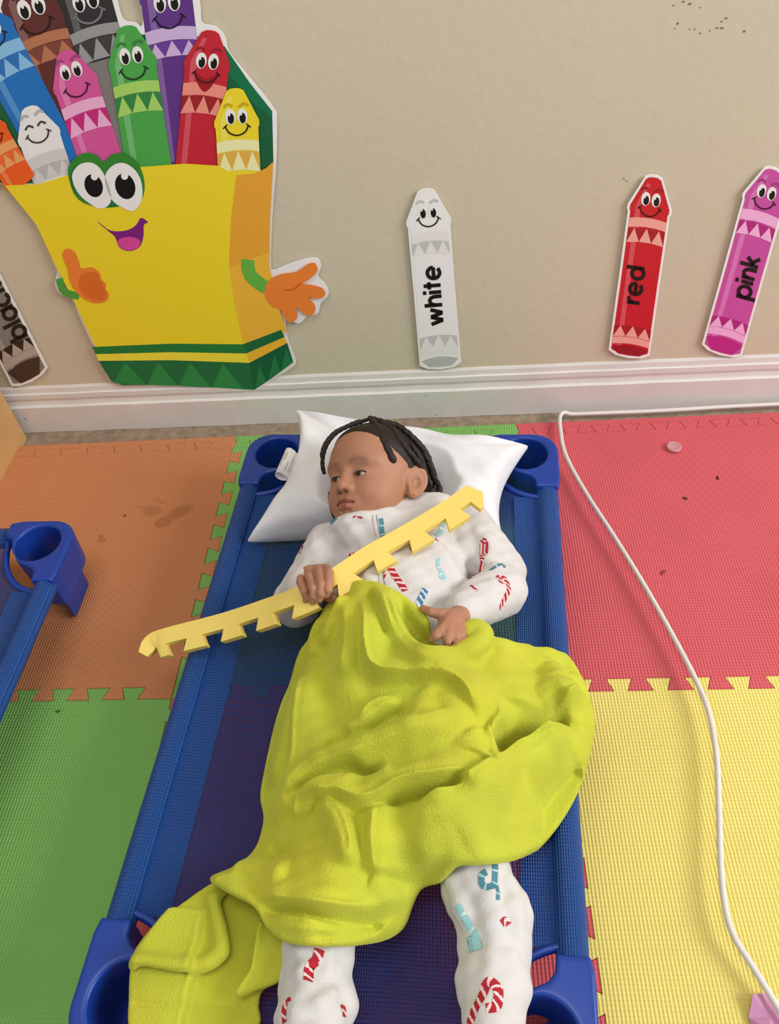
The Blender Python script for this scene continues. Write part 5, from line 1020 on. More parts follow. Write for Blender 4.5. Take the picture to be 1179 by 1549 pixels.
('face','eye#0',(250,248,245),8,[(1.0069,.4612),(1.0064,.4598),(1.0052,.4595),(1.004,.4606),(1.0035,.4624),(1.004,.4639),(1.0053,.4642),(1.0065,.4631)]),
('face','eye#1',(250,248,245),8,[(1.025,.4551),(1.0245,.4536),(1.0233,.4533),(1.0221,.4544),(1.0216,.4563),(1.0221,.4578),(1.0233,.458),(1.0245,.4569)]),
('letter#0',None,(24,20,20),8,[(1.025,.2769),(1.0202,.2777),(1.0154,.2765),(1.0119,.2733),(1.0102,.2683),(1.0106,.2623),(1.0131,.2563),(1.0173,.2509),(1.0225,.247),(1.0281,.2449),(1.0334,.2451),(1.0376,.2474),(1.0402,.2516),(1.0408,.2572),(1.0392,.2634),(1.0358,.2691),(1.031,.2738),(1.0262,.2764),(1.0249,.2693),(1.0285,.2673),(1.0311,.2649),(1.0328,.262),(1.0335,.2591),(1.0333,.2565),(1.032,.2544),(1.0298,.2532),(1.0269,.2532),(1.0238,.2543),(1.021,.2564),(1.0188,.2592),(1.0176,.2621),(1.0174,.2649),(1.0182,.2673),(1.0199,.2689),(1.0225,.2695),(1.0261,.2688)]),
('letter#0',None,(24,20,20),8,[(1.0116,.2507),(1.049,.2371),(1.049,.245),(1.0117,.2586)]),
('letter#1',None,(24,20,20),8,[(1.014,.2814),(1.0373,.273),(1.0373,.2807),(1.0141,.289)]),
('letter#1',None,(24,20,20),8,[(1.009,.2909),(1.0025,.2932),(1.0023,.2856),(1.0088,.2832)]),
('letter#2',None,(24,20,20),8,[(1.0122,.2914),(1.0373,.2824),(1.0373,.2901),(1.0124,.299)]),
('letter#2',None,(24,20,20),8,[(1.0265,.2938),(1.0208,.2971),(1.0182,.3005),(1.0178,.3029),(1.0189,.3041),(1.0221,.3046),(1.0271,.3032),(1.0374,.2996),(1.0374,.3071),(1.0269,.3108),(1.0204,.3125),(1.0144,.3115),(1.0108,.3066),(1.0121,.2987),(1.0177,.2913),(1.0249,.287)]),
('letter#3',None,(24,20,20),8,[(1.003,.3203),(1.0374,.308),(1.0374,.3155),(1.0032,.3276)]),
('letter#3',None,(24,20,20),8,[(1.0122,.3328),(1.0253,.3146),(1.0303,.3181),(1.0172,.3363)]),
('letter#3',None,(24,20,20),8,[(1.0271,.3178),(1.0397,.3243),(1.0352,.3315),(1.0226,.3251)]),
],
'black':[
('card',None,(246,243,240),0,[(-.4461,.5201),(-.437,.5227),(-.4288,.5223),(-.3996,.4795),(-.3994,.4721),(-.4016,.4685),(-.3995,.3217),(-.396,.1598),(-.4135,.1431),(-.4461,.125),(-.4792,.1141),(-.4974,.1152),(-.4938,.2839),(-.4915,.4357),(-.4939,.4376),(-.4937,.4454),(-.4636,.5101),(-.4553,.5163)]),
('face',None,(126,122,118),2,[(-.4461,.5156),(-.4381,.5178),(-.4308,.5171),(-.4051,.4775),(-.405,.47),(-.407,.4666),(-.4051,.3194),(-.4021,.1609),(-.4175,.1477),(-.4461,.1314),(-.4751,.1224),(-.4911,.1219),(-.488,.2862),(-.486,.4377),(-.488,.4398),(-.4879,.4475),(-.4615,.5063),(-.4542,.5122)]),
('face',None,(154,151,148),3,[(-.4583,.4999),(-.4761,.4517),(-.4788,.1291),(-.4677,.1339),(-.4648,.4558),(-.451,.5025)]),
('face','band#0',(170,160,152),4,[(-.4858,.4246),(-.4758,.4299),(-.4658,.4347),(-.4559,.439),(-.4461,.4429),(-.4363,.4462),(-.4266,.4491),(-.4168,.4516),(-.4071,.4535),(-.4068,.4367),(-.4166,.4347),(-.4264,.4322),(-.4362,.4293),(-.4461,.4259),(-.456,.4219),(-.466,.4175),(-.476,.4126),(-.4861,.4072)]),
('face','zigzag#0',(40,34,32),4,[(-.4862,.4047),(-.4761,.4101),(-.466,.415),(-.456,.4195),(-.4461,.4234),(-.4362,.4268),(-.4264,.4298),(-.4166,.4323),(-.4068,.4343),(-.4063,.4085),(-.4162,.4064),(-.4261,.4039),(-.4361,.4008),(-.4461,.3973),(-.4562,.3932),(-.4663,.3887),(-.4764,.3836),(-.4867,.378)]),
('face','zigzag#1',(40,34,32),4,[(-.49,.2013),(-.4789,.2079),(-.4679,.214),(-.457,.2194),(-.4461,.2243),(-.4353,.2285),(-.4245,.2322),(-.4138,.2353),(-.4031,.2378),(-.4026,.2128),(-.4134,.2102),(-.4243,.2071),(-.4352,.2033),(-.4461,.1989),(-.4571,.194),(-.4682,.1884),(-.4793,.1822),(-.4905,.1754)]),
('face','band#1',(170,160,152),4,[(-.4905,.1738),(-.4793,.1807),(-.4682,.1869),(-.4571,.1925),(-.4461,.1974),(-.4352,.2018),(-.4243,.2056),(-.4134,.2088),(-.4026,.2114),(-.4023,.1949),(-.4132,.1922),(-.4241,.189),(-.4351,.1852),(-.4461,.1807),(-.4572,.1757),(-.4683,.17),(-.4796,.1637),(-.4909,.1567)]),
('face','zigzag#0',(170,160,152),5,[(-.4867,.378),(-.4595,.3918),(-.4727,.4118)]),
('face','zigzag#0',(170,160,152),5,[(-.4595,.3918),(-.4328,.4019),(-.4461,.4234)]),
('face','zigzag#0',(170,160,152),5,[(-.4328,.4019),(-.4063,.4085),(-.4198,.4315)]),
('face','zigzag#1',(170,160,152),5,[(-.4905,.1754),(-.4608,.1922),(-.4753,.21)]),
('face','zigzag#1',(170,160,152),5,[(-.4608,.1922),(-.4315,.2046),(-.4461,.2243)]),
('face','zigzag#1',(170,160,152),5,[(-.4315,.2046),(-.4026,.2128),(-.4173,.2343)]),
('face','base_end',(64,50,40),5,[(-.491,.1503),(-.4796,.1586),(-.4684,.1658),(-.4572,.172),(-.4461,.1773),(-.4351,.1815),(-.4241,.1849),(-.4131,.1872),(-.4021,.1887),(-.4199,.1448),(-.4461,.1319),(-.4727,.1216)]),
('face','eye#0',(250,248,245),6,[(-.4474,.4762),(-.4479,.4724),(-.4493,.4686),(-.4514,.4652),(-.454,.4625),(-.457,.4609),(-.4599,.4604),(-.4626,.4611),(-.4647,.463),(-.466,.4659),(-.4664,.4694),(-.4659,.4733),(-.4646,.4771),(-.4624,.4804),(-.4598,.483),(-.4569,.4847),(-.4539,.4851),(-.4513,.4844),(-.4492,.4825),(-.4479,.4797)]),
('face','eyebrow#0',(98,95,92),6,[(-.4661,.4823),(-.4648,.4838),(-.4631,.4859),(-.4615,.4876),(-.4606,.4884),(-.4595,.4885),(-.4576,.4883),(-.4555,.4879),(-.454,.4877),(-.4513,.492),(-.4528,.4922),(-.455,.4927),(-.4578,.4929),(-.4611,.4922),(-.4641,.4901),(-.4665,.4876),(-.4684,.4853),(-.4696,.4839)]),
('face','eye#1',(250,248,245),6,[(-.426,.4839),(-.4264,.4801),(-.4277,.4764),(-.4298,.473),(-.4324,.4704),(-.4353,.4687),(-.4382,.4682),(-.4409,.469),(-.443,.4709),(-.4443,.4737),(-.4448,.4772),(-.4443,.481),(-.443,.4848),(-.4409,.4881),(-.4383,.4907),(-.4354,.4923),(-.4325,.4928),(-.4299,.492),(-.4278,.4902),(-.4265,.4874)]),
('face','eyebrow#1',(98,95,92),6,[(-.4394,.4916),(-.4376,.4933),(-.4353,.4956),(-.4329,.4977),(-.4313,.4988),(-.43,.499),(-.4281,.4988),(-.4262,.4984),(-.4247,.4981),(-.4221,.5024),(-.4235,.5026),(-.4256,.5031),(-.4284,.5033),(-.4317,.5026),(-.4351,.5005),(-.438,.4979),(-.4406,.4954),(-.4423,.4938)]),
('face','eye#0',(20,16,16),7,[(-.4518,.472),(-.4524,.4682),(-.454,.4647),(-.4564,.4623),(-.4591,.4613),(-.4615,.4621),(-.4631,.4643),(-.4637,.4677),(-.463,.4714),(-.4614,.4749),(-.459,.4773),(-.4563,.4782),(-.454,.4775),(-.4523,.4753)]),
('face','eye#1',(20,16,16),7,[(-.4302,.4797),(-.4308,.476),(-.4324,.4726),(-.4347,.4701),(-.4374,.4692),(-.4398,.4699),(-.4414,.4721),(-.442,.4755),(-.4414,.4792),(-.4398,.4826),(-.4374,.485),(-.4348,.4859),(-.4325,.4852),(-.4308,.483)]),
('face','smile',(20,18,18),7,[(-.4692,.453),(-.4684,.4518),(-.4674,.45),(-.4661,.4479),(-.4644,.446),(-.4622,.4447),(-.4595,.444),(-.4564,.4438),(-.453,.4439),(-.4495,.4444),(-.4461,.4454),(-.4427,.4469),(-.4392,.4489),(-.4359,.4513),(-.4328,.4538),(-.4301,.4564),(-.428,.4593),(-.4263,.4624),(-.425,.4654),(-.424,.4679),(-.4233,.4697),(-.4261,.4696),(-.4269,.4679),(-.4278,.4654),(-.4291,.4626),(-.4305,.4598),(-.4322,.4575),(-.4345,.4554),(-.4372,.4532),(-.4402,.451),(-.4433,.4492),(-.4461,.448),(-.449,.4472),(-.452,.4467),(-.4551,.4466),(-.4578,.4469),(-.4601,.4474),(-.4618,.4484),(-.4633,.4501),(-.4645,.452),(-.4655,.4538),(-.4663,.4551)]),
('face','smile',(20,18,18),7,[(-.4643,.4581),(-.4686,.4538),(-.4728,.4488),(-.4711,.4479),(-.4669,.4529),(-.4628,.4571)]),
('face','smile',(20,18,18),7,[(-.4296,.4691),(-.4255,.4679),(-.4214,.466),(-.4197,.4681),(-.4239,.47),(-.4281,.4713)]),
('face','eye#0',(250,248,245),8,[(-.4548,.4774),(-.4554,.4755),(-.4569,.4743),(-.4583,.4744),(-.4589,.4759),(-.4583,.4778),(-.4568,.479),(-.4554,.4788)]),
('face','eye#1',(250,248,245),8,[(-.4333,.4851),(-.4339,.4832),(-.4353,.482),(-.4368,.4822),(-.4374,.4836),(-.4368,.4855),(-.4353,.4867),(-.4339,.4865)]),
('letter#0',None,(24,20,20),8,[(-.4202,.2689),(-.4263,.2654),(-.4323,.2597),(-.4367,.253),(-.4387,.2462),(-.438,.2401),(-.4346,.2359),(-.4293,.2339),(-.4226,.2345),(-.4155,.2375),(-.409,.2424),(-.4038,.2488),(-.4006,.2557),(-.4001,.2622),(-.4022,.2673),(-.4066,.2703),(-.4126,.271),(-.4187,.2695),(-.4201,.2606),(-.4156,.2619),(-.4123,.2615),(-.4101,.26),(-.4091,.2576),(-.4094,.2545),(-.4109,.2512),(-.4136,.2479),(-.4172,.2452),(-.4211,.2436),(-.4247,.2433),(-.4275,.2443),(-.4291,.2463),(-.4295,.2491),(-.4285,.2524),(-.4264,.2557),(-.4232,.2587),(-.4186,.2613)]),
('letter#0',None,(24,20,20),8,[(-.4491,.2231),(-.4042,.242),(-.4044,.2504),(-.4491,.2318)]),
('letter#1',None,(24,20,20),8,[(-.4491,.2576),(-.4048,.2758),(-.405,.2841),(-.4491,.266)]),
('letter#2',None,(24,20,20),8,[(-.4207,.3119),(-.4267,.3085),(-.4326,.3031),(-.4369,.2967),(-.4388,.29),(-.4381,.2842),(-.4349,.2801),(-.4296,.2783),(-.4231,.2788),(-.4161,.2816),(-.4097,.2864),(-.4046,.2925),(-.4015,.2991),(-.4009,.3053),(-.403,.3103),(-.4073,.3132),(-.4133,.3139),(-.4192,.3125),(-.4206,.3039),(-.4162,.3051),(-.413,.3048),(-.4108,.3033),(-.4098,.3009),(-.4101,.298),(-.4116,.2948),(-.4143,.2917),(-.4178,.2891),(-.4216,.2876),(-.4252,.2873),(-.4279,.2882),(-.4295,.2902),(-.4298,.2929),(-.4289,.296),(-.4267,.2992),(-.4236,.3021),(-.4191,.3045)]),
('letter#2',None,(24,20,20),8,[(-.4367,.2974),(-.4054,.31),(-.4056,.318),(-.4368,.3055)]),
('letter#3',None,(24,20,20),8,[(-.4345,.3331),(-.437,.329),(-.4387,.3242),(-.4389,.3198),(-.4378,.316),(-.4353,.3131),(-.4317,.3115),(-.4274,.311),(-.4225,.3119),(-.4175,.3139),(-.4127,.3169),(-.4084,.3208),(-.4049,.3253),(-.4026,.33),(-.4015,.3346),(-.4019,.3388),(-.4036,.3422),(-.4062,.3442),(-.4132,.3368),(-.4113,.3354),(-.4105,.3338),(-.4103,.3318),(-.4108,.3296),(-.412,.3273),(-.4138,.3251),(-.416,.323),(-.4187,.3214),(-.4215,.3202),(-.4241,.3198),(-.4265,.32),(-.4283,.3209),(-.4295,.3222),(-.43,.324),(-.4299,.3261),(-.4291,.3283),(-.4273,.3312)]),
('letter#4',None,(24,20,20),8,[(-.449,.3308),(-.4061,.3476),(-.4063,.3554),(-.449,.3386)]),
('letter#4',None,(24,20,20),8,[(-.4378,.3519),(-.4212,.3441),(-.4151,.3521),(-.4317,.3598)]),
('letter#4',None,(24,20,20),8,[(-.419,.349),(-.4037,.3665),(-.4094,.3702),(-.4247,.3528)]),
],
'box':[
('card',None,(244,241,238),0,[(-.2361,.8931),(-.2198,.9182),(-.2097,.9267),(-.2007,.9275),(-.1881,.9289),(-.1685,.9329),(-.145,.9352),(-.1233,.9347),(-.1087,.9305),(-.1041,.9208),(-.1061,.9064),(-.1108,.8903),(-.1143,.8758),(-.116,.8635),(-.1179,.8518),(-.1197,.8407),(-.1211,.8302),(-.1221,.8201),(-.1229,.8105),(-.1232,.802),(-.123,.7951),(-.122,.7904),(-.1205,.7874),(-.1186,.7857),(-.1165,.7847),(-.1142,.7841),(-.1116,.7842),(-.1089,.7857),(-.1062,.7894),(-.1035,.7956),(-.1009,.8039),(-.0983,.8136),(-.0956,.824),(-.0937,.8354),(-.0924,.8478),(-.0899,.8607),(-.085,.8736),(-.0762,.8882),(-.0649,.904),(-.0531,.9175),(-.0427,.9254),(-.0333,.9266),(-.0241,.923),(-.0161,.9162),(-.0105,.9076),(-.0081,.8962),(-.0082,.8814),(-.0095,.8657),(-.0106,.8516),(-.0115,.8395),(-.0129,.8281),(-.0142,.818),(-.015,.8094),(-.0152,.8029),(-.0151,.7981),(-.0144,.7945),(-.0127,.7916),(-.0094,.7895),(-.0049,.7885),(-.0003,.7878),(.0035,.7868),(.006,.7849),(.0078,.7825),(.0093,.7808),(.011,.7809),(.013,.783),(.015,.7864),(.017,.7915),(.0186,.7982),(.0189,.8064),(.0184,.8162),(.0189,.8276),(.0221,.8409),(.0288,.8584),(.0378,.879),(.0479,.8977),(.0582,.9101),(.07,.915),(.0834,.9152),(.096,.912),(.1051,.9065),(.1097,.898),(.1113,.886),(.1113,.8724),(.1113,.8589),(.1115,.845),(.1111,.8301),(.1104,.8157),(.1096,.8038),(.1084,.795),(.1066,.7884),(.1055,.7835),(.1063,.7794),(.1099,.7766),(.1154,.7754),(.1214,.7744),(.1263,.7726),(.1298,.7695),(.1328,.7659),(.1352,.7618),(.1371,.7573),(.1377,.7526),(.1372,.7477),(.1372,.742),(.1392,.7349),(.1441,.7259),(.1509,.7153),(.1586,.7039),(.166,.6928),(.1733,.6813),(.181,.6692),(.1879,.6579),(.1929,.6487),(.1954,.6437),(.1961,.6418),(.1955,.6391),(.1942,.632),(.1919,.6189),(.1886,.6018),(.1843,.582),(.1795,.5611),(.1738,.5384),(.1669,.5133),(.1599,.4873),(.1535,.4625),(.1476,.4381),(.142,.4135),(.1371,.3913),(.1338,.3744),(.132,.3649),(.1316,.3612),(.1326,.3606),(.1349,.3605),(.139,.3607),(.1446,.3625),(.1512,.365),(.1579,.3674),(.1648,.3697),(.172,.3722),(.1796,.3746),(.1874,.3766),(.1961,.3783),(.2055,.3799),(.2141,.3807),(.2207,.38),(.2248,.3774),(.2271,.3732),(.2281,.3682),(.2283,.3632),(.2268,.358),(.2238,.3525),(.221,.3469),(.2199,.3414),(.2218,.3361),(.2255,.331),(.2295,.3258),(.2323,.3207),(.2338,.3156),(.2346,.3103),(.2346,.3052),(.2333,.3004),(.2302,.2961),(.2256,.2922),(.2207,.2882),(.2165,.2837),(.2138,.2779),(.2117,.2712),(.2095,.265),(.2064,.2602),(.2019,.2579),(.1967,.2572),(.1911,.2568),(.1856,.2553),(.1802,.2516),(.1747,.2466),(.1693,.242),(.1642,.2395),(.1594,.2405),(.1548,.2436),(.1506,.2469),(.1469,.2483),(.1436,.2475),(.1407,.2456),(.1383,.2421),(.1366,.2364),(.1358,.2276),(.1357,.2161),(.1361,.2036),(.1368,.1917),(.1384,.1802),(.1409,.1684),(.1429,.1574),(.1432,.1483),(.1417,.1421),(.1391,.1382),(.1349,.1348),(.1287,.1303),(.1196,.1241),(.108,.1171),(.0955,.1099),(.0836,.1031),(.0733,.0959),(.0635,.0884),(.0531,.0821),(.0408,.0785),(.0272,.0786),(.0127,.0814),(-.004,.0854),(-.0242,.089),(-.0495,.0924),(-.0786,.0961),(-.1092,.0996),(-.1385,.1021),(-.1681,.1031),(-.1986,.103),(-.2265,.1029),(-.2478,.1042),(-.2604,.1063),(-.2667,.1089),(-.2696,.113),(-.2722,.1198),(-.2743,.129),(-.2746,.1401),(-.2744,.1538),(-.2747,.1706),(-.2758,.1926),(-.2772,.2184),(-.2785,.2441),(-.2793,.2661),(-.2791,.2843),(-.2783,.3007),(-.2779,.3143),(-.2791,.3243),(-.2828,.3292),(-.2884,.3299),(-.294,.3296),(-.2981,.3314),(-.3003,.3362),(-.3015,.3423),(-.3016,.3489),(-.3008,.3551),(-.2984,.3609),(-.2946,.3668),(-.2906,.3724),(-.2877,.3773),(-.2862,.3799),(-.2854,.3809),(-.285,.3836),(-.2847,.3912),(-.2844,.4061),(-.2841,.4257),(-.2844,.4463),(-.2858,.4644),(-.2884,.4797),(-.292,.4938),(-.2962,.5069),(-.3003,.5188),(-.3034,.5297),(-.3061,.5395),(-.3103,.5484),(-.3181,.5565),(-.3364,.5554),(-.3621,.5476),(-.382,.5509),(-.3822,.582),(-.3536,.6556),(-.3095,.7507),(-.2666,.8365)]),
('inside_panel',None,(22,92,58),1,[(-.2616,.8007),(-.155,.7746),(-.1187,.7794),(-.0585,.775),(.0857,.7646),(.133,.7447),(.1611,.6902),(.1889,.6449),(.175,.5614),(.1496,.5448),(.1058,.5477),(-.0797,.5505),(-.3115,.5549),(-.3714,.579)]),
('inside_panel',None,(14,110,70),2,[(.133,.7447),(.1611,.6902),(.1889,.6449),(.1869,.6346),(.1536,.6657),(.1294,.707)]),
('brown_crayon',None,(92,44,42),3,[(-.1486,.8669),(-.1394,.8679),(-.1312,.866),(-.1024,.839),(-.1023,.8312),(-.1046,.8279),(-.1047,.7359),(-.1037,.6364),(-.121,.6261),(-.1529,.6152),(-.185,.6115),(-.2026,.6139),(-.1982,.7164),(-.195,.8106),(-.1973,.8131),(-.1969,.8211),(-.1664,.8595),(-.1579,.8645)]),
('black_crayon',None,(46,44,46),3,[(-.0609,.8734),(-.0526,.874),(-.0451,.8718),(-.0198,.8398),(-.0198,.8324),(-.022,.8294),(-.0244,.7131),(-.0261,.5891),(-.0424,.5798),(-.0723,.5705),(-.1022,.5684),(-.1185,.5716),(-.1106,.6987),(-.1041,.8172),(-.1061,.8196),(-.1057,.8271),(-.077,.8673),(-.0693,.8716)]),
('purple_crayon',None,(92,50,130),3,[(.0673,.8606),(.0754,.8601),(.0822,.8571),(.103,.821),(.1021,.8134),(.0997,.8106),(.0854,.6984),(.0707,.5766),(.054,.5693),(.0245,.564),(-.0041,.5661),(-.0191,.5717),(.0016,.6948),(.0199,.808),(.0182,.8107),(.0195,.8184),(.0512,.8562),(.0591,.8597)]),
('brown_crayon',None,(127,90,88),4,[(-.1628,.8522),(-.1835,.8237),(-.1891,.6188),(-.1767,.6216),(-.1706,.8261),(-.1544,.8538)]),
('black_crayon',None,(91,90,91),4,[(-.074,.8604),(-.0935,.8289),(-.1058,.5758),(-.0943,.578),(-.0818,.8307),(-.0664,.8615)]),
('purple_crayon',None,(127,95,157),4,[(.0534,.8487),(.0313,.8187),(-.0067,.5742),(.0045,.5748),(.0426,.8191),(.0608,.8489)]),
('brown_crayon','band#0',(176,112,80),5,[(-.1964,.7692),(-.1847,.7733),(-.1731,.7769),(-.1615,.7799),(-.1501,.7825),(-.1387,.7845),(-.1273,.786),(-.116,.787),(-.1047,.7875),(-.1046,.7736),(-.1159,.7731),(-.1274,.7721),(-.1388,.7706),(-.1503,.7685),(-.1619,.7659),(-.1735,.7628),(-.1852,.7592),(-.197,.755)]),
('brown_crayon','zigzag#0',(120,64,52),5,[(-.197,.7541),(-.1852,.7583),(-.1735,.7619),(-.1619,.7651),(-.1503,.7676),(-.1388,.7697),(-.1274,.7712),(-.1159,.7722),(-.1046,.7728),(-.1043,.7507),(-.1159,.7501),(-.1274,.7491),(-.139,.7475),(-.1507,.7453),(-.1624,.7427),(-.1742,.7395),(-.1861,.7357),(-.198,.7314)]),
('black_crayon','band#0',(146,146,148),5,[(-.1062,.7769),(-.0956,.7802),(-.085,.783),(-.0746,.7853),(-.0641,.7871),(-.0538,.7885),(-.0435,.7894),(-.0332,.7898),(-.023,.7898),(-.0231,.775),(-.0335,.7751),(-.0439,.7746),(-.0543,.7737),(-.0647,.7723),(-.0752,.7704),(-.0858,.768),(-.0964,.7651),(-.1071,.7618)]),
('black_crayon','zigzag#0',(60,58,60),5,[(-.1072,.7609),(-.0965,.7643),(-.0858,.7671),(-.0753,.7695),(-.0647,.7714),(-.0543,.7728),(-.0439,.7737),(-.0335,.7742),(-.0232,.7742),(-.0235,.7456),(-.0341,.7456),(-.0446,.7451),(-.0552,.7442),(-.0658,.7427),(-.0765,.7407),(-.0873,.7382),(-.0981,.7352),(-.109,.7317)]),
('purple_crayon','band#0',(196,172,214),5,[(.0142,.7721),(.0247,.7742),(.035,.7757),(.0452,.7768),(.0553,.7774),(.0654,.7775),(.0753,.7772),(.0852,.7763),(.095,.775),(.0929,.7572),(.0829,.7585),(.073,.7593),(.0629,.7597),(.0527,.7596),(.0425,.7589),(.0322,.7578),(.0217,.7562),(.0112,.7541)]),
('purple_crayon','zigzag#0',(104,60,148),5,[(.011,.7532),(.0216,.7553),(.032,.7569),(.0424,.758),(.0526,.7587),(.0628,.7588),(.0728,.7584),(.0828,.7576),(.0928,.7563),(.0902,.7352),(.0802,.7366),(.0701,.7374),(.0599,.7378),(.0496,.7376),(.0392,.7369),(.0287,.7358),(.0181,.7341),(.0074,.7319)]),
('brown_crayon','zigzag#0',(176,112,80),6,[(-.198,.7314),(-.1663,.7417),(-.1813,.7596)]),
('brown_crayon','zigzag#0',(176,112,80),6,[(-.1663,.7417),(-.1352,.7481),(-.1503,.7676)]),
('brown_crayon','zigzag#0',(176,112,80),6,[(-.1352,.7481),(-.1043,.7507),(-.1197,.772)]),
('black_crayon','zigzag#0',(146,146,148),6,[(-.109,.7317),(-.0801,.7399),(-.0929,.7653)]),
('black_crayon','zigzag#0',(146,146,148),6,[(-.0801,.7399),(-.0517,.7446),(-.0647,.7714)]),
('black_crayon','zigzag#0',(146,146,148),6,[(-.0517,.7446),(-.0235,.7456),(-.037,.7741)]),
('purple_crayon','zigzag#0',(196,172,214),6,[(.0074,.7319),(.0357,.7366),(.0251,.7559)]),
('purple_crayon','zigzag#0',(196,172,214),6,[(.0357,.7366),(.0633,.7377),(.0526,.7587)]),
('purple_crayon','zigzag#0',(196,172,214),6,[(.0633,.7377),(.0902,.7352),(.0795,.7579)]),
('brown_crayon','eye#0',(250,248,245),7,[(-.151,.8183),(-.1516,.8143),(-.1532,.8104),(-.1557,.8071),(-.1589,.8046),(-.1623,.8033),(-.1657,.8033),(-.1687,.8046),(-.1711,.807),(-.1726,.8103),(-.173,.8141),(-.1723,.8182),(-.1707,.8221),(-.1682,.8253),(-.1651,.8277),(-.1617,.829),(-.1583,.829),(-.1553,.8278),(-.153,.8254),(-.1515,.8222)]),
('brown_crayon','eyebrow#0',(71,34,32),7,[(-.1723,.828),(-.1708,.8294),(-.1689,.8313),(-.1669,.8329),(-.1658,.8335),(-.1647,.8335),(-.1624,.833),(-.16,.8322),(-.1583,.8317),(-.1552,.8359),(-.1568,.8364),(-.1594,.8372),(-.1626,.8379),(-.1663,.8377),(-.1699,.8359),(-.1727,.8337),(-.1749,.8316),(-.1763,.8302)]),
('brown_crayon','eye#1',(250,248,245),7,[(-.1261,.8231),(-.1267,.8191),(-.1282,.8152),(-.1307,.8119),(-.1337,.8095),(-.1371,.8082),(-.1405,.8082),(-.1435,.8094),(-.1459,.8118),(-.1474,.8151),(-.1479,.8189),(-.1473,.823),(-.1457,.8268),(-.1433,.83),(-.1402,.8324),(-.1369,.8336),(-.1335,.8337),(-.1305,.8324),(-.1282,.8301),(-.1266,.8269)]),
('brown_crayon','eyebrow#1',(71,34,32),7,[(-.1414,.8335),(-.1394,.835),(-.1366,.8371),(-.1339,.839),(-.132,.8399),(-.1306,.8399),(-.1284,.8394),(-.1262,.8386),(-.1245,.8381),(-.1214,.8422),(-.123,.8428),(-.1254,.8436),(-.1286,.8443),(-.1325,.844),(-.1363,.8423),(-.1398,.84),(-.1427,.8378),(-.1447,.8364)]),
('black_crayon','eye#0',(250,248,245),7,[(-.0643,.8201),(-.0649,.8163),(-.0665,.8128),(-.0688,.8098),(-.0717,.8076),(-.0748,.8065),(-.0779,.8067),(-.0806,.808),(-.0827,.8103),(-.084,.8135),(-.0843,.8171),(-.0836,.8209),(-.082,.8244),(-.0797,.8274),(-.0769,.8295),(-.0738,.8305),(-.0707,.8304),(-.068,.8291),(-.0659,.8268),(-.0647,.8237)]),
('black_crayon','eyebrow#0',(35,34,35),7,[(-.0834,.83),(-.082,.8313),(-.0802,.833),(-.0784,.8344),(-.0774,.835),(-.0764,.8349),(-.0743,.8343),(-.0722,.8335),(-.0707,.8329),(-.0677,.8367),(-.0692,.8373),(-.0715,.8382),(-.0744,.8389),(-.0778,.8389),(-.0811,.8374),(-.0837,.8354),(-.0857,.8335),(-.087,.8323)]),
('black_crayon','eye#1',(250,248,245),7,[(-.0417,.8235),(-.0422,.8197),(-.0437,.8162),(-.046,.8132),(-.0488,.8111),(-.0519,.81),(-.055,.8101),(-.0577,.8114),(-.0598,.8138),(-.0611,.8169),(-.0615,.8205),(-.0609,.8243),(-.0593,.8278),(-.0571,.8307),(-.0543,.8328),(-.0512,.8338),(-.0482,.8337),(-.0455,.8324),(-.0434,.8302),(-.042,.8271)]),
('black_crayon','eyebrow#1',(35,34,35),7,[(-.0553,.8339),(-.0535,.8352),(-.0509,.8371),(-.0483,.8387),(-.0466,.8395),(-.0453,.8394),(-.0434,.8389),(-.0414,.8381),(-.0399,.8375),(-.0369,.8412),(-.0384,.8418),(-.0406,.8427),(-.0435,.8434),(-.047,.8434),(-.0505,.842),(-.0537,.84),(-.0564,.838),(-.0583,.8367)]),
('black_crayon',None,(122,118,116),7,[(-.0972,.7346),(-.042,.7431),(-.0471,.5998),(-.1028,.5809)]),
('purple_crayon','eye#0',(250,248,245),7,[(.0586,.8095),(.0576,.8057),(.0557,.8023),(.0531,.7995),(.0502,.7976),(.0471,.7969),(.0441,.7974),(.0417,.7991),(.04,.8017),(.0391,.8051),(.0392,.8089),(.0403,.8127),(.0422,.8161),(.0447,.8188),(.0477,.8206),(.0508,.8213),(.0536,.8208),(.0561,.8192),(.0578,.8166),(.0587,.8133)]),
('purple_crayon','eyebrow#0',(71,39,101),7,[(.0415,.822),(.043,.8231),(.0449,.8246),(.0468,.8259),(.0477,.8263),(.0488,.8261),(.0506,.8253),(.0526,.8242),(.054,.8234),(.0572,.827),(.0558,.8277),(.0537,.8289),(.0511,.83),(.0478,.8304),(.0445,.8292),(.0419,.8275),(.0398,.8258),(.0384,.8247)]),
('purple_crayon','eye#1',(250,248,245),7,[(.0806,.8102),(.0797,.8064),(.0778,.803),(.0753,.8002),(.0724,.7984),(.0693,.7976),(.0664,.7982),(.0639,.7998),(.0622,.8025),(.0613,.8058),(.0613,.8096),(.0623,.8134),(.0642,.8168),(.0667,.8195),(.0696,.8213),(.0726,.822),(.0755,.8215),(.078,.8199),(.0797,.8173),(.0806,.814)]),
('purple_crayon','eyebrow#1',(71,39,101),7,[(.0687,.8226),(.0706,.8237),(.0733,.8253),(.0759,.8267),(.0776,.8273),(.0789,.8271),(.0807,.8263),(.0825,.8252),(.0839,.8244),(.0871,.8279),(.0858,.8286),(.0837,.8298),(.0811,.8309),(.0777,.8313),(.0742,.8303),(.0709,.8286),(.0681,.8269),(.0662,.8258)]),
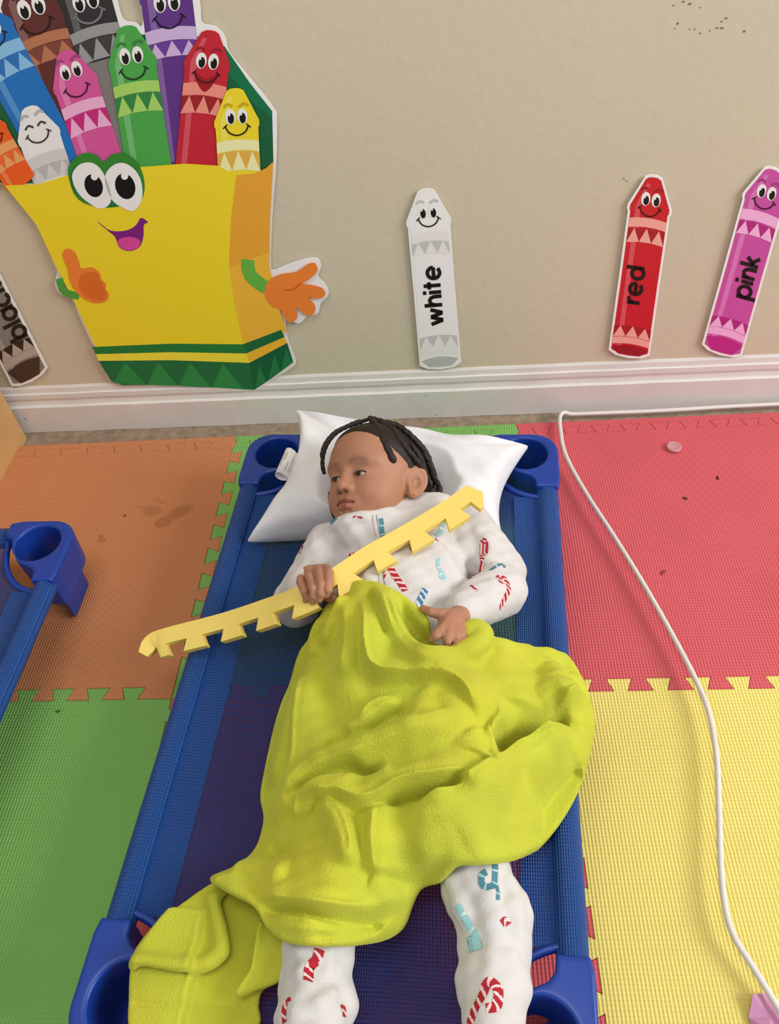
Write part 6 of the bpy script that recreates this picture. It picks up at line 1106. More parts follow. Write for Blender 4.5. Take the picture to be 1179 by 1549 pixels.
('brown_crayon','eye#0',(20,16,16),8,[(-.1555,.8145),(-.1563,.8105),(-.1582,.8071),(-.1611,.8048),(-.1642,.8042),(-.1669,.8054),(-.1687,.8081),(-.1693,.8118),(-.1685,.8158),(-.1665,.8192),(-.1637,.8214),(-.1607,.822),(-.1579,.8208),(-.1561,.8182)]),
('brown_crayon','eye#1',(20,16,16),8,[(-.1305,.8193),(-.1312,.8153),(-.1332,.8119),(-.1359,.8097),(-.139,.8091),(-.1417,.8103),(-.1436,.813),(-.1442,.8167),(-.1435,.8206),(-.1415,.824),(-.1388,.8262),(-.1358,.8267),(-.1331,.8256),(-.1312,.8229)]),
('brown_crayon','smile',(46,20,20),8,[(-.1766,.7942),(-.1758,.7927),(-.1747,.7906),(-.1732,.7881),(-.1712,.7857),(-.1687,.7839),(-.1656,.7828),(-.162,.7819),(-.1581,.7815),(-.1541,.7815),(-.1501,.7819),(-.1461,.783),(-.142,.7847),(-.1381,.7867),(-.1345,.7889),(-.1314,.7913),(-.1288,.7941),(-.1268,.7972),(-.1253,.8002),(-.1241,.8028),(-.1232,.8046),(-.1265,.805),(-.1274,.8032),(-.1286,.8007),(-.13,.7978),(-.1318,.7951),(-.1338,.7929),(-.1364,.7909),(-.1396,.7889),(-.1431,.7871),(-.1467,.7857),(-.15,.7848),(-.1533,.7844),(-.1569,.7844),(-.1604,.7848),(-.1636,.7856),(-.1662,.7865),(-.1682,.788),(-.1699,.79),(-.1713,.7923),(-.1724,.7944),(-.1732,.7959)]),
('brown_crayon','smile',(46,20,20),8,[(-.1709,.7989),(-.1759,.7949),(-.1809,.7902),(-.1789,.789),(-.174,.7936),(-.1691,.7975)]),
('brown_crayon','smile',(46,20,20),8,[(-.1305,.805),(-.1258,.803),(-.1211,.8003),(-.1191,.8023),(-.1239,.8051),(-.1287,.8071)]),
('black_crayon','eye#0',(20,16,16),8,[(-.0683,.8167),(-.069,.813),(-.0709,.8099),(-.0735,.8079),(-.0763,.8075),(-.0787,.8087),(-.0803,.8113),(-.0808,.8148),(-.08,.8185),(-.0781,.8216),(-.0756,.8236),(-.0728,.824),(-.0703,.8228),(-.0687,.8202)]),
('black_crayon','eye#1',(20,16,16),8,[(-.0455,.8201),(-.0462,.8165),(-.0481,.8133),(-.0506,.8114),(-.0534,.8109),(-.0558,.8122),(-.0575,.8148),(-.058,.8182),(-.0572,.8219),(-.0554,.825),(-.0529,.8269),(-.0501,.8273),(-.0477,.8261),(-.0461,.8236)]),
('black_crayon','smile',(120,118,118),8,[(-.0877,.8027),(-.087,.8013),(-.086,.7993),(-.0848,.7969),(-.083,.7946),(-.0808,.7929),(-.078,.7916),(-.0748,.7907),(-.0713,.7901),(-.0676,.7899),(-.064,.7902),(-.0604,.791),(-.0567,.7924),(-.0531,.7941),(-.0498,.796),(-.0469,.7981),(-.0446,.8005),(-.0427,.8034),(-.0412,.8061),(-.0401,.8085),(-.0393,.81),(-.0423,.8106),(-.0431,.809),(-.0442,.8066),(-.0456,.8041),(-.0472,.8016),(-.0491,.7997),(-.0515,.7979),(-.0544,.7962),(-.0577,.7947),(-.0609,.7935),(-.0639,.7928),(-.0669,.7926),(-.0701,.7928),(-.0733,.7933),(-.0762,.7942),(-.0785,.7952),(-.0803,.7966),(-.0817,.7986),(-.0829,.8008),(-.0839,.8028),(-.0846,.8042)]),
('black_crayon','smile',(120,118,118),8,[(-.0825,.8069),(-.0871,.8034),(-.0917,.7992),(-.0899,.798),(-.0854,.8021),(-.0809,.8055)]),
('black_crayon','smile',(120,118,118),8,[(-.0459,.8108),(-.0417,.8087),(-.0375,.806),(-.0356,.8077),(-.0399,.8105),(-.0442,.8127)]),
('purple_crayon','eye#0',(20,16,16),8,[(.055,.8065),(.0538,.8029),(.0517,.7999),(.049,.7982),(.0463,.7981),(.0441,.7996),(.0429,.8025),(.0428,.8061),(.044,.8098),(.0461,.8128),(.0488,.8145),(.0515,.8145),(.0537,.813),(.0549,.8102)]),
('purple_crayon','eye#1',(20,16,16),8,[(.077,.8073),(.076,.8036),(.0739,.8006),(.0712,.7989),(.0685,.7988),(.0663,.8004),(.065,.8032),(.065,.8069),(.0661,.8105),(.0681,.8135),(.0708,.8152),(.0735,.8152),(.0757,.8137),(.0769,.8109)]),
('purple_crayon','smile',(34,16,50),8,[(.0337,.7902),(.0342,.7887),(.0349,.7865),(.0359,.7839),(.0372,.7813),(.0391,.7792),(.0417,.7776),(.0446,.7762),(.0479,.7752),(.0514,.7745),(.0549,.7743),(.0584,.7748),(.0621,.7757),(.0658,.777),(.0691,.7786),(.0721,.7804),(.0747,.7826),(.0768,.7853),(.0785,.788),(.0798,.7903),(.0808,.7918),(.078,.7928),(.077,.7912),(.0757,.7889),(.0741,.7864),(.0723,.7841),(.0702,.7823),(.0678,.7808),(.0647,.7794),(.0615,.7782),(.0582,.7774),(.0553,.7771),(.0524,.7772),(.0493,.7778),(.0464,.7788),(.0437,.78),(.0416,.7813),(.0401,.783),(.0389,.7852),(.038,.7876),(.0373,.7898),(.0368,.7914)]),
('purple_crayon','smile',(34,16,50),8,[(.0391,.7939),(.0344,.7908),(.0295,.7871),(.031,.7856),(.0358,.7893),(.0405,.7923)]),
('purple_crayon','smile',(34,16,50),8,[(.0746,.7934),(.0784,.7908),(.0821,.7874),(.0841,.789),(.0803,.7924),(.0764,.7951)]),
('brown_crayon','eye#0',(250,248,245),9,[(-.1602,.8206),(-.1609,.8187),(-.1626,.8176),(-.1643,.818),(-.165,.8197),(-.1642,.8216),(-.1625,.8227),(-.1608,.8223)]),
('brown_crayon','eye#1',(250,248,245),9,[(-.1353,.8254),(-.136,.8234),(-.1377,.8224),(-.1393,.8228),(-.14,.8245),(-.1393,.8264),(-.1376,.8274),(-.136,.827)]),
('black_crayon','eye#0',(250,248,245),9,[(-.0729,.8225),(-.0736,.8208),(-.0751,.8198),(-.0766,.8203),(-.0772,.8219),(-.0765,.8237),(-.0749,.8246),(-.0734,.8241)]),
('black_crayon','eye#1',(250,248,245),9,[(-.0502,.8259),(-.0509,.8241),(-.0524,.8232),(-.0539,.8237),(-.0545,.8253),(-.0538,.827),(-.0523,.828),(-.0508,.8275)]),
('purple_crayon','eye#0',(250,248,245),9,[(.05,.8129),(.0491,.8111),(.0476,.8104),(.0462,.811),(.0458,.8127),(.0467,.8145),(.0483,.8152),(.0497,.8146)]),
('purple_crayon','eye#1',(250,248,245),9,[(.072,.8136),(.0712,.8119),(.0696,.8111),(.0682,.8118),(.0678,.8135),(.0687,.8152),(.0703,.8159),(.0717,.8153)]),
('blue_crayon',None,(30,110,188),10,[(-.2334,.8254),(-.225,.8274),(-.2171,.8267),(-.1866,.8066),(-.1855,.7999),(-.1871,.7968),(-.1674,.6794),(-.147,.5631),(-.1616,.5516),(-.1898,.5374),(-.2193,.5295),(-.2362,.5291),(-.2517,.65),(-.2681,.7712),(-.2705,.7731),(-.2714,.78),(-.2488,.817),(-.2417,.8223)]),
('blue_crayon',None,(79,141,202),11,[(-.2444,.8111),(-.2593,.7838),(-.2242,.5354),(-.213,.5397),(-.2477,.7875),(-.2369,.8134)]),
('blue_crayon','band#0',(130,184,224),12,[(-.2655,.7544),(-.2554,.7592),(-.2453,.7635),(-.2352,.7674),(-.2251,.7708),(-.2151,.7739),(-.2049,.7764),(-.1948,.7786),(-.1846,.7803),(-.1817,.7637),(-.192,.7619),(-.2022,.7597),(-.2124,.7571),(-.2226,.754),(-.2328,.7505),(-.2429,.7465),(-.2531,.7421),(-.2633,.7372)]),
('blue_crayon','zigzag#0',(40,110,180),12,[(-.2631,.7363),(-.253,.7412),(-.2428,.7456),(-.2326,.7496),(-.2225,.7531),(-.2123,.7562),(-.2021,.7588),(-.1918,.761),(-.1816,.7628),(-.1775,.7398),(-.1879,.738),(-.1983,.7357),(-.2086,.733),(-.2189,.7298),(-.2292,.7262),(-.2395,.7221),(-.2498,.7175),(-.2601,.7125)]),
('blue_crayon','zigzag#0',(130,184,224),13,[(-.2601,.7125),(-.2327,.7249),(-.2496,.7427)]),
('blue_crayon','zigzag#0',(130,184,224),13,[(-.2327,.7249),(-.2052,.734),(-.2225,.7531)]),
('blue_crayon','zigzag#0',(130,184,224),13,[(-.2052,.734),(-.1775,.7398),(-.1953,.7604)]),
('blue_crayon','eye#0',(250,248,245),14,[(-.2299,.793),(-.2299,.7895),(-.2309,.7861),(-.2327,.783),(-.2352,.7805),(-.2381,.779),(-.2413,.7786),(-.2442,.7793),(-.2468,.781),(-.2486,.7837),(-.2496,.7869),(-.2495,.7904),(-.2486,.7939),(-.2467,.7969),(-.2442,.7993),(-.2413,.8008),(-.2382,.8012),(-.2353,.8005),(-.2328,.7988),(-.2309,.7962)]),
('blue_crayon','eyebrow#0',(23,85,146),14,[(-.251,.7987),(-.2498,.8001),(-.2483,.8019),(-.2467,.8035),(-.2458,.8042),(-.2447,.8043),(-.2426,.8041),(-.2403,.8038),(-.2386,.8035),(-.2363,.8075),(-.2379,.8077),(-.2404,.8081),(-.2434,.8083),(-.2469,.8077),(-.2499,.8057),(-.2522,.8035),(-.2538,.8014),(-.255,.8001)]),
('blue_crayon','eye#1',(250,248,245),14,[(-.2078,.8),(-.2077,.7965),(-.2086,.7931),(-.2104,.79),(-.2128,.7876),(-.2158,.7861),(-.2189,.7857),(-.2218,.7864),(-.2244,.7881),(-.2262,.7907),(-.2272,.7939),(-.2272,.7974),(-.2263,.8008),(-.2245,.8039),(-.2221,.8062),(-.2192,.8077),(-.2161,.8081),(-.2132,.8074),(-.2107,.8057),(-.2088,.8031)]),
('blue_crayon','eyebrow#1',(23,85,146),14,[(-.2233,.807),(-.2217,.8085),(-.2195,.8106),(-.2172,.8126),(-.2156,.8135),(-.2143,.8137),(-.2122,.8136),(-.21,.8132),(-.2084,.8129),(-.2062,.8168),(-.2077,.817),(-.2101,.8174),(-.2131,.8176),(-.2166,.817),(-.2199,.8151),(-.2228,.8128),(-.2252,.8105),(-.2268,.8091)]),
('blue_crayon','eye#0',(20,16,16),15,[(-.2341,.7891),(-.2342,.7857),(-.2355,.7826),(-.2378,.7803),(-.2405,.7795),(-.2432,.7801),(-.2453,.7822),(-.2464,.7853),(-.2462,.7887),(-.2449,.7919),(-.2426,.7941),(-.2399,.7949),(-.2372,.7942),(-.2352,.7922)]),
('blue_crayon','eye#1',(20,16,16),15,[(-.2119,.7961),(-.2119,.7927),(-.2132,.7896),(-.2154,.7874),(-.2181,.7865),(-.2208,.7872),(-.2229,.7893),(-.224,.7923),(-.2239,.7957),(-.2226,.7988),(-.2204,.801),(-.2177,.8018),(-.2151,.8012),(-.213,.7991)]),
('blue_crayon','smile',(16,40,80),15,[(-.2508,.776),(-.2499,.7749),(-.2485,.7732),(-.2468,.7713),(-.2447,.7696),(-.2421,.7684),(-.2391,.7678),(-.2357,.7675),(-.2321,.7676),(-.2284,.768),(-.2248,.7689),(-.2214,.7703),(-.2179,.7721),(-.2146,.7742),(-.2116,.7765),(-.2091,.7789),(-.2072,.7815),(-.2058,.7843),(-.2048,.7871),(-.2041,.7893),(-.2036,.7909),(-.2066,.7909),(-.2072,.7893),(-.2079,.787),(-.2088,.7845),(-.21,.782),(-.2116,.7799),(-.2137,.778),(-.2163,.776),(-.2193,.774),(-.2223,.7724),(-.2252,.7713),(-.2282,.7706),(-.2314,.7702),(-.2347,.7701),(-.2377,.7703),(-.2402,.7708),(-.2422,.7718),(-.2441,.7733),(-.2457,.7751),(-.247,.7767),(-.248,.7778)]),
('blue_crayon','smile',(16,40,80),15,[(-.2463,.7806),(-.2503,.7767),(-.2542,.7721),(-.2522,.7714),(-.2484,.7758),(-.2445,.7797)]),
('blue_crayon','smile',(16,40,80),15,[(-.2103,.7905),(-.2057,.7893),(-.2011,.7876),(-.1995,.7895),(-.2043,.7912),(-.2089,.7924)]),
('blue_crayon','eye#0',(250,248,245),16,[(-.238,.7941),(-.2384,.7924),(-.2398,.7913),(-.2414,.7915),(-.2422,.7928),(-.2418,.7945),(-.2404,.7956),(-.2388,.7955)]),
('blue_crayon','eye#1',(250,248,245),16,[(-.2158,.8011),(-.2162,.7994),(-.2176,.7983),(-.2191,.7984),(-.22,.7998),(-.2196,.8015),(-.2182,.8026),(-.2166,.8024)]),
('pink_crayon',None,(206,84,150),17,[(-.121,.7573),(-.1133,.7582),(-.1063,.7564),(-.0819,.7196),(-.0818,.7124),(-.0838,.7094),(-.0841,.6539),(-.0835,.5781),(-.0976,.5695),(-.1235,.5604),(-.1496,.5574),(-.1639,.5595),(-.1613,.6372),(-.1602,.6937),(-.1622,.6959),(-.1619,.7033),(-.136,.7506),(-.1288,.7551)]),
('green_crayon',None,(72,160,72),17,[(-.011,.7843),(-.0032,.7841),(.0033,.7813),(.0218,.7371),(.0209,.7296),(.0185,.7267),(.0088,.6564),(-.0028,.5643),(-.0182,.5572),(-.0454,.5515),(-.0719,.5526),(-.0857,.5573),(-.0699,.6505),(-.0586,.7215),(-.0602,.7241),(-.0589,.7318),(-.0265,.7795),(-.0189,.7832)]),
('red_crayon',None,(188,34,50),17,[(.117,.7687),(.1237,.767),(.1289,.7629),(.1361,.7179),(.1336,.7107),(.1308,.7084),(.1054,.6378),(.0743,.549),(.0593,.5456),(.0345,.5464),(.012,.5536),(.0012,.5612),(.0358,.6494),(.0626,.7196),(.0618,.7225),(.0647,.7296),(.1024,.7672),(.1098,.7692)]),
('white_crayon',None,(226,226,228),17,[(-.2128,.6808),(-.205,.6818),(-.1981,.6801),(-.1752,.6446),(-.1754,.6372),(-.1775,.6341),(-.1795,.5985),(-.1814,.5392),(-.1955,.5306),(-.2212,.5213),(-.2469,.5182),(-.2607,.5201),(-.2563,.5808),(-.2545,.6169),(-.2563,.6192),(-.2558,.6268),(-.228,.6737),(-.2207,.6785)]),
('pink_crayon',None,(216,121,173),18,[(-.133,.744),(-.1506,.7056),(-.1529,.5636),(-.1429,.5659),(-.1397,.7078),(-.1259,.7454)]),
('green_crayon',None,(112,180,112),18,[(-.0245,.7721),(-.0475,.7326),(-.0742,.5599),(-.0639,.5608),(-.0365,.7333),(-.0174,.7725)]),
('red_crayon',None,(202,82,95),18,[(.1025,.7596),(.0746,.728),(.0116,.5612),(.0206,.5596),(.0843,.7264),(.1088,.7586)]),
('white_crayon',None,(232,232,233),18,[(-.2253,.6669),(-.2443,.6293),(-.2498,.5242),(-.24,.5266),(-.2334,.6317),(-.2181,.6684)]),
('pink_crayon','band#0',(240,170,206),19,[(-.1606,.6714),(-.1508,.675),(-.1412,.6781),(-.1315,.6808),(-.122,.6831),(-.1124,.6848),(-.1029,.6862),(-.0935,.687),(-.084,.6874),(-.0839,.6709),(-.0934,.6705),(-.103,.6696),(-.1126,.6682),(-.1222,.6664),(-.1318,.6641),(-.1416,.6614),(-.1513,.6582),(-.1612,.6544)]),
('pink_crayon','zigzag#0',(190,40,120),19,[(-.1612,.6534),(-.1514,.6572),(-.1416,.6604),(-.1319,.6631),(-.1222,.6654),(-.1126,.6672),(-.103,.6686),(-.0934,.6695),(-.0838,.6699),(-.0836,.642),(-.0933,.6416),(-.103,.6406),(-.1128,.6392),(-.1225,.6373),(-.1324,.6349),(-.1422,.6321),(-.1522,.6287),(-.1622,.6249)]),
('green_crayon','band#0',(160,206,100),19,[(-.0621,.699),(-.052,.7013),(-.0421,.7032),(-.0323,.7046),(-.0226,.7055),(-.013,.7059),(-.0035,.7059),(.0059,.7054),(.0153,.7044),(.0132,.6878),(.0038,.6888),(-.0058,.6894),(-.0154,.6894),(-.0251,.6889),(-.0349,.688),(-.0448,.6866),(-.0548,.6847),(-.0649,.6823)]),
('green_crayon','zigzag#0',(50,128,66),19,[(-.0651,.6813),(-.0549,.6837),(-.0449,.6856),(-.035,.687),(-.0252,.6879),(-.0155,.6884),(-.0059,.6884),(.0036,.6879),(.0131,.6869),(.0096,.6589),(-.0001,.6599),(-.0098,.6604),(-.0195,.6604),(-.0294,.6599),(-.0394,.6589),(-.0494,.6575),(-.0596,.6555),(-.0699,.653)]),
('red_crayon','band#0',(228,140,124),19,[(.0544,.6978),(.0636,.6979),(.0725,.6977),(.0813,.6969),(.0899,.6957),(.0984,.6941),(.1067,.692),(.1148,.6895),(.1228,.6865),(.1163,.668),(.1083,.671),(.1,.6736),(.0916,.6757),(.0831,.6774),(.0744,.6786),(.0655,.6793),(.0565,.6796),(.0472,.6794)]),
('red_crayon','zigzag#0',(150,30,36),19,[(.0468,.6785),(.0561,.6786),(.0651,.6783),(.074,.6776),(.0827,.6764),(.0913,.6747),(.0997,.6726),(.1079,.6701),(.116,.667),(.1069,.641),(.0987,.6441),(.0903,.6467),(.0818,.6489),(.0731,.6506),(.0643,.6518),(.0553,.6525),(.0461,.6528),(.0367,.6526)]),
('white_crayon','band#0',(206,204,206),19,[(-.2558,.5929),(-.246,.5968),(-.2362,.6001),(-.2264,.603),(-.2168,.6055),(-.2072,.6074),(-.1976,.6089),(-.1881,.6099),(-.1787,.6105),(-.1792,.5935),(-.1888,.5929),(-.1984,.5919),(-.208,.5903),(-.2177,.5883),(-.2274,.5859),(-.2372,.5829),(-.2471,.5795),(-.2571,.5755)]),
('white_crayon','zigzag#0',(182,180,182),19,[(-.2572,.5744),(-.2472,.5784),(-.2373,.5818),(-.2275,.5848),(-.2177,.5873),(-.208,.5893),(-.1984,.5908),(-.1888,.5918),(-.1793,.5924),(-.1801,.5674),(-.1898,.5668),(-.1995,.5657),(-.2093,.5641),(-.2191,.5621),(-.229,.5595),(-.2389,.5565),(-.2489,.5529),(-.2591,.5488)]),
('pink_crayon','zigzag#0',(240,170,206),20,[(-.1622,.6249),(-.1357,.634),(-.1481,.6583)]),
('pink_crayon','zigzag#0',(240,170,206),20,[(-.1357,.634),(-.1095,.6397),(-.1222,.6654)]),
('pink_crayon','zigzag#0',(240,170,206),20,[(-.1095,.6397),(-.0836,.642),(-.0966,.6693)]),
('green_crayon','zigzag#0',(160,206,100),20,[(-.0699,.653),(-.0427,.6585),(-.0516,.6844)]),
('green_crayon','zigzag#0',(160,206,100),20,[(-.0427,.6585),(-.0163,.6605),(-.0252,.6879)]),
('green_crayon','zigzag#0',(160,206,100),20,[(-.0163,.6605),(.0096,.6589),(.0005,.6881)]),
('red_crayon','zigzag#0',(228,140,124),20,[(.0367,.6526),(.0613,.6521),(.0591,.6786)]),
('red_crayon','zigzag#0',(228,140,124),20,[(.0613,.6521),(.0847,.6482),(.0827,.6764)]),
('red_crayon','zigzag#0',(228,140,124),20,[(.0847,.6482),(.1069,.641),(.1052,.671)]),
('white_crayon','zigzag#0',(206,204,206),20,[(-.2591,.5488),(-.2323,.5585),(-.2439,.5796)]),
('white_crayon','zigzag#0',(206,204,206),20,[(-.2323,.5585),(-.206,.5647),(-.2177,.5873)]),
('white_crayon','zigzag#0',(206,204,206),20,[(-.206,.5647),(-.1801,.5674),(-.192,.5915)]),
('pink_crayon','eye#0',(250,248,245),21,[(-.1227,.728),(-.1232,.7244),(-.1245,.721),(-.1266,.7181),(-.1292,.7159),(-.132,.7148),(-.1349,.7148),(-.1374,.7159),(-.1394,.718),(-.1406,.7209),(-.141,.7243),(-.1405,.7279),(-.1391,.7313),(-.137,.7342),(-.1344,.7363),(-.1316,.7374),(-.1288,.7374),(-.1263,.7364),(-.1243,.7343),(-.1231,.7314)]),
('pink_crayon','eyebrow#0',(160,65,117),21,[(-.1405,.7366),(-.1393,.7378),(-.1376,.7395),(-.136,.7409),(-.1351,.7415),(-.1341,.7415),(-.1322,.741),(-.1303,.7403),(-.1288,.7399),(-.1262,.7436),(-.1276,.744),(-.1298,.7448),(-.1324,.7454),(-.1355,.7452),(-.1385,.7436),(-.1408,.7416),(-.1426,.7398),(-.1438,.7386)]),
('pink_crayon','eye#1',(250,248,245),21,[(-.102,.7322),(-.1024,.7286),(-.1037,.7252),(-.1057,.7223),(-.1083,.7202),(-.1111,.719),(-.1139,.719),(-.1164,.7201),(-.1184,.7222),(-.1197,.7251),(-.1201,.7285),(-.1196,.7321),(-.1183,.7355),(-.1163,.7384),(-.1137,.7404),(-.1109,.7415),(-.1082,.7415),(-.1057,.7405),(-.1037,.7384),(-.1024,.7355)]),
('pink_crayon','eyebrow#1',(160,65,117),21,[(-.1147,.7415),(-.1131,.7428),(-.1108,.7446),(-.1084,.7463),(-.1069,.7471),(-.1057,.7471),(-.1039,.7467),(-.102,.746),(-.1006,.7455),(-.098,.7492),(-.0994,.7496),(-.1014,.7504),(-.1041,.751),(-.1073,.7508),(-.1105,.7493),(-.1134,.7472),(-.1159,.7453),(-.1175,.744)]),
('green_crayon','eye#0',(250,248,245),21,[(-.0184,.7428),(-.0194,.739),(-.0212,.7356),(-.0237,.7328),(-.0266,.7309),(-.0295,.7301),(-.0323,.7305),(-.0346,.732),(-.0363,.7346),(-.0371,.7379),(-.0369,.7416),(-.0359,.7453),(-.034,.7487),(-.0316,.7515),(-.0288,.7533),(-.0258,.7541),(-.0231,.7537),(-.0208,.7521),(-.0191,.7497),(-.0183,.7464)]),
('green_crayon','eyebrow#0',(56,124,56),21,[(-.0347,.7544),(-.0333,.7556),(-.0314,.7571),(-.0296,.7584),(-.0287,.7589),(-.0277,.7587),(-.0259,.758),(-.0241,.757),(-.0227,.7562),(-.0196,.7598),(-.0209,.7605),(-.0229,.7616),(-.0255,.7626),(-.0286,.7629),(-.0317,.7616),(-.0343,.7598),(-.0363,.7581),(-.0376,.757)]),
('green_crayon','eye#1',(250,248,245),21,[(.0026,.7441),(.0017,.7404),(-.0001,.737),(-.0025,.7342),(-.0053,.7323),(-.0083,.7315),(-.0111,.7319),(-.0134,.7335),(-.0151,.736),(-.0159,.7393),(-.0158,.7429),(-.0148,.7467),(-.013,.75),(-.0106,.7528),(-.0078,.7546),(-.0049,.7554),(-.0022,.755),(.0002,.7535),(.0018,.751),(.0027,.7478)]),
('green_crayon','eyebrow#1',(56,124,56),21,[(-.0087,.7559),(-.0068,.757),(-.0043,.7587),(-.0017,.7601),(-.0001,.7607),(.0011,.7605),(.0028,.7598),(.0045,.7588),(.0059,.7581),(.009,.7616),(.0077,.7623),(.0058,.7634),(.0032,.7644),(0,.7647),(-.0034,.7635),(-.0065,.7618),(-.0092,.7601),(-.011,.7589)]),
('red_crayon','eye#0',(250,248,245),21,[(.1002,.7267),(.0985,.7233),(.0961,.7203),(.0934,.7181),(.0905,.7168),(.0877,.7167),(.0854,.7177),(.0837,.7197),(.0828,.7225),(.0829,.7258),(.0838,.7294),(.0855,.7328),(.0879,.7357),(.0906,.7379),(.0935,.7391),(.0962,.7393),(.0985,.7383),(.1002,.7363),(.1011,.7336),(.1011,.7303)]),
('red_crayon','eyebrow#0',(146,26,39),21,[(.0886,.7414),(.0901,.7423),(.092,.7434),(.0939,.7443),(.0948,.7445),(.0956,.7442),(.097,.7431),(.0984,.7417),(.0994,.7407),(.1029,.7436),(.1019,.7445),(.1004,.746),(.0984,.7475),(.0958,.7484),(.0928,.7478),(.0901,.7466),(.088,.7454),(.0866,.7446)]),
('red_crayon','eye#1',(250,248,245),21,[(.1189,.7236),(.1173,.7202),(.1149,.7172),(.1122,.715),(.1093,.7137),(.1066,.7136),(.1042,.7146),(.1025,.7166),(.1016,.7194),(.1016,.7228),(.1025,.7263),(.1042,.7297),(.1065,.7327),(.1092,.7349),(.1121,.7361),(.1148,.7362),(.1171,.7353),(.1188,.7333),(.1197,.7305),(.1198,.7272)]),
('red_crayon','eyebrow#1',(146,26,39),21,[(.1116,.7375),(.1135,.7382),(.1161,.7393),(.1186,.7401),(.1202,.7404),(.1212,.74),(.1226,.7389),(.1239,.7376),(.1249,.7366),(.1284,.7394),(.1274,.7403),(.1259,.7418),(.1239,.7433),(.1212,.7442),(.118,.7438),(.1148,.7428),(.1121,.7417),(.1103,.7409)]),
('red_crayon','smile',(150,20,36),21,[(.0771,.7127),(.076,.7102),(.0758,.7054),(.0764,.6998),(.0773,.6951),(.0785,.691),(.0802,.687),(.0823,.6839),(.0849,.6823),(.0884,.6829),(.0925,.685),(.0967,.688),(.1006,.6912),(.1047,.6952),(.1092,.6999),(.1124,.7042),(.1131,.7068),(.1101,.7066),(.1043,.7044),(.0977,.7021),(.0921,.7015),(.0875,.7038),(.0832,.7079),(.0796,.7116)]),
('white_crayon','eyebrow#0',(176,176,177),21,[(-.2331,.6593),(-.2318,.6606),(-.2301,.6624),(-.2284,.6639),(-.2275,.6645),(-.2265,.6645),(-.2247,.664),(-.2227,.6634),(-.2213,.6629),(-.2185,.6668),(-.2199,.6672),(-.222,.6679),(-.2246,.6685),(-.2278,.6683),(-.2308,.6667),(-.2332,.6645),(-.2351,.6626),(-.2364,.6613)]),
('white_crayon','eyebrow#1',(176,176,177),21,[(-.2072,.6647),(-.2054,.6661),(-.203,.6681),(-.2006,.6698),(-.1991,.6706),(-.1979,.6707),(-.1961,.6702),(-.1942,.6695),(-.1929,.6691),(-.1901,.6729),(-.1914,.6733),(-.1935,.6741),(-.1961,.6747),(-.1993,.6744),(-.2026,.6728),(-.2056,.6707),(-.2081,.6686),(-.2098,.6673)]),
('pink_crayon','eye#0',(20,16,16),22,[(-.1264,.7246),(-.127,.7211),(-.1286,.7181),(-.131,.7161),(-.1335,.7156),(-.1358,.7166),(-.1374,.719),(-.1379,.7223),(-.1372,.7258),(-.1356,.7288),(-.1333,.7308),(-.1307,.7313),(-.1284,.7302),(-.1269,.7279)]),
('pink_crayon','eye#1',(20,16,16),22,[(-.1056,.7288),(-.1062,.7253),(-.1078,.7223),(-.1101,.7203),(-.1126,.7198),(-.1149,.7209),(-.1165,.7232),(-.117,.7265),(-.1164,.73),(-.1148,.733),(-.1125,.7349),(-.11,.7354),(-.1077,.7344),(-.1061,.732)]),
('pink_crayon','smile',(70,20,50),22,[(-.1441,.6995),(-.1434,.6983),(-.1424,.6964),(-.1412,.6942),(-.1395,.6921),(-.1374,.6905),(-.1349,.6894),(-.1319,.6887),(-.1286,.6883),(-.1252,.6882),(-.1219,.6887),(-.1186,.6896),(-.1152,.6911),(-.1119,.6928),(-.1089,.6948),(-.1063,.6969),(-.1042,.6994),(-.1025,.7022),(-.1012,.7049),(-.1002,.7071),(-.0995,.7087),(-.1023,.7091),(-.103,.7075),(-.104,.7052),(-.1052,.7027),(-.1066,.7003),(-.1083,.6983),(-.1105,.6966),(-.1132,.6948),(-.1161,.6933),(-.1191,.692),(-.1219,.6912),(-.1246,.6908),(-.1276,.6909),(-.1305,.6912),(-.1332,.6919),(-.1354,.6928),(-.137,.694),(-.1384,.6959),(-.1396,.6979),(-.1405,.6998),(-.1413,.7011)]),
('pink_crayon','smile',(70,20,50),22,[(-.1393,.7038),(-.1435,.7002),(-.1477,.696),(-.146,.6949),(-.1419,.6991),(-.1378,.7025)]),
('pink_crayon','smile',(70,20,50),22,[(-.1056,.7091),(-.1017,.7073),(-.0978,.7049),(-.0961,.7066),(-.1001,.7091),(-.1041,.711)]),
('green_crayon','eye#0',(20,16,16),22,[(-.022,.7397),(-.0231,.7361),(-.0252,.7331),(-.0278,.7314),(-.0303,.7312),(-.0324,.7327),(-.0336,.7354),(-.0336,.739),(-.0325,.7426),(-.0304,.7455),(-.0279,.7473),(-.0253,.7474),(-.0232,.746),(-.022,.7433)]),
('green_crayon','eye#1',(20,16,16),22,[(-.0009,.7411),(-.002,.7375),(-.004,.7345),(-.0065,.7328),(-.0091,.7326),(-.0112,.7341),(-.0124,.7368),(-.0125,.7404),(-.0114,.744),(-.0094,.7469),(-.0068,.7486),(-.0043,.7488),(-.0022,.7474),(-.001,.7446)]),
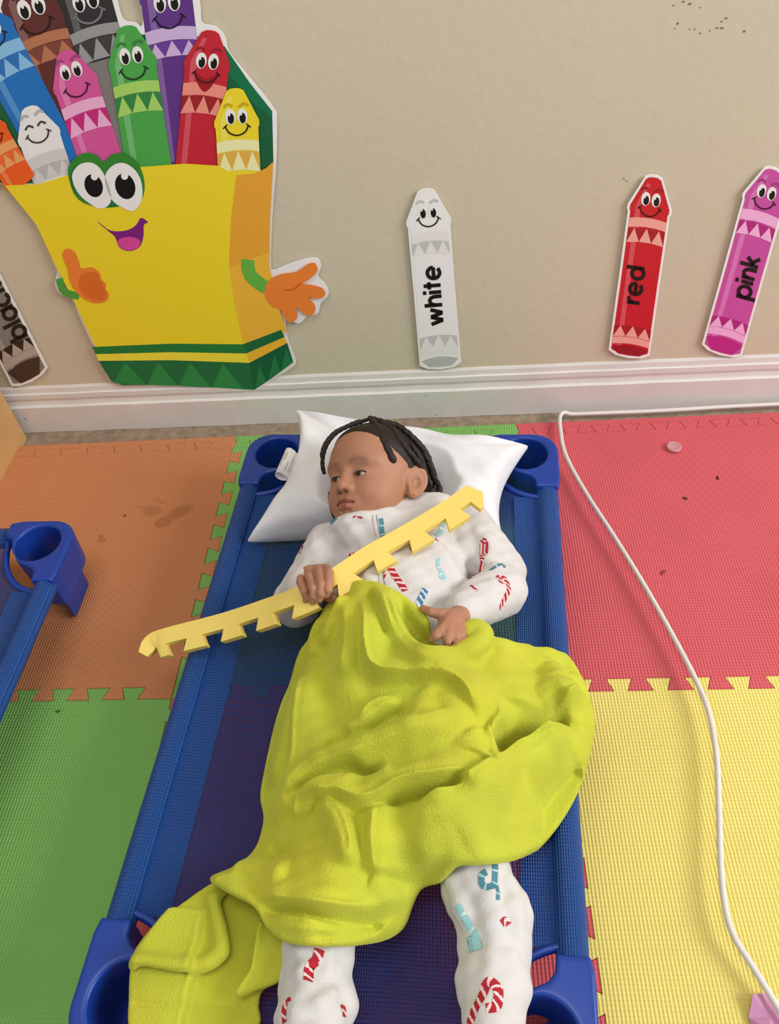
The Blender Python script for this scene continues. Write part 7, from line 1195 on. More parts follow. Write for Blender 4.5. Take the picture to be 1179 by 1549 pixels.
('green_crayon','smile',(20,60,30),22,[(-.0425,.7223),(-.042,.7208),(-.0414,.7187),(-.0405,.7162),(-.0392,.7137),(-.0373,.7117),(-.035,.7102),(-.0321,.709),(-.029,.7081),(-.0257,.7075),(-.0224,.7075),(-.019,.708),(-.0154,.709),(-.0119,.7104),(-.0087,.712),(-.0058,.7139),(-.0034,.7161),(-.0014,.7188),(.0003,.7215),(.0016,.7238),(.0025,.7253),(-.0001,.7261),(-.0011,.7245),(-.0024,.7223),(-.0039,.7198),(-.0057,.7175),(-.0076,.7157),(-.01,.7142),(-.0129,.7127),(-.016,.7115),(-.0191,.7106),(-.022,.7101),(-.0247,.7102),(-.0276,.7107),(-.0304,.7115),(-.033,.7126),(-.035,.7138),(-.0364,.7154),(-.0375,.7175),(-.0384,.7199),(-.039,.722),(-.0395,.7235)]),
('green_crayon','smile',(20,60,30),22,[(-.0372,.726),(-.0418,.7229),(-.0465,.7191),(-.045,.7177),(-.0404,.7214),(-.036,.7245)]),
('green_crayon','smile',(20,60,30),22,[(-.0034,.7267),(.0002,.7242),(.0037,.721),(.0056,.7226),(.002,.7258),(-.0017,.7284)]),
('red_crayon','eye#0',(20,16,16),22,[(.0972,.7245),(.0954,.7213),(.093,.7188),(.0903,.7176),(.088,.718),(.0865,.7198),(.0861,.7228),(.0869,.7262),(.0887,.7295),(.0911,.7319),(.0937,.7331),(.096,.7327),(.0975,.7309),(.0979,.728)]),
('red_crayon','eye#1',(20,16,16),22,[(.1159,.7215),(.1142,.7182),(.1118,.7157),(.1092,.7145),(.1069,.7149),(.1053,.7167),(.1049,.7197),(.1056,.7232),(.1074,.7264),(.1098,.7289),(.1124,.73),(.1147,.7297),(.1162,.7278),(.1166,.7249)]),
('red_crayon','smile',(60,14,18),22,[(.0752,.7132),(.0754,.7117),(.0754,.7095),(.0757,.7069),(.0763,.7042),(.0774,.7019),(.0791,.6999),(.0813,.6981),(.0839,.6966),(.0866,.6953),(.0895,.6946),(.0926,.6944),(.0959,.6946),(.0992,.6952),(.1024,.6961),(.1053,.6973),(.108,.699),(.1103,.7012),(.1124,.7034),(.114,.7054),(.1152,.7067),(.113,.708),(.1118,.7067),(.1102,.7048),(.1083,.7027),(.1062,.7008),(.1041,.6994),(.1017,.6985),(.0989,.6977),(.0959,.6971),(.093,.6969),(.0904,.6971),(.088,.6977),(.0856,.6988),(.0833,.7002),(.0814,.7018),(.0799,.7034),(.079,.7053),(.0785,.7076),(.0783,.71),(.0782,.7122),(.0781,.7138)]),
('red_crayon','smile',(60,14,18),22,[(.0806,.7157),(.076,.7137),(.0711,.711),(.072,.7093),(.0769,.712),(.0814,.714)]),
('red_crayon','smile',(60,14,18),22,[(.1103,.7093),(.1129,.7061),(.1153,.7022),(.1173,.7034),(.1148,.7073),(.1122,.7106)]),
('white_crayon','eye#0',(50,46,46),22,[(-.2335,.6431),(-.2319,.6445),(-.2298,.6464),(-.2277,.6482),(-.2263,.6489),(-.225,.6487),(-.2231,.6479),(-.2212,.6468),(-.2198,.6461),(-.2173,.6489),(-.2186,.6496),(-.2207,.6507),(-.2232,.6518),(-.2262,.6519),(-.2293,.6504),(-.232,.6483),(-.2342,.6462),(-.2357,.6448)]),
('white_crayon','eye#1',(50,46,46),22,[(-.2094,.6484),(-.2079,.6497),(-.2058,.6517),(-.2037,.6534),(-.2024,.6541),(-.2011,.654),(-.1991,.6532),(-.1972,.6521),(-.1958,.6513),(-.1934,.6541),(-.1947,.6548),(-.1968,.656),(-.1993,.657),(-.2022,.6571),(-.2053,.6557),(-.208,.6535),(-.2102,.6514),(-.2116,.6501)]),
('white_crayon','smile',(50,46,46),22,[(-.2375,.6326),(-.2368,.6313),(-.236,.6294),(-.2348,.6272),(-.2333,.625),(-.2313,.6234),(-.2288,.6224),(-.2258,.6217),(-.2226,.6213),(-.2192,.6213),(-.2159,.6218),(-.2126,.6228),(-.2092,.6243),(-.2058,.6262),(-.2028,.6282),(-.2001,.6304),(-.1979,.6329),(-.1961,.6358),(-.1947,.6386),(-.1936,.6409),(-.1929,.6425),(-.1956,.6429),(-.1964,.6412),(-.1974,.6389),(-.1987,.6363),(-.2003,.6339),(-.202,.6318),(-.2043,.63),(-.207,.6282),(-.21,.6266),(-.213,.6252),(-.2158,.6244),(-.2185,.624),(-.2215,.624),(-.2244,.6243),(-.227,.625),(-.2291,.6258),(-.2307,.6271),(-.232,.6289),(-.2331,.631),(-.234,.6329),(-.2346,.6342)]),
('white_crayon','smile',(50,46,46),22,[(-.2326,.637),(-.2369,.6333),(-.2412,.629),(-.2396,.6279),(-.2353,.6322),(-.2312,.6357)]),
('white_crayon','smile',(50,46,46),22,[(-.1989,.6429),(-.1951,.6411),(-.1913,.6386),(-.1895,.6404),(-.1934,.6429),(-.1973,.6448)]),
('pink_crayon','eye#0',(250,248,245),23,[(-.1304,.73),(-.131,.7283),(-.1324,.7274),(-.1338,.7277),(-.1344,.7292),(-.1338,.7309),(-.1323,.7319),(-.1309,.7315)]),
('pink_crayon','eye#1',(250,248,245),23,[(-.1096,.7342),(-.1102,.7325),(-.1116,.7315),(-.113,.7319),(-.1136,.7334),(-.113,.7351),(-.1116,.736),(-.1102,.7356)]),
('green_crayon','eye#0',(250,248,245),23,[(-.0264,.7458),(-.0273,.7441),(-.0288,.7433),(-.0301,.7439),(-.0305,.7456),(-.0296,.7473),(-.0281,.7481),(-.0268,.7475)]),
('green_crayon','eye#1',(250,248,245),23,[(-.0054,.7472),(-.0062,.7455),(-.0078,.7447),(-.0091,.7453),(-.0094,.7469),(-.0086,.7487),(-.0071,.7495),(-.0058,.7488)]),
('red_crayon','eye#0',(250,248,245),23,[(.0928,.7311),(.0917,.7296),(.0902,.7292),(.0892,.7301),(.0892,.7317),(.0904,.7332),(.0919,.7337),(.0929,.7328)]),
('red_crayon','eye#1',(250,248,245),23,[(.1115,.7281),(.1104,.7266),(.1089,.7261),(.1079,.727),(.1079,.7287),(.109,.7302),(.1105,.7306),(.1115,.7298)]),
('orange_crayon',None,(232,92,30),24,[(-.3,.6764),(-.2936,.6782),(-.2875,.6779),(-.2634,.6586),(-.2625,.6532),(-.2637,.6507),(-.2583,.616),(-.2502,.5696),(-.2605,.5615),(-.2801,.5513),(-.3007,.5452),(-.3124,.5445),(-.3192,.5922),(-.3249,.6275),(-.3268,.6289),(-.3276,.6344),(-.3116,.669),(-.3062,.6735)]),
('orange_crayon',None,(237,127,79),25,[(-.3082,.6644),(-.3185,.6378),(-.3041,.5491),(-.2963,.5522),(-.3097,.6411),(-.3024,.6666)]),
('orange_crayon','band#0',(244,160,100),26,[(-.3218,.6082),(-.3142,.6124),(-.3067,.6162),(-.2991,.6196),(-.2915,.6228),(-.2838,.6255),(-.2762,.6279),(-.2685,.63),(-.2608,.6317),(-.2584,.6182),(-.2662,.6165),(-.2739,.6143),(-.2816,.6119),(-.2893,.6091),(-.297,.6059),(-.3046,.6024),(-.3122,.5985),(-.3198,.5943)]),
('orange_crayon','zigzag#0',(226,104,50),26,[(-.3197,.5933),(-.3121,.5975),(-.3044,.6014),(-.2968,.6049),(-.2891,.6081),(-.2814,.6109),(-.2737,.6134),(-.266,.6155),(-.2582,.6173),(-.2546,.5966),(-.2624,.5948),(-.2703,.5926),(-.2781,.5901),(-.2858,.5872),(-.2936,.584),(-.3013,.5803),(-.309,.5764),(-.3167,.572)]),
('orange_crayon','zigzag#0',(244,160,100),27,[(-.3167,.572),(-.2961,.5828),(-.3095,.5989)]),
('orange_crayon','zigzag#0',(244,160,100),27,[(-.2961,.5828),(-.2755,.591),(-.2891,.6081)]),
('orange_crayon','zigzag#0',(244,160,100),27,[(-.2755,.591),(-.2546,.5966),(-.2686,.6148)]),
('orange_crayon','eye#0',(250,248,245),28,[(-.2969,.65),(-.2968,.6472),(-.2975,.6444),(-.2988,.6418),(-.3007,.6398),(-.3029,.6385),(-.3053,.6381),(-.3075,.6385),(-.3095,.6398),(-.3109,.6419),(-.3117,.6444),(-.3117,.6472),(-.311,.65),(-.3097,.6525),(-.3078,.6545),(-.3056,.6557),(-.3032,.6562),(-.301,.6557),(-.2991,.6545),(-.2976,.6525)]),
('orange_crayon','eyebrow#0',(180,71,23),28,[(-.3129,.6537),(-.312,.6549),(-.3109,.6564),(-.3097,.6578),(-.309,.6583),(-.3082,.6584),(-.3066,.6584),(-.3048,.6582),(-.3036,.658),(-.3019,.6613),(-.3031,.6614),(-.305,.6616),(-.3073,.6617),(-.3099,.6611),(-.3122,.6594),(-.3138,.6575),(-.3151,.6558),(-.3159,.6547)]),
('orange_crayon','eye#1',(250,248,245),28,[(-.2801,.6563),(-.2801,.6535),(-.2807,.6507),(-.282,.6482),(-.2838,.6462),(-.286,.6449),(-.2884,.6445),(-.2906,.6449),(-.2926,.6462),(-.294,.6482),(-.2948,.6507),(-.2949,.6535),(-.2942,.6563),(-.2929,.6588),(-.291,.6607),(-.2888,.662),(-.2865,.6624),(-.2843,.662),(-.2824,.6607),(-.2809,.6588)]),
('orange_crayon','eyebrow#1',(180,71,23),28,[(-.292,.6614),(-.2908,.6626),(-.2891,.6644),(-.2874,.666),(-.2862,.6669),(-.2852,.667),(-.2836,.667),(-.2819,.6667),(-.2807,.6666),(-.279,.6698),(-.2802,.6699),(-.282,.6702),(-.2843,.6702),(-.287,.6696),(-.2895,.668),(-.2916,.666),(-.2934,.6641),(-.2946,.6629)]),
('orange_crayon','eye#0',(20,16,16),29,[(-.3001,.6467),(-.3001,.644),(-.3011,.6414),(-.3028,.6396),(-.3048,.6388),(-.3069,.6392),(-.3085,.6408),(-.3093,.6432),(-.3093,.6459),(-.3083,.6485),(-.3066,.6503),(-.3046,.6511),(-.3025,.6506),(-.3009,.6491)]),
('orange_crayon','eye#1',(20,16,16),29,[(-.2833,.653),(-.2833,.6503),(-.2843,.6478),(-.2859,.6459),(-.288,.6452),(-.29,.6456),(-.2916,.6472),(-.2925,.6496),(-.2924,.6523),(-.2915,.6548),(-.2898,.6566),(-.2878,.6574),(-.2858,.6569),(-.2842,.6554)]),
('orange_crayon','smile',(70,26,12),29,[(-.3116,.6296),(-.3108,.6288),(-.3098,.6275),(-.3085,.626),(-.3068,.6247),(-.3049,.6238),(-.3026,.6235),(-.3,.6234),(-.2973,.6236),(-.2945,.6241),(-.2918,.6249),(-.2892,.6261),(-.2866,.6277),(-.2841,.6295),(-.2819,.6314),(-.28,.6334),(-.2785,.6355),(-.2775,.6379),(-.2768,.6401),(-.2763,.6419),(-.2758,.6432),(-.2782,.6431),(-.2786,.6418),(-.2791,.6399),(-.2798,.6379),(-.2807,.6359),(-.2818,.6341),(-.2834,.6325),(-.2854,.6308),(-.2876,.6292),(-.2899,.6278),(-.2921,.6268),(-.2943,.6261),(-.2968,.6257),(-.2993,.6255),(-.3016,.6256),(-.3035,.6259),(-.305,.6266),(-.3064,.6277),(-.3076,.6291),(-.3087,.6303),(-.3094,.6312)]),
('orange_crayon','smile',(70,26,12),29,[(-.3082,.6335),(-.3112,.6302),(-.3141,.6264),(-.3126,.6259),(-.3097,.6296),(-.3068,.6328)]),
('orange_crayon','smile',(70,26,12),29,[(-.281,.6426),(-.2775,.6419),(-.2739,.6406),(-.2727,.6422),(-.2764,.6435),(-.2799,.6442)]),
('orange_crayon','eye#0',(250,248,245),30,[(-.3028,.6506),(-.3031,.6492),(-.3042,.6483),(-.3054,.6484),(-.306,.6494),(-.3058,.6508),(-.3047,.6517),(-.3035,.6516)]),
('orange_crayon','eye#1',(250,248,245),30,[(-.2861,.6569),(-.2863,.6555),(-.2874,.6546),(-.2886,.6547),(-.2892,.6557),(-.289,.6571),(-.2879,.658),(-.2867,.6579)]),
('yellow_crayon',None,(244,208,42),31,[(.1361,.685),(.1433,.6842),(.1494,.6807),(.1652,.6339),(.1641,.6261),(.1617,.6233),(.1562,.5913),(.1469,.53),(.1329,.5246),(.1082,.5216),(.0847,.5251),(.0724,.5308),(.0842,.5924),(.0895,.6245),(.0881,.6274),(.0896,.6352),(.1214,.6813),(.1287,.6845)]),
('yellow_crayon',None,(246,218,88),32,[(.123,.6735),(.1003,.635),(.0828,.5323),(.092,.5322),(.1105,.6349),(.1297,.6733)]),
('yellow_crayon','band#0',(246,232,170),33,[(.0855,.6018),(.0949,.6033),(.1042,.6044),(.1134,.605),(.1225,.6051),(.1315,.6047),(.1404,.6038),(.1492,.6025),(.1579,.6006),(.1553,.5833),(.1465,.5851),(.1376,.5865),(.1286,.5874),(.1195,.5878),(.1104,.5876),(.1011,.587),(.0917,.5859),(.0822,.5844)]),
('yellow_crayon','zigzag#0',(216,170,70),33,[(.082,.5832),(.0915,.5848),(.1009,.5859),(.1102,.5866),(.1193,.5867),(.1284,.5863),(.1374,.5854),(.1463,.584),(.1552,.5822),(.1503,.5498),(.1413,.5517),(.1322,.5531),(.1231,.554),(.1138,.5543),(.1045,.5542),(.095,.5536),(.0855,.5524),(.0758,.5507)]),
('yellow_crayon','zigzag#0',(246,232,170),34,[(.0758,.5507),(.1013,.5541),(.0946,.5853)]),
('yellow_crayon','zigzag#0',(246,232,170),34,[(.1013,.5541),(.1261,.5537),(.1193,.5867)]),
('yellow_crayon','zigzag#0',(246,232,170),34,[(.1261,.5537),(.1503,.5498),(.1434,.5845)]),
('yellow_crayon','eye#0',(250,248,245),35,[(.1275,.6418),(.1264,.638),(.1246,.6346),(.1222,.6319),(.1195,.6302),(.1167,.6296),(.1141,.6303),(.112,.6321),(.1105,.6349),(.1099,.6383),(.1102,.6421),(.1113,.6459),(.1131,.6493),(.1155,.6519),(.1182,.6536),(.121,.6541),(.1236,.6535),(.1257,.6517),(.1271,.649),(.1277,.6456)]),
('yellow_crayon','eyebrow#0',(190,162,32),35,[(.1128,.6553),(.1141,.6563),(.1159,.6578),(.1176,.659),(.1185,.6594),(.1194,.6591),(.1211,.6582),(.1227,.657),(.124,.6561),(.127,.6596),(.1258,.6604),(.124,.6617),(.1217,.663),(.1188,.6635),(.1158,.6625),(.1133,.6608),(.1114,.6592),(.1101,.6582)]),
('yellow_crayon','eye#1',(250,248,245),35,[(.1473,.6414),(.1462,.6377),(.1444,.6343),(.1421,.6316),(.1394,.6298),(.1366,.6293),(.134,.6299),(.1319,.6317),(.1304,.6345),(.1297,.638),(.13,.6418),(.131,.6455),(.1328,.6489),(.1352,.6516),(.1379,.6532),(.1406,.6538),(.1432,.6531),(.1453,.6514),(.1468,.6486),(.1474,.6452)]),
('yellow_crayon','eyebrow#1',(190,162,32),35,[(.1371,.6546),(.1389,.6556),(.1413,.6571),(.1438,.6584),(.1453,.6589),(.1464,.6586),(.148,.6577),(.1496,.6565),(.1508,.6557),(.1538,.659),(.1527,.6599),(.1509,.6612),(.1486,.6624),(.1456,.663),(.1424,.6621),(.1394,.6605),(.1368,.659),(.135,.658)]),
('yellow_crayon','eye#0',(20,16,16),36,[(.1244,.639),(.1232,.6354),(.1212,.6324),(.1187,.6308),(.1163,.6309),(.1144,.6326),(.1134,.6355),(.1135,.6392),(.1147,.6429),(.1167,.6457),(.1192,.6473),(.1216,.6473),(.1235,.6456),(.1245,.6427)]),
('yellow_crayon','eye#1',(20,16,16),36,[(.1442,.6387),(.143,.635),(.141,.6321),(.1386,.6305),(.1362,.6305),(.1343,.6322),(.1332,.6352),(.1333,.6389),(.1345,.6425),(.1365,.6454),(.1389,.647),(.1413,.6469),(.1432,.6453),(.1442,.6423)]),
('yellow_crayon','smile',(50,36,12),36,[(.1052,.6276),(.1056,.6261),(.1061,.6238),(.1069,.6211),(.108,.6185),(.1096,.6163),(.1118,.6145),(.1144,.613),(.1173,.6118),(.1203,.611),(.1234,.6106),(.1266,.6109),(.1299,.6116),(.1332,.6127),(.1363,.6141),(.1391,.6158),(.1414,.6179),(.1434,.6205),(.1451,.6231),(.1463,.6254),(.1473,.6269),(.1448,.628),(.1439,.6264),(.1426,.6242),(.1411,.6218),(.1393,.6195),(.1374,.6178),(.1352,.6164),(.1324,.6152),(.1295,.6142),(.1265,.6135),(.1239,.6133),(.1213,.6136),(.1186,.6144),(.116,.6155),(.1137,.6168),(.1119,.6182),(.1106,.62),(.1097,.6223),(.109,.6248),(.1084,.627),(.108,.6286)]),
('yellow_crayon','smile',(50,36,12),36,[(.1102,.631),(.1059,.6282),(.1013,.6247),(.1027,.6231),(.1071,.6266),(.1113,.6293)]),
('yellow_crayon','smile',(50,36,12),36,[(.1418,.6288),(.1451,.6259),(.1482,.6223),(.1501,.6238),(.1468,.6275),(.1435,.6304)]),
('yellow_crayon','eye#0',(250,248,245),37,[(.1197,.6455),(.1188,.6438),(.1174,.6431),(.1162,.6439),(.1159,.6456),(.1168,.6473),(.1182,.648),(.1195,.6473)]),
('yellow_crayon','eye#1',(250,248,245),37,[(.1394,.6452),(.1386,.6435),(.1371,.6428),(.1359,.6435),(.1357,.6453),(.1365,.647),(.1379,.6477),(.1391,.6469)]),
('front_panel',None,(246,206,40),38,[(-.3115,.5549),(-.2484,.5532),(-.1885,.5658),(-.1211,.5695),(-.0552,.5709),(.0216,.5716),(.0781,.5644),(.1066,.5464),(.0788,.4673),(.0537,.3764),(.0455,.2906),(.042,.1772),(-.2706,.2058),(-.274,.309),(-.2814,.3994),(-.2843,.4799),(-.2993,.5213)]),
('side_panel#0',None,(222,158,50),38,[(.1066,.5464),(.1383,.5467),(.1609,.5544),(.1756,.5648),(.1498,.4628),(.1307,.3718),(.1299,.3006),(.1371,.2238),(.042,.1772),(.0455,.2906),(.0537,.3764),(.0788,.4673)]),
('side_panel#0',None,(236,176,56),39,[(.0531,.3737),(.136,.3987),(.1307,.3718),(.1299,.3006),(.1371,.2238),(.042,.1772),(.0455,.2906)]),
('stripe#0',None,(22,116,56),40,[(-.2778,.2095),(-.1076,.2084),(.0411,.1986),(.043,.1755),(-.1137,.1873),(-.276,.1911)]),
('stripe#1',None,(14,100,58),40,[(.0411,.1986),(.1272,.2291),(.1307,.2114),(.043,.1755)]),
('stripe#2',None,(250,214,60),40,[(-.276,.1911),(-.1137,.1873),(.043,.1755),(.0449,.1518),(-.1195,.1674),(-.2763,.1741)]),
('stripe#3',None,(236,176,50),40,[(.043,.1755),(.1307,.2114),(.1336,.1968),(.0449,.1518)]),
('base_band',None,(16,104,60),40,[(-.2763,.1741),(-.1195,.1674),(.0449,.1518),(.0398,.0803),(-.138,.1039),(-.2466,.1077),(-.2678,.1196)]),
('base_band',None,(10,88,56),40,[(.0449,.1518),(.1336,.1968),(.1376,.1486),(.085,.11),(.0398,.0803)]),
('base_band',None,(34,132,68),41,[(-.2653,.1141),(-.2204,.1677),(-.1934,.1068)]),
('base_band',None,(34,132,68),41,[(-.1905,.1066),(-.1493,.1639),(-.1245,.0996)]),
('base_band',None,(34,132,68),41,[(-.1216,.0995),(-.0818,.1586),(-.0528,.0923)]),
('base_band',None,(34,132,68),41,[(-.0499,.0922),(-.0117,.1532),(.0155,.0834)]),
('base_band',None,(30,116,66),41,[(.0456,.0872),(.0635,.1457),(.0722,.1037)]),
('base_band',None,(30,116,66),41,[(.0757,.107),(.1023,.1706),(.1053,.1264)]),
('base_band',None,(30,116,66),41,[(.1087,.1296),(.1302,.1856),(.1345,.147)]),
('brow',None,(52,128,44),42,[(-.1891,.5671),(-.1865,.5744),(-.1828,.58),(-.1783,.5847),(-.1731,.589),(-.1671,.5931),(-.1601,.5968),(-.153,.5996),(-.1465,.6012),(-.1407,.6012),(-.1352,.6),(-.1302,.598),(-.1261,.5958),(-.1235,.5929),(-.122,.5891),(-.1207,.5858),(-.1183,.5843),(-.1146,.5857),(-.1101,.5889),(-.1053,.5925),(-.1004,.5951),(-.0952,.5965),(-.0898,.5975),(-.0843,.5977),(-.0791,.5967),(-.074,.5944),(-.0689,.5909),(-.0643,.5866),(-.0608,.5815),(-.0585,.5754),(-.0572,.5683),(-.0566,.5607),(-.0568,.5533),(-.0578,.5459),(-.0596,.5384),(-.0621,.5312),(-.0653,.525),(-.0682,.5202),(-.0713,.5163),(-.0761,.513),(-.084,.5102),(-.0969,.5073),(-.1135,.5046),(-.1309,.503),(-.1461,.5033),(-.1591,.5056),(-.171,.5095),(-.1811,.515),(-.1882,.5223),(-.1917,.5323),(-.1922,.5447),(-.191,.557)]),
('mouth',None,(120,32,120),42,[(-.1676,.4802),(-.1666,.4775),(-.1635,.4715),(-.1594,.4661),(-.1547,.4627),(-.1492,.46),(-.1426,.4582),(-.1346,.4575),(-.1257,.4578),(-.1173,.4589),(-.1101,.4612),(-.1036,.4644),(-.0978,.4679),(-.0929,.4727),(-.0887,.4779),(-.0849,.4806),(-.0806,.4788),(-.0766,.4746),(-.0747,.471),(-.0763,.47),(-.08,.4696),(-.0837,.467),(-.0864,.4606),(-.089,.4519),(-.0923,.4436),(-.0963,.4363),(-.1009,.4294),(-.1064,.424),(-.1133,.4203),(-.1211,.4181),(-.1283,.4176),(-.1345,.4189),(-.1401,.4219),(-.1441,.4263),(-.1453,.4328),(-.1449,.4407),(-.1456,.448),(-.1485,.454),(-.1525,.4595),(-.1565,.4648),(-.1609,.4711),(-.1654,.4773)]),
('arm#0',None,(74,152,60),42,[(-.2921,.3682),(-.2931,.3634),(-.2946,.356),(-.2957,.3476),(-.2951,.3396),(-.2916,.3336),(-.2868,.3298),(-.282,.3273),(-.2778,.3252),(-.2735,.3235),(-.2692,.3225),(-.2657,.3219),(-.2634,.3214),(-.2558,.3372),(-.2581,.3377),(-.2613,.3382),(-.2645,.3389),(-.2676,.3402),(-.2714,.342),(-.2753,.3441),(-.2783,.3463),(-.2797,.3484),(-.2799,.3524),(-.279,.3589),(-.2777,.3657),(-.2767,.3706)]),
('arm#1',None,(96,170,66),42,[(.0812,.3885),(.0806,.3866),(.0795,.3836),(.0781,.3793),(.0768,.3738),(.0762,.3682),(.0763,.3632),(.0765,.358),(.0774,.3521),(.0791,.3457),(.0822,.3392),(.0867,.3329),(.0923,.3268),(.0979,.3212),(.1028,.3166),(.106,.3134),(.1254,.336),(.122,.3393),(.1172,.3438),(.1121,.3487),(.1077,.3535),(.105,.3571),(.1037,.3597),(.1029,.3626),(.1025,.3656),(.1023,.369),(.1022,.3719),(.1024,.374),(.1029,.3761),(.1037,.3787),(.1047,.3815),(.1054,.3839)]),
('brow',None,(30,110,56),43,[(-.1859,.5643),(-.183,.5697),(-.1792,.5741),(-.1747,.5777),(-.17,.5807),(-.1648,.5832),(-.1591,.5851),(-.1533,.5862),(-.1479,.5863),(-.1429,.5851),(-.138,.5829),(-.1337,.58),(-.1303,.577),(-.1286,.5732),(-.1282,.5686),(-.1277,.5647),(-.1259,.563),(-.1222,.5646),(-.1175,.5686),(-.1122,.5732),(-.1069,.5765),(-.1014,.5787),(-.0955,.5804),(-.0897,.5812),(-.0846,.5806),(-.0799,.5781),(-.0756,.5742),(-.0719,.5694),(-.069,.5644),(-.067,.5592),(-.0658,.5536),(-.0655,.5475),(-.0666,.5409),(-.0685,.5332),(-.0713,.5244),(-.0761,.5162),(-.084,.5102),(-.0966,.5065),(-.1129,.5044),(-.1301,.5041),(-.1452,.5059),(-.1584,.5104),(-.1709,.5173),(-.1813,.5252),(-.1884,.533),(-.1913,.5409),(-.1908,.5494),(-.1885,.5575)]),
('tongue',None,(206,70,150),43,[(-.144,.4381),(-.1408,.441),(-.1358,.4433),(-.1305,.4448),(-.1249,.4456),(-.119,.4457),(-.1136,.4449),(-.1084,.4431),(-.1037,.4404),(-.101,.4372),(-.1013,.4329),(-.1036,.4281),(-.1075,.4241),(-.1133,.4213),(-.1207,.4194),(-.1273,.4188),(-.1328,.4197),(-.1376,.4219),(-.1411,.425),(-.1435,.4291),(-.1447,.4339)]),
('hand#0',None,(226,126,50),43,[(-.258,.4208),(-.2555,.4239),(-.2521,.4269),(-.2485,.4291),(-.2451,.4301),(-.2418,.4298),(-.2384,.4284),(-.2353,.426),(-.2331,.4229),(-.232,.4184),(-.2318,.4127),(-.2319,.4068),(-.232,.4017),(-.2325,.3974),(-.2336,.3936),(-.2339,.3904),(-.2325,.3882),(-.2282,.3877),(-.222,.3885),(-.2154,.3893),(-.2102,.3887),(-.2066,.3861),(-.2037,.3823),(-.2016,.3782),(-.2002,.3744),(-.2001,.3713),(-.2009,.3683),(-.2019,.3654),(-.2022,.3626),(-.201,.3601),(-.199,.3577),(-.1972,.3553),(-.1963,.3528),(-.197,.3501),(-.1986,.3472),(-.2004,.3444),(-.2014,.3415),(-.201,.3389),(-.1998,.3362),(-.1987,.3335),(-.1988,.3304),(-.2003,.3265),(-.2027,.322),(-.2059,.3178),(-.2098,.3146),(-.2147,.3126),(-.2207,.3113),(-.2268,.3108),(-.2326,.3113),(-.2381,.3129),(-.2434,.3154),(-.2483,.3186),(-.2526,.3224),(-.2563,.3267),(-.2595,.3317),(-.2621,.3371),(-.2641,.3426),(-.2653,.3484),(-.2658,.3544),(-.2658,.3605),(-.2655,.3664),(-.2646,.372),(-.2631,.3776),(-.2616,.383),(-.2606,.388),(-.2603,.3927),(-.2605,.397),(-.2608,.4011),(-.2607,.4052),(-.2605,.4094),(-.2602,.4135),(-.2595,.4174)]),
('hand#2',None,(226,126,50),43,[(.1123,.3218),(.1144,.327),(.1171,.3321),(.1205,.337),(.1248,.3413),(.13,.345),(.136,.3481),(.1427,.3508),(.1497,.3529),(.1573,.3541),(.1656,.3545),(.1739,.3551),(.1814,.3566),(.1881,.3597),(.1944,.364),(.2001,.3681),(.2051,.371),(.2094,.3724),(.2131,.373),(.2162,.3727),(.2185,.3714),(.2203,.3687),(.2215,.3648),(.2218,.3604),(.2206,.356),(.2174,.3516),(.2124,.3469),(.207,.3424),(.2022,.3386),(.1976,.3357),(.193,.3334),(.1895,.3316),(.1883,.33),(.1902,.3289),(.1945,.3282),(.1998,.3276),(.2048,.3265),(.2097,.3251),(.2149,.3234),(.2198,.3214),(.2236,.3191),(.2262,.3162),(.228,.3128),(.2289,.3093),(.2286,.306),(.2269,.3028),(.2239,.2995),(.2202,.2967),(.216,.2952),(.2106,.2959),(.2041,.2982),(.1982,.3003),(.1949,.3003),(.1955,.2971),(.1988,.2921),(.2026,.2862),(.2046,.2808),(.2043,.2756),(.2029,.2703),(.2007,.2654),(.1982,.2619),(.1952,.2597),(.1917,.2584),(.1878,.2585),(.1838,.26),(.179,.2647),(.1737,.2718),(.1689,.2783),(.1656,.2811),(.1647,.2785),(.1655,.2726),(.1664,.2655),(.1661,.2597),(.1639,.2552),(.1607,.251),(.157,.2475),(.1536,.2455),(.1502,.2449),(.1467,.2455),(.1434,.2473),(.1407,.2503),(.1392,.2551),(.1384,.2616),(.1374,.2682),(.1355,.2735),(.1321,.2768),(.1276,.2789),(.1231,.2809),(.1193,.2837),(.1163,.2875),(.1138,.2919),(.1118,.2965),(.1105,.3013),(.1099,.3063),(.11,.3114),(.1108,.3167)]),
('eye#0',None,(248,247,246),44,[(-.1828,.5641),(-.1791,.5698),(-.1739,.5748),(-.1682,.5791),(-.1626,.5822),(-.1571,.5842),(-.1513,.5852),(-.1457,.5852),(-.1408,.5843),(-.1366,.5824),(-.1329,.5796),(-.1298,.5757),(-.1273,.5707),(-.1255,.5641),(-.1242,.5559),(-.1236,.5473),(-.1236,.5394),(-.1243,.5321),(-.1256,.525),(-.1276,.5186),(-.1307,.5132),(-.1351,.5088),(-.1407,.5052),(-.1466,.5029),(-.1521,.502),(-.1569,.5029),(-.1614,.5054),(-.1658,.5089),(-.1699,.513),(-.1741,.5176),(-.1783,.5231),(-.1818,.5291),(-.1842,.5354),(-.1854,.5424),(-.1857,.5501),(-.1848,.5576)]),
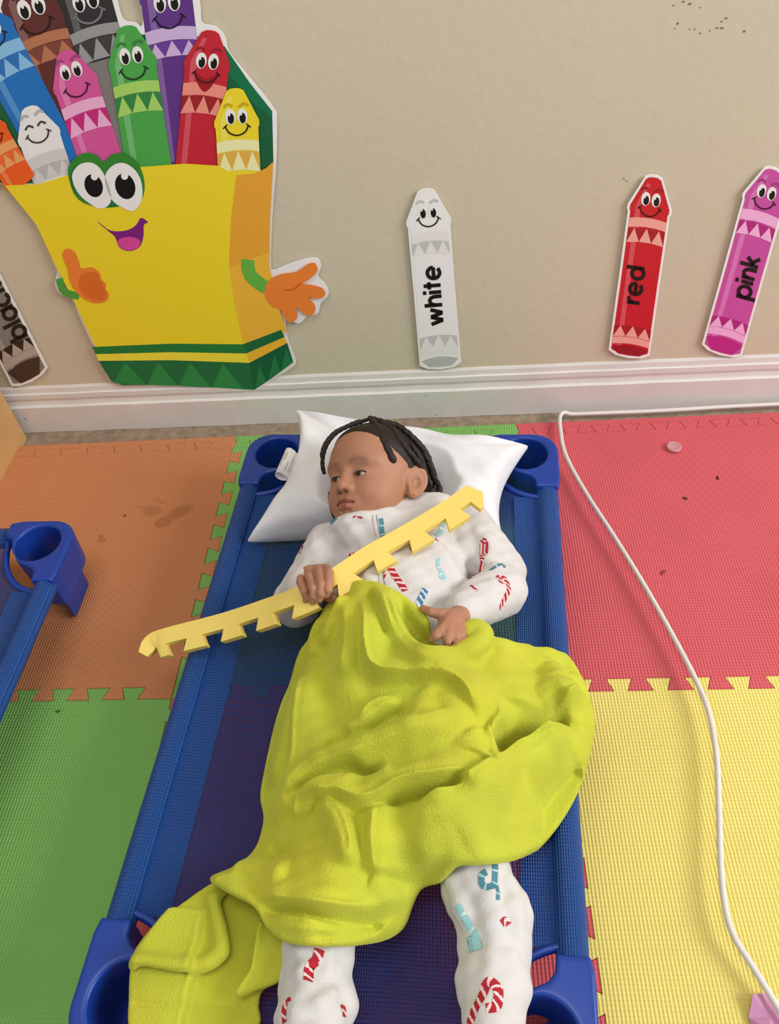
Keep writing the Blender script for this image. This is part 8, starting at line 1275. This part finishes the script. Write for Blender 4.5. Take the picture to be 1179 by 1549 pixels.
('eye#1',None,(248,247,246),44,[(-.1265,.5553),(-.1231,.5618),(-.1182,.5674),(-.1127,.572),(-.1072,.5755),(-.1017,.5782),(-.0958,.5799),(-.09,.5806),(-.0847,.5801),(-.0799,.5783),(-.0754,.5752),(-.0714,.5713),(-.0682,.5669),(-.0659,.5619),(-.0643,.5562),(-.0635,.55),(-.0637,.5434),(-.0649,.5358),(-.0671,.5275),(-.0701,.5193),(-.0737,.5122),(-.0782,.5062),(-.0837,.501),(-.0893,.4969),(-.0946,.4945),(-.0991,.4941),(-.1034,.4956),(-.1074,.4981),(-.1115,.501),(-.1159,.5041),(-.1205,.5078),(-.1245,.5123),(-.1272,.5183),(-.1286,.5267),(-.1291,.5367),(-.1284,.5468)]),
('hand#0',None,(212,106,40),44,[(-.2378,.3742),(-.228,.3779),(-.2165,.3794),(-.2081,.3786),(-.2051,.3749),(-.2051,.3689),(-.205,.3628),(-.2038,.3576),(-.2025,.3523),(-.202,.3467),(-.2022,.3402),(-.2032,.3334),(-.2052,.3275),(-.2085,.3224),(-.2129,.3183),(-.2187,.3165),(-.2273,.3178),(-.2372,.3214),(-.2451,.3266),(-.2499,.3333),(-.2528,.3414),(-.253,.3497),(-.2502,.3585),(-.2448,.3675)]),
('hand#2',None,(206,84,30),44,[(.1489,.3181),(.1519,.3176),(.1562,.3168),(.1613,.3164),(.1666,.3171),(.172,.3198),(.1778,.3237),(.1829,.3276),(.1864,.3302),(.185,.3327),(.1815,.3301),(.1764,.3263),(.1709,.3226),(.1661,.3202),(.1617,.3195),(.157,.3199),(.1527,.3207),(.1497,.3212)]),
('pupil#0',None,(18,12,12),45,[(-.1338,.5487),(-.1345,.5423),(-.1369,.536),(-.1406,.5305),(-.1454,.5264),(-.1507,.524),(-.156,.5236),(-.1608,.5252),(-.1646,.5288),(-.167,.5338),(-.1678,.5399),(-.167,.5464),(-.1645,.5526),(-.1607,.558),(-.156,.562),(-.1508,.5643),(-.1456,.5646),(-.1409,.563),(-.1371,.5596),(-.1347,.5547)]),
('pupil#1',None,(18,12,12),45,[(-.0761,.5439),(-.0769,.5367),(-.0796,.5298),(-.0837,.5237),(-.089,.5192),(-.0948,.5167),(-.1007,.5165),(-.1059,.5185),(-.11,.5227),(-.1126,.5285),(-.1134,.5353),(-.1124,.5425),(-.1097,.5494),(-.1055,.5553),(-.1003,.5596),(-.0945,.562),(-.0889,.5622),(-.0837,.5602),(-.0796,.5563),(-.077,.5506)]),
('pupil#0',None,(250,250,250),46,[(-.1368,.5601),(-.1389,.5567),(-.1422,.5543),(-.1457,.5536),(-.1486,.5548),(-.1501,.5574),(-.1497,.5609),(-.1475,.5643),(-.1443,.5666),(-.1407,.5673),(-.1378,.5662),(-.1364,.5636)]),
('pupil#1',None,(250,250,250),46,[(-.0831,.5576),(-.0851,.5542),(-.0883,.5518),(-.0919,.5511),(-.0948,.5523),(-.0963,.5549),(-.096,.5584),(-.094,.5618),(-.0908,.5641),(-.0873,.5648),(-.0844,.5637),(-.0828,.5611)]),
],
}
def ink(rgb):
    rgb = tuple(int(min(250, c*1.09+2)) for c in rgb); return mat('ink_%d_%d_%d' % rgb, rgb, .38, spec=.4)
def decal(key, label, cat):
    t = thing('wall_decal', label, cat, (0, ywall(0, .016)-.0062, 0), WROT, None)
    parts = {}; order = []
    for part, sub, rgb, layer, pts in DECALS[key]:
        k = (part, sub)
        if k not in parts: parts[k] = []; order.append(k)
        parts[k].append((rgb, layer, pts))
    objs = {}
    for k in sorted(order, key=lambda q: (q[0], q[1] is not None)):
        part, sub = k; bm = bmesh.new(); cols = []
        for rgb, layer, pts in parts[k]:
            if rgb not in cols: cols.append(rgb)
            y = -.00010*layer
            if part == 'card':   # the cut-out card itself
                f = bm.faces.new([bm.verts.new((u, 0.0012, z)) for u, z in pts]); g = bmesh.ops.extrude_face_region(bm, geom=[f])
                for v in g['geom']:
                    if isinstance(v, bmesh.types.BMVert): v.co.y = 0
                bmesh.ops.recalc_face_normals(bm, faces=bm.faces)
            else:
                f = bm.faces.new([bm.verts.new((u, y, z)) for u, z in pts]); f.material_index = cols.index(rgb); f.normal_update()
                if f.normal.y > 0: f.normal_flip()
        bmesh.ops.triangulate(bm, faces=bm.faces[:], ngon_method='EAR_CLIP')
        par = t if sub is None else objs.get((part, None), t)
        objs[k] = bm_obj((sub or part).split('#')[0], bm, [ink(c) for c in cols], par)
    return t
decal('box', 'large smiling yellow crayon box cut-out full of smiling crayons on the wall', 'wall decal')
decal('white', 'white smiling crayon cut-out reading white, on the wall above the child', 'wall decal')
decal('red', 'red smiling crayon cut-out reading red, on the wall above the cable', 'wall decal')
decal('pink', 'pink smiling crayon cut-out reading pink, at the right edge of the wall', 'wall decal')
decal('black', 'grey crayon cut-out reading black, at the left edge of the wall', 'wall decal')
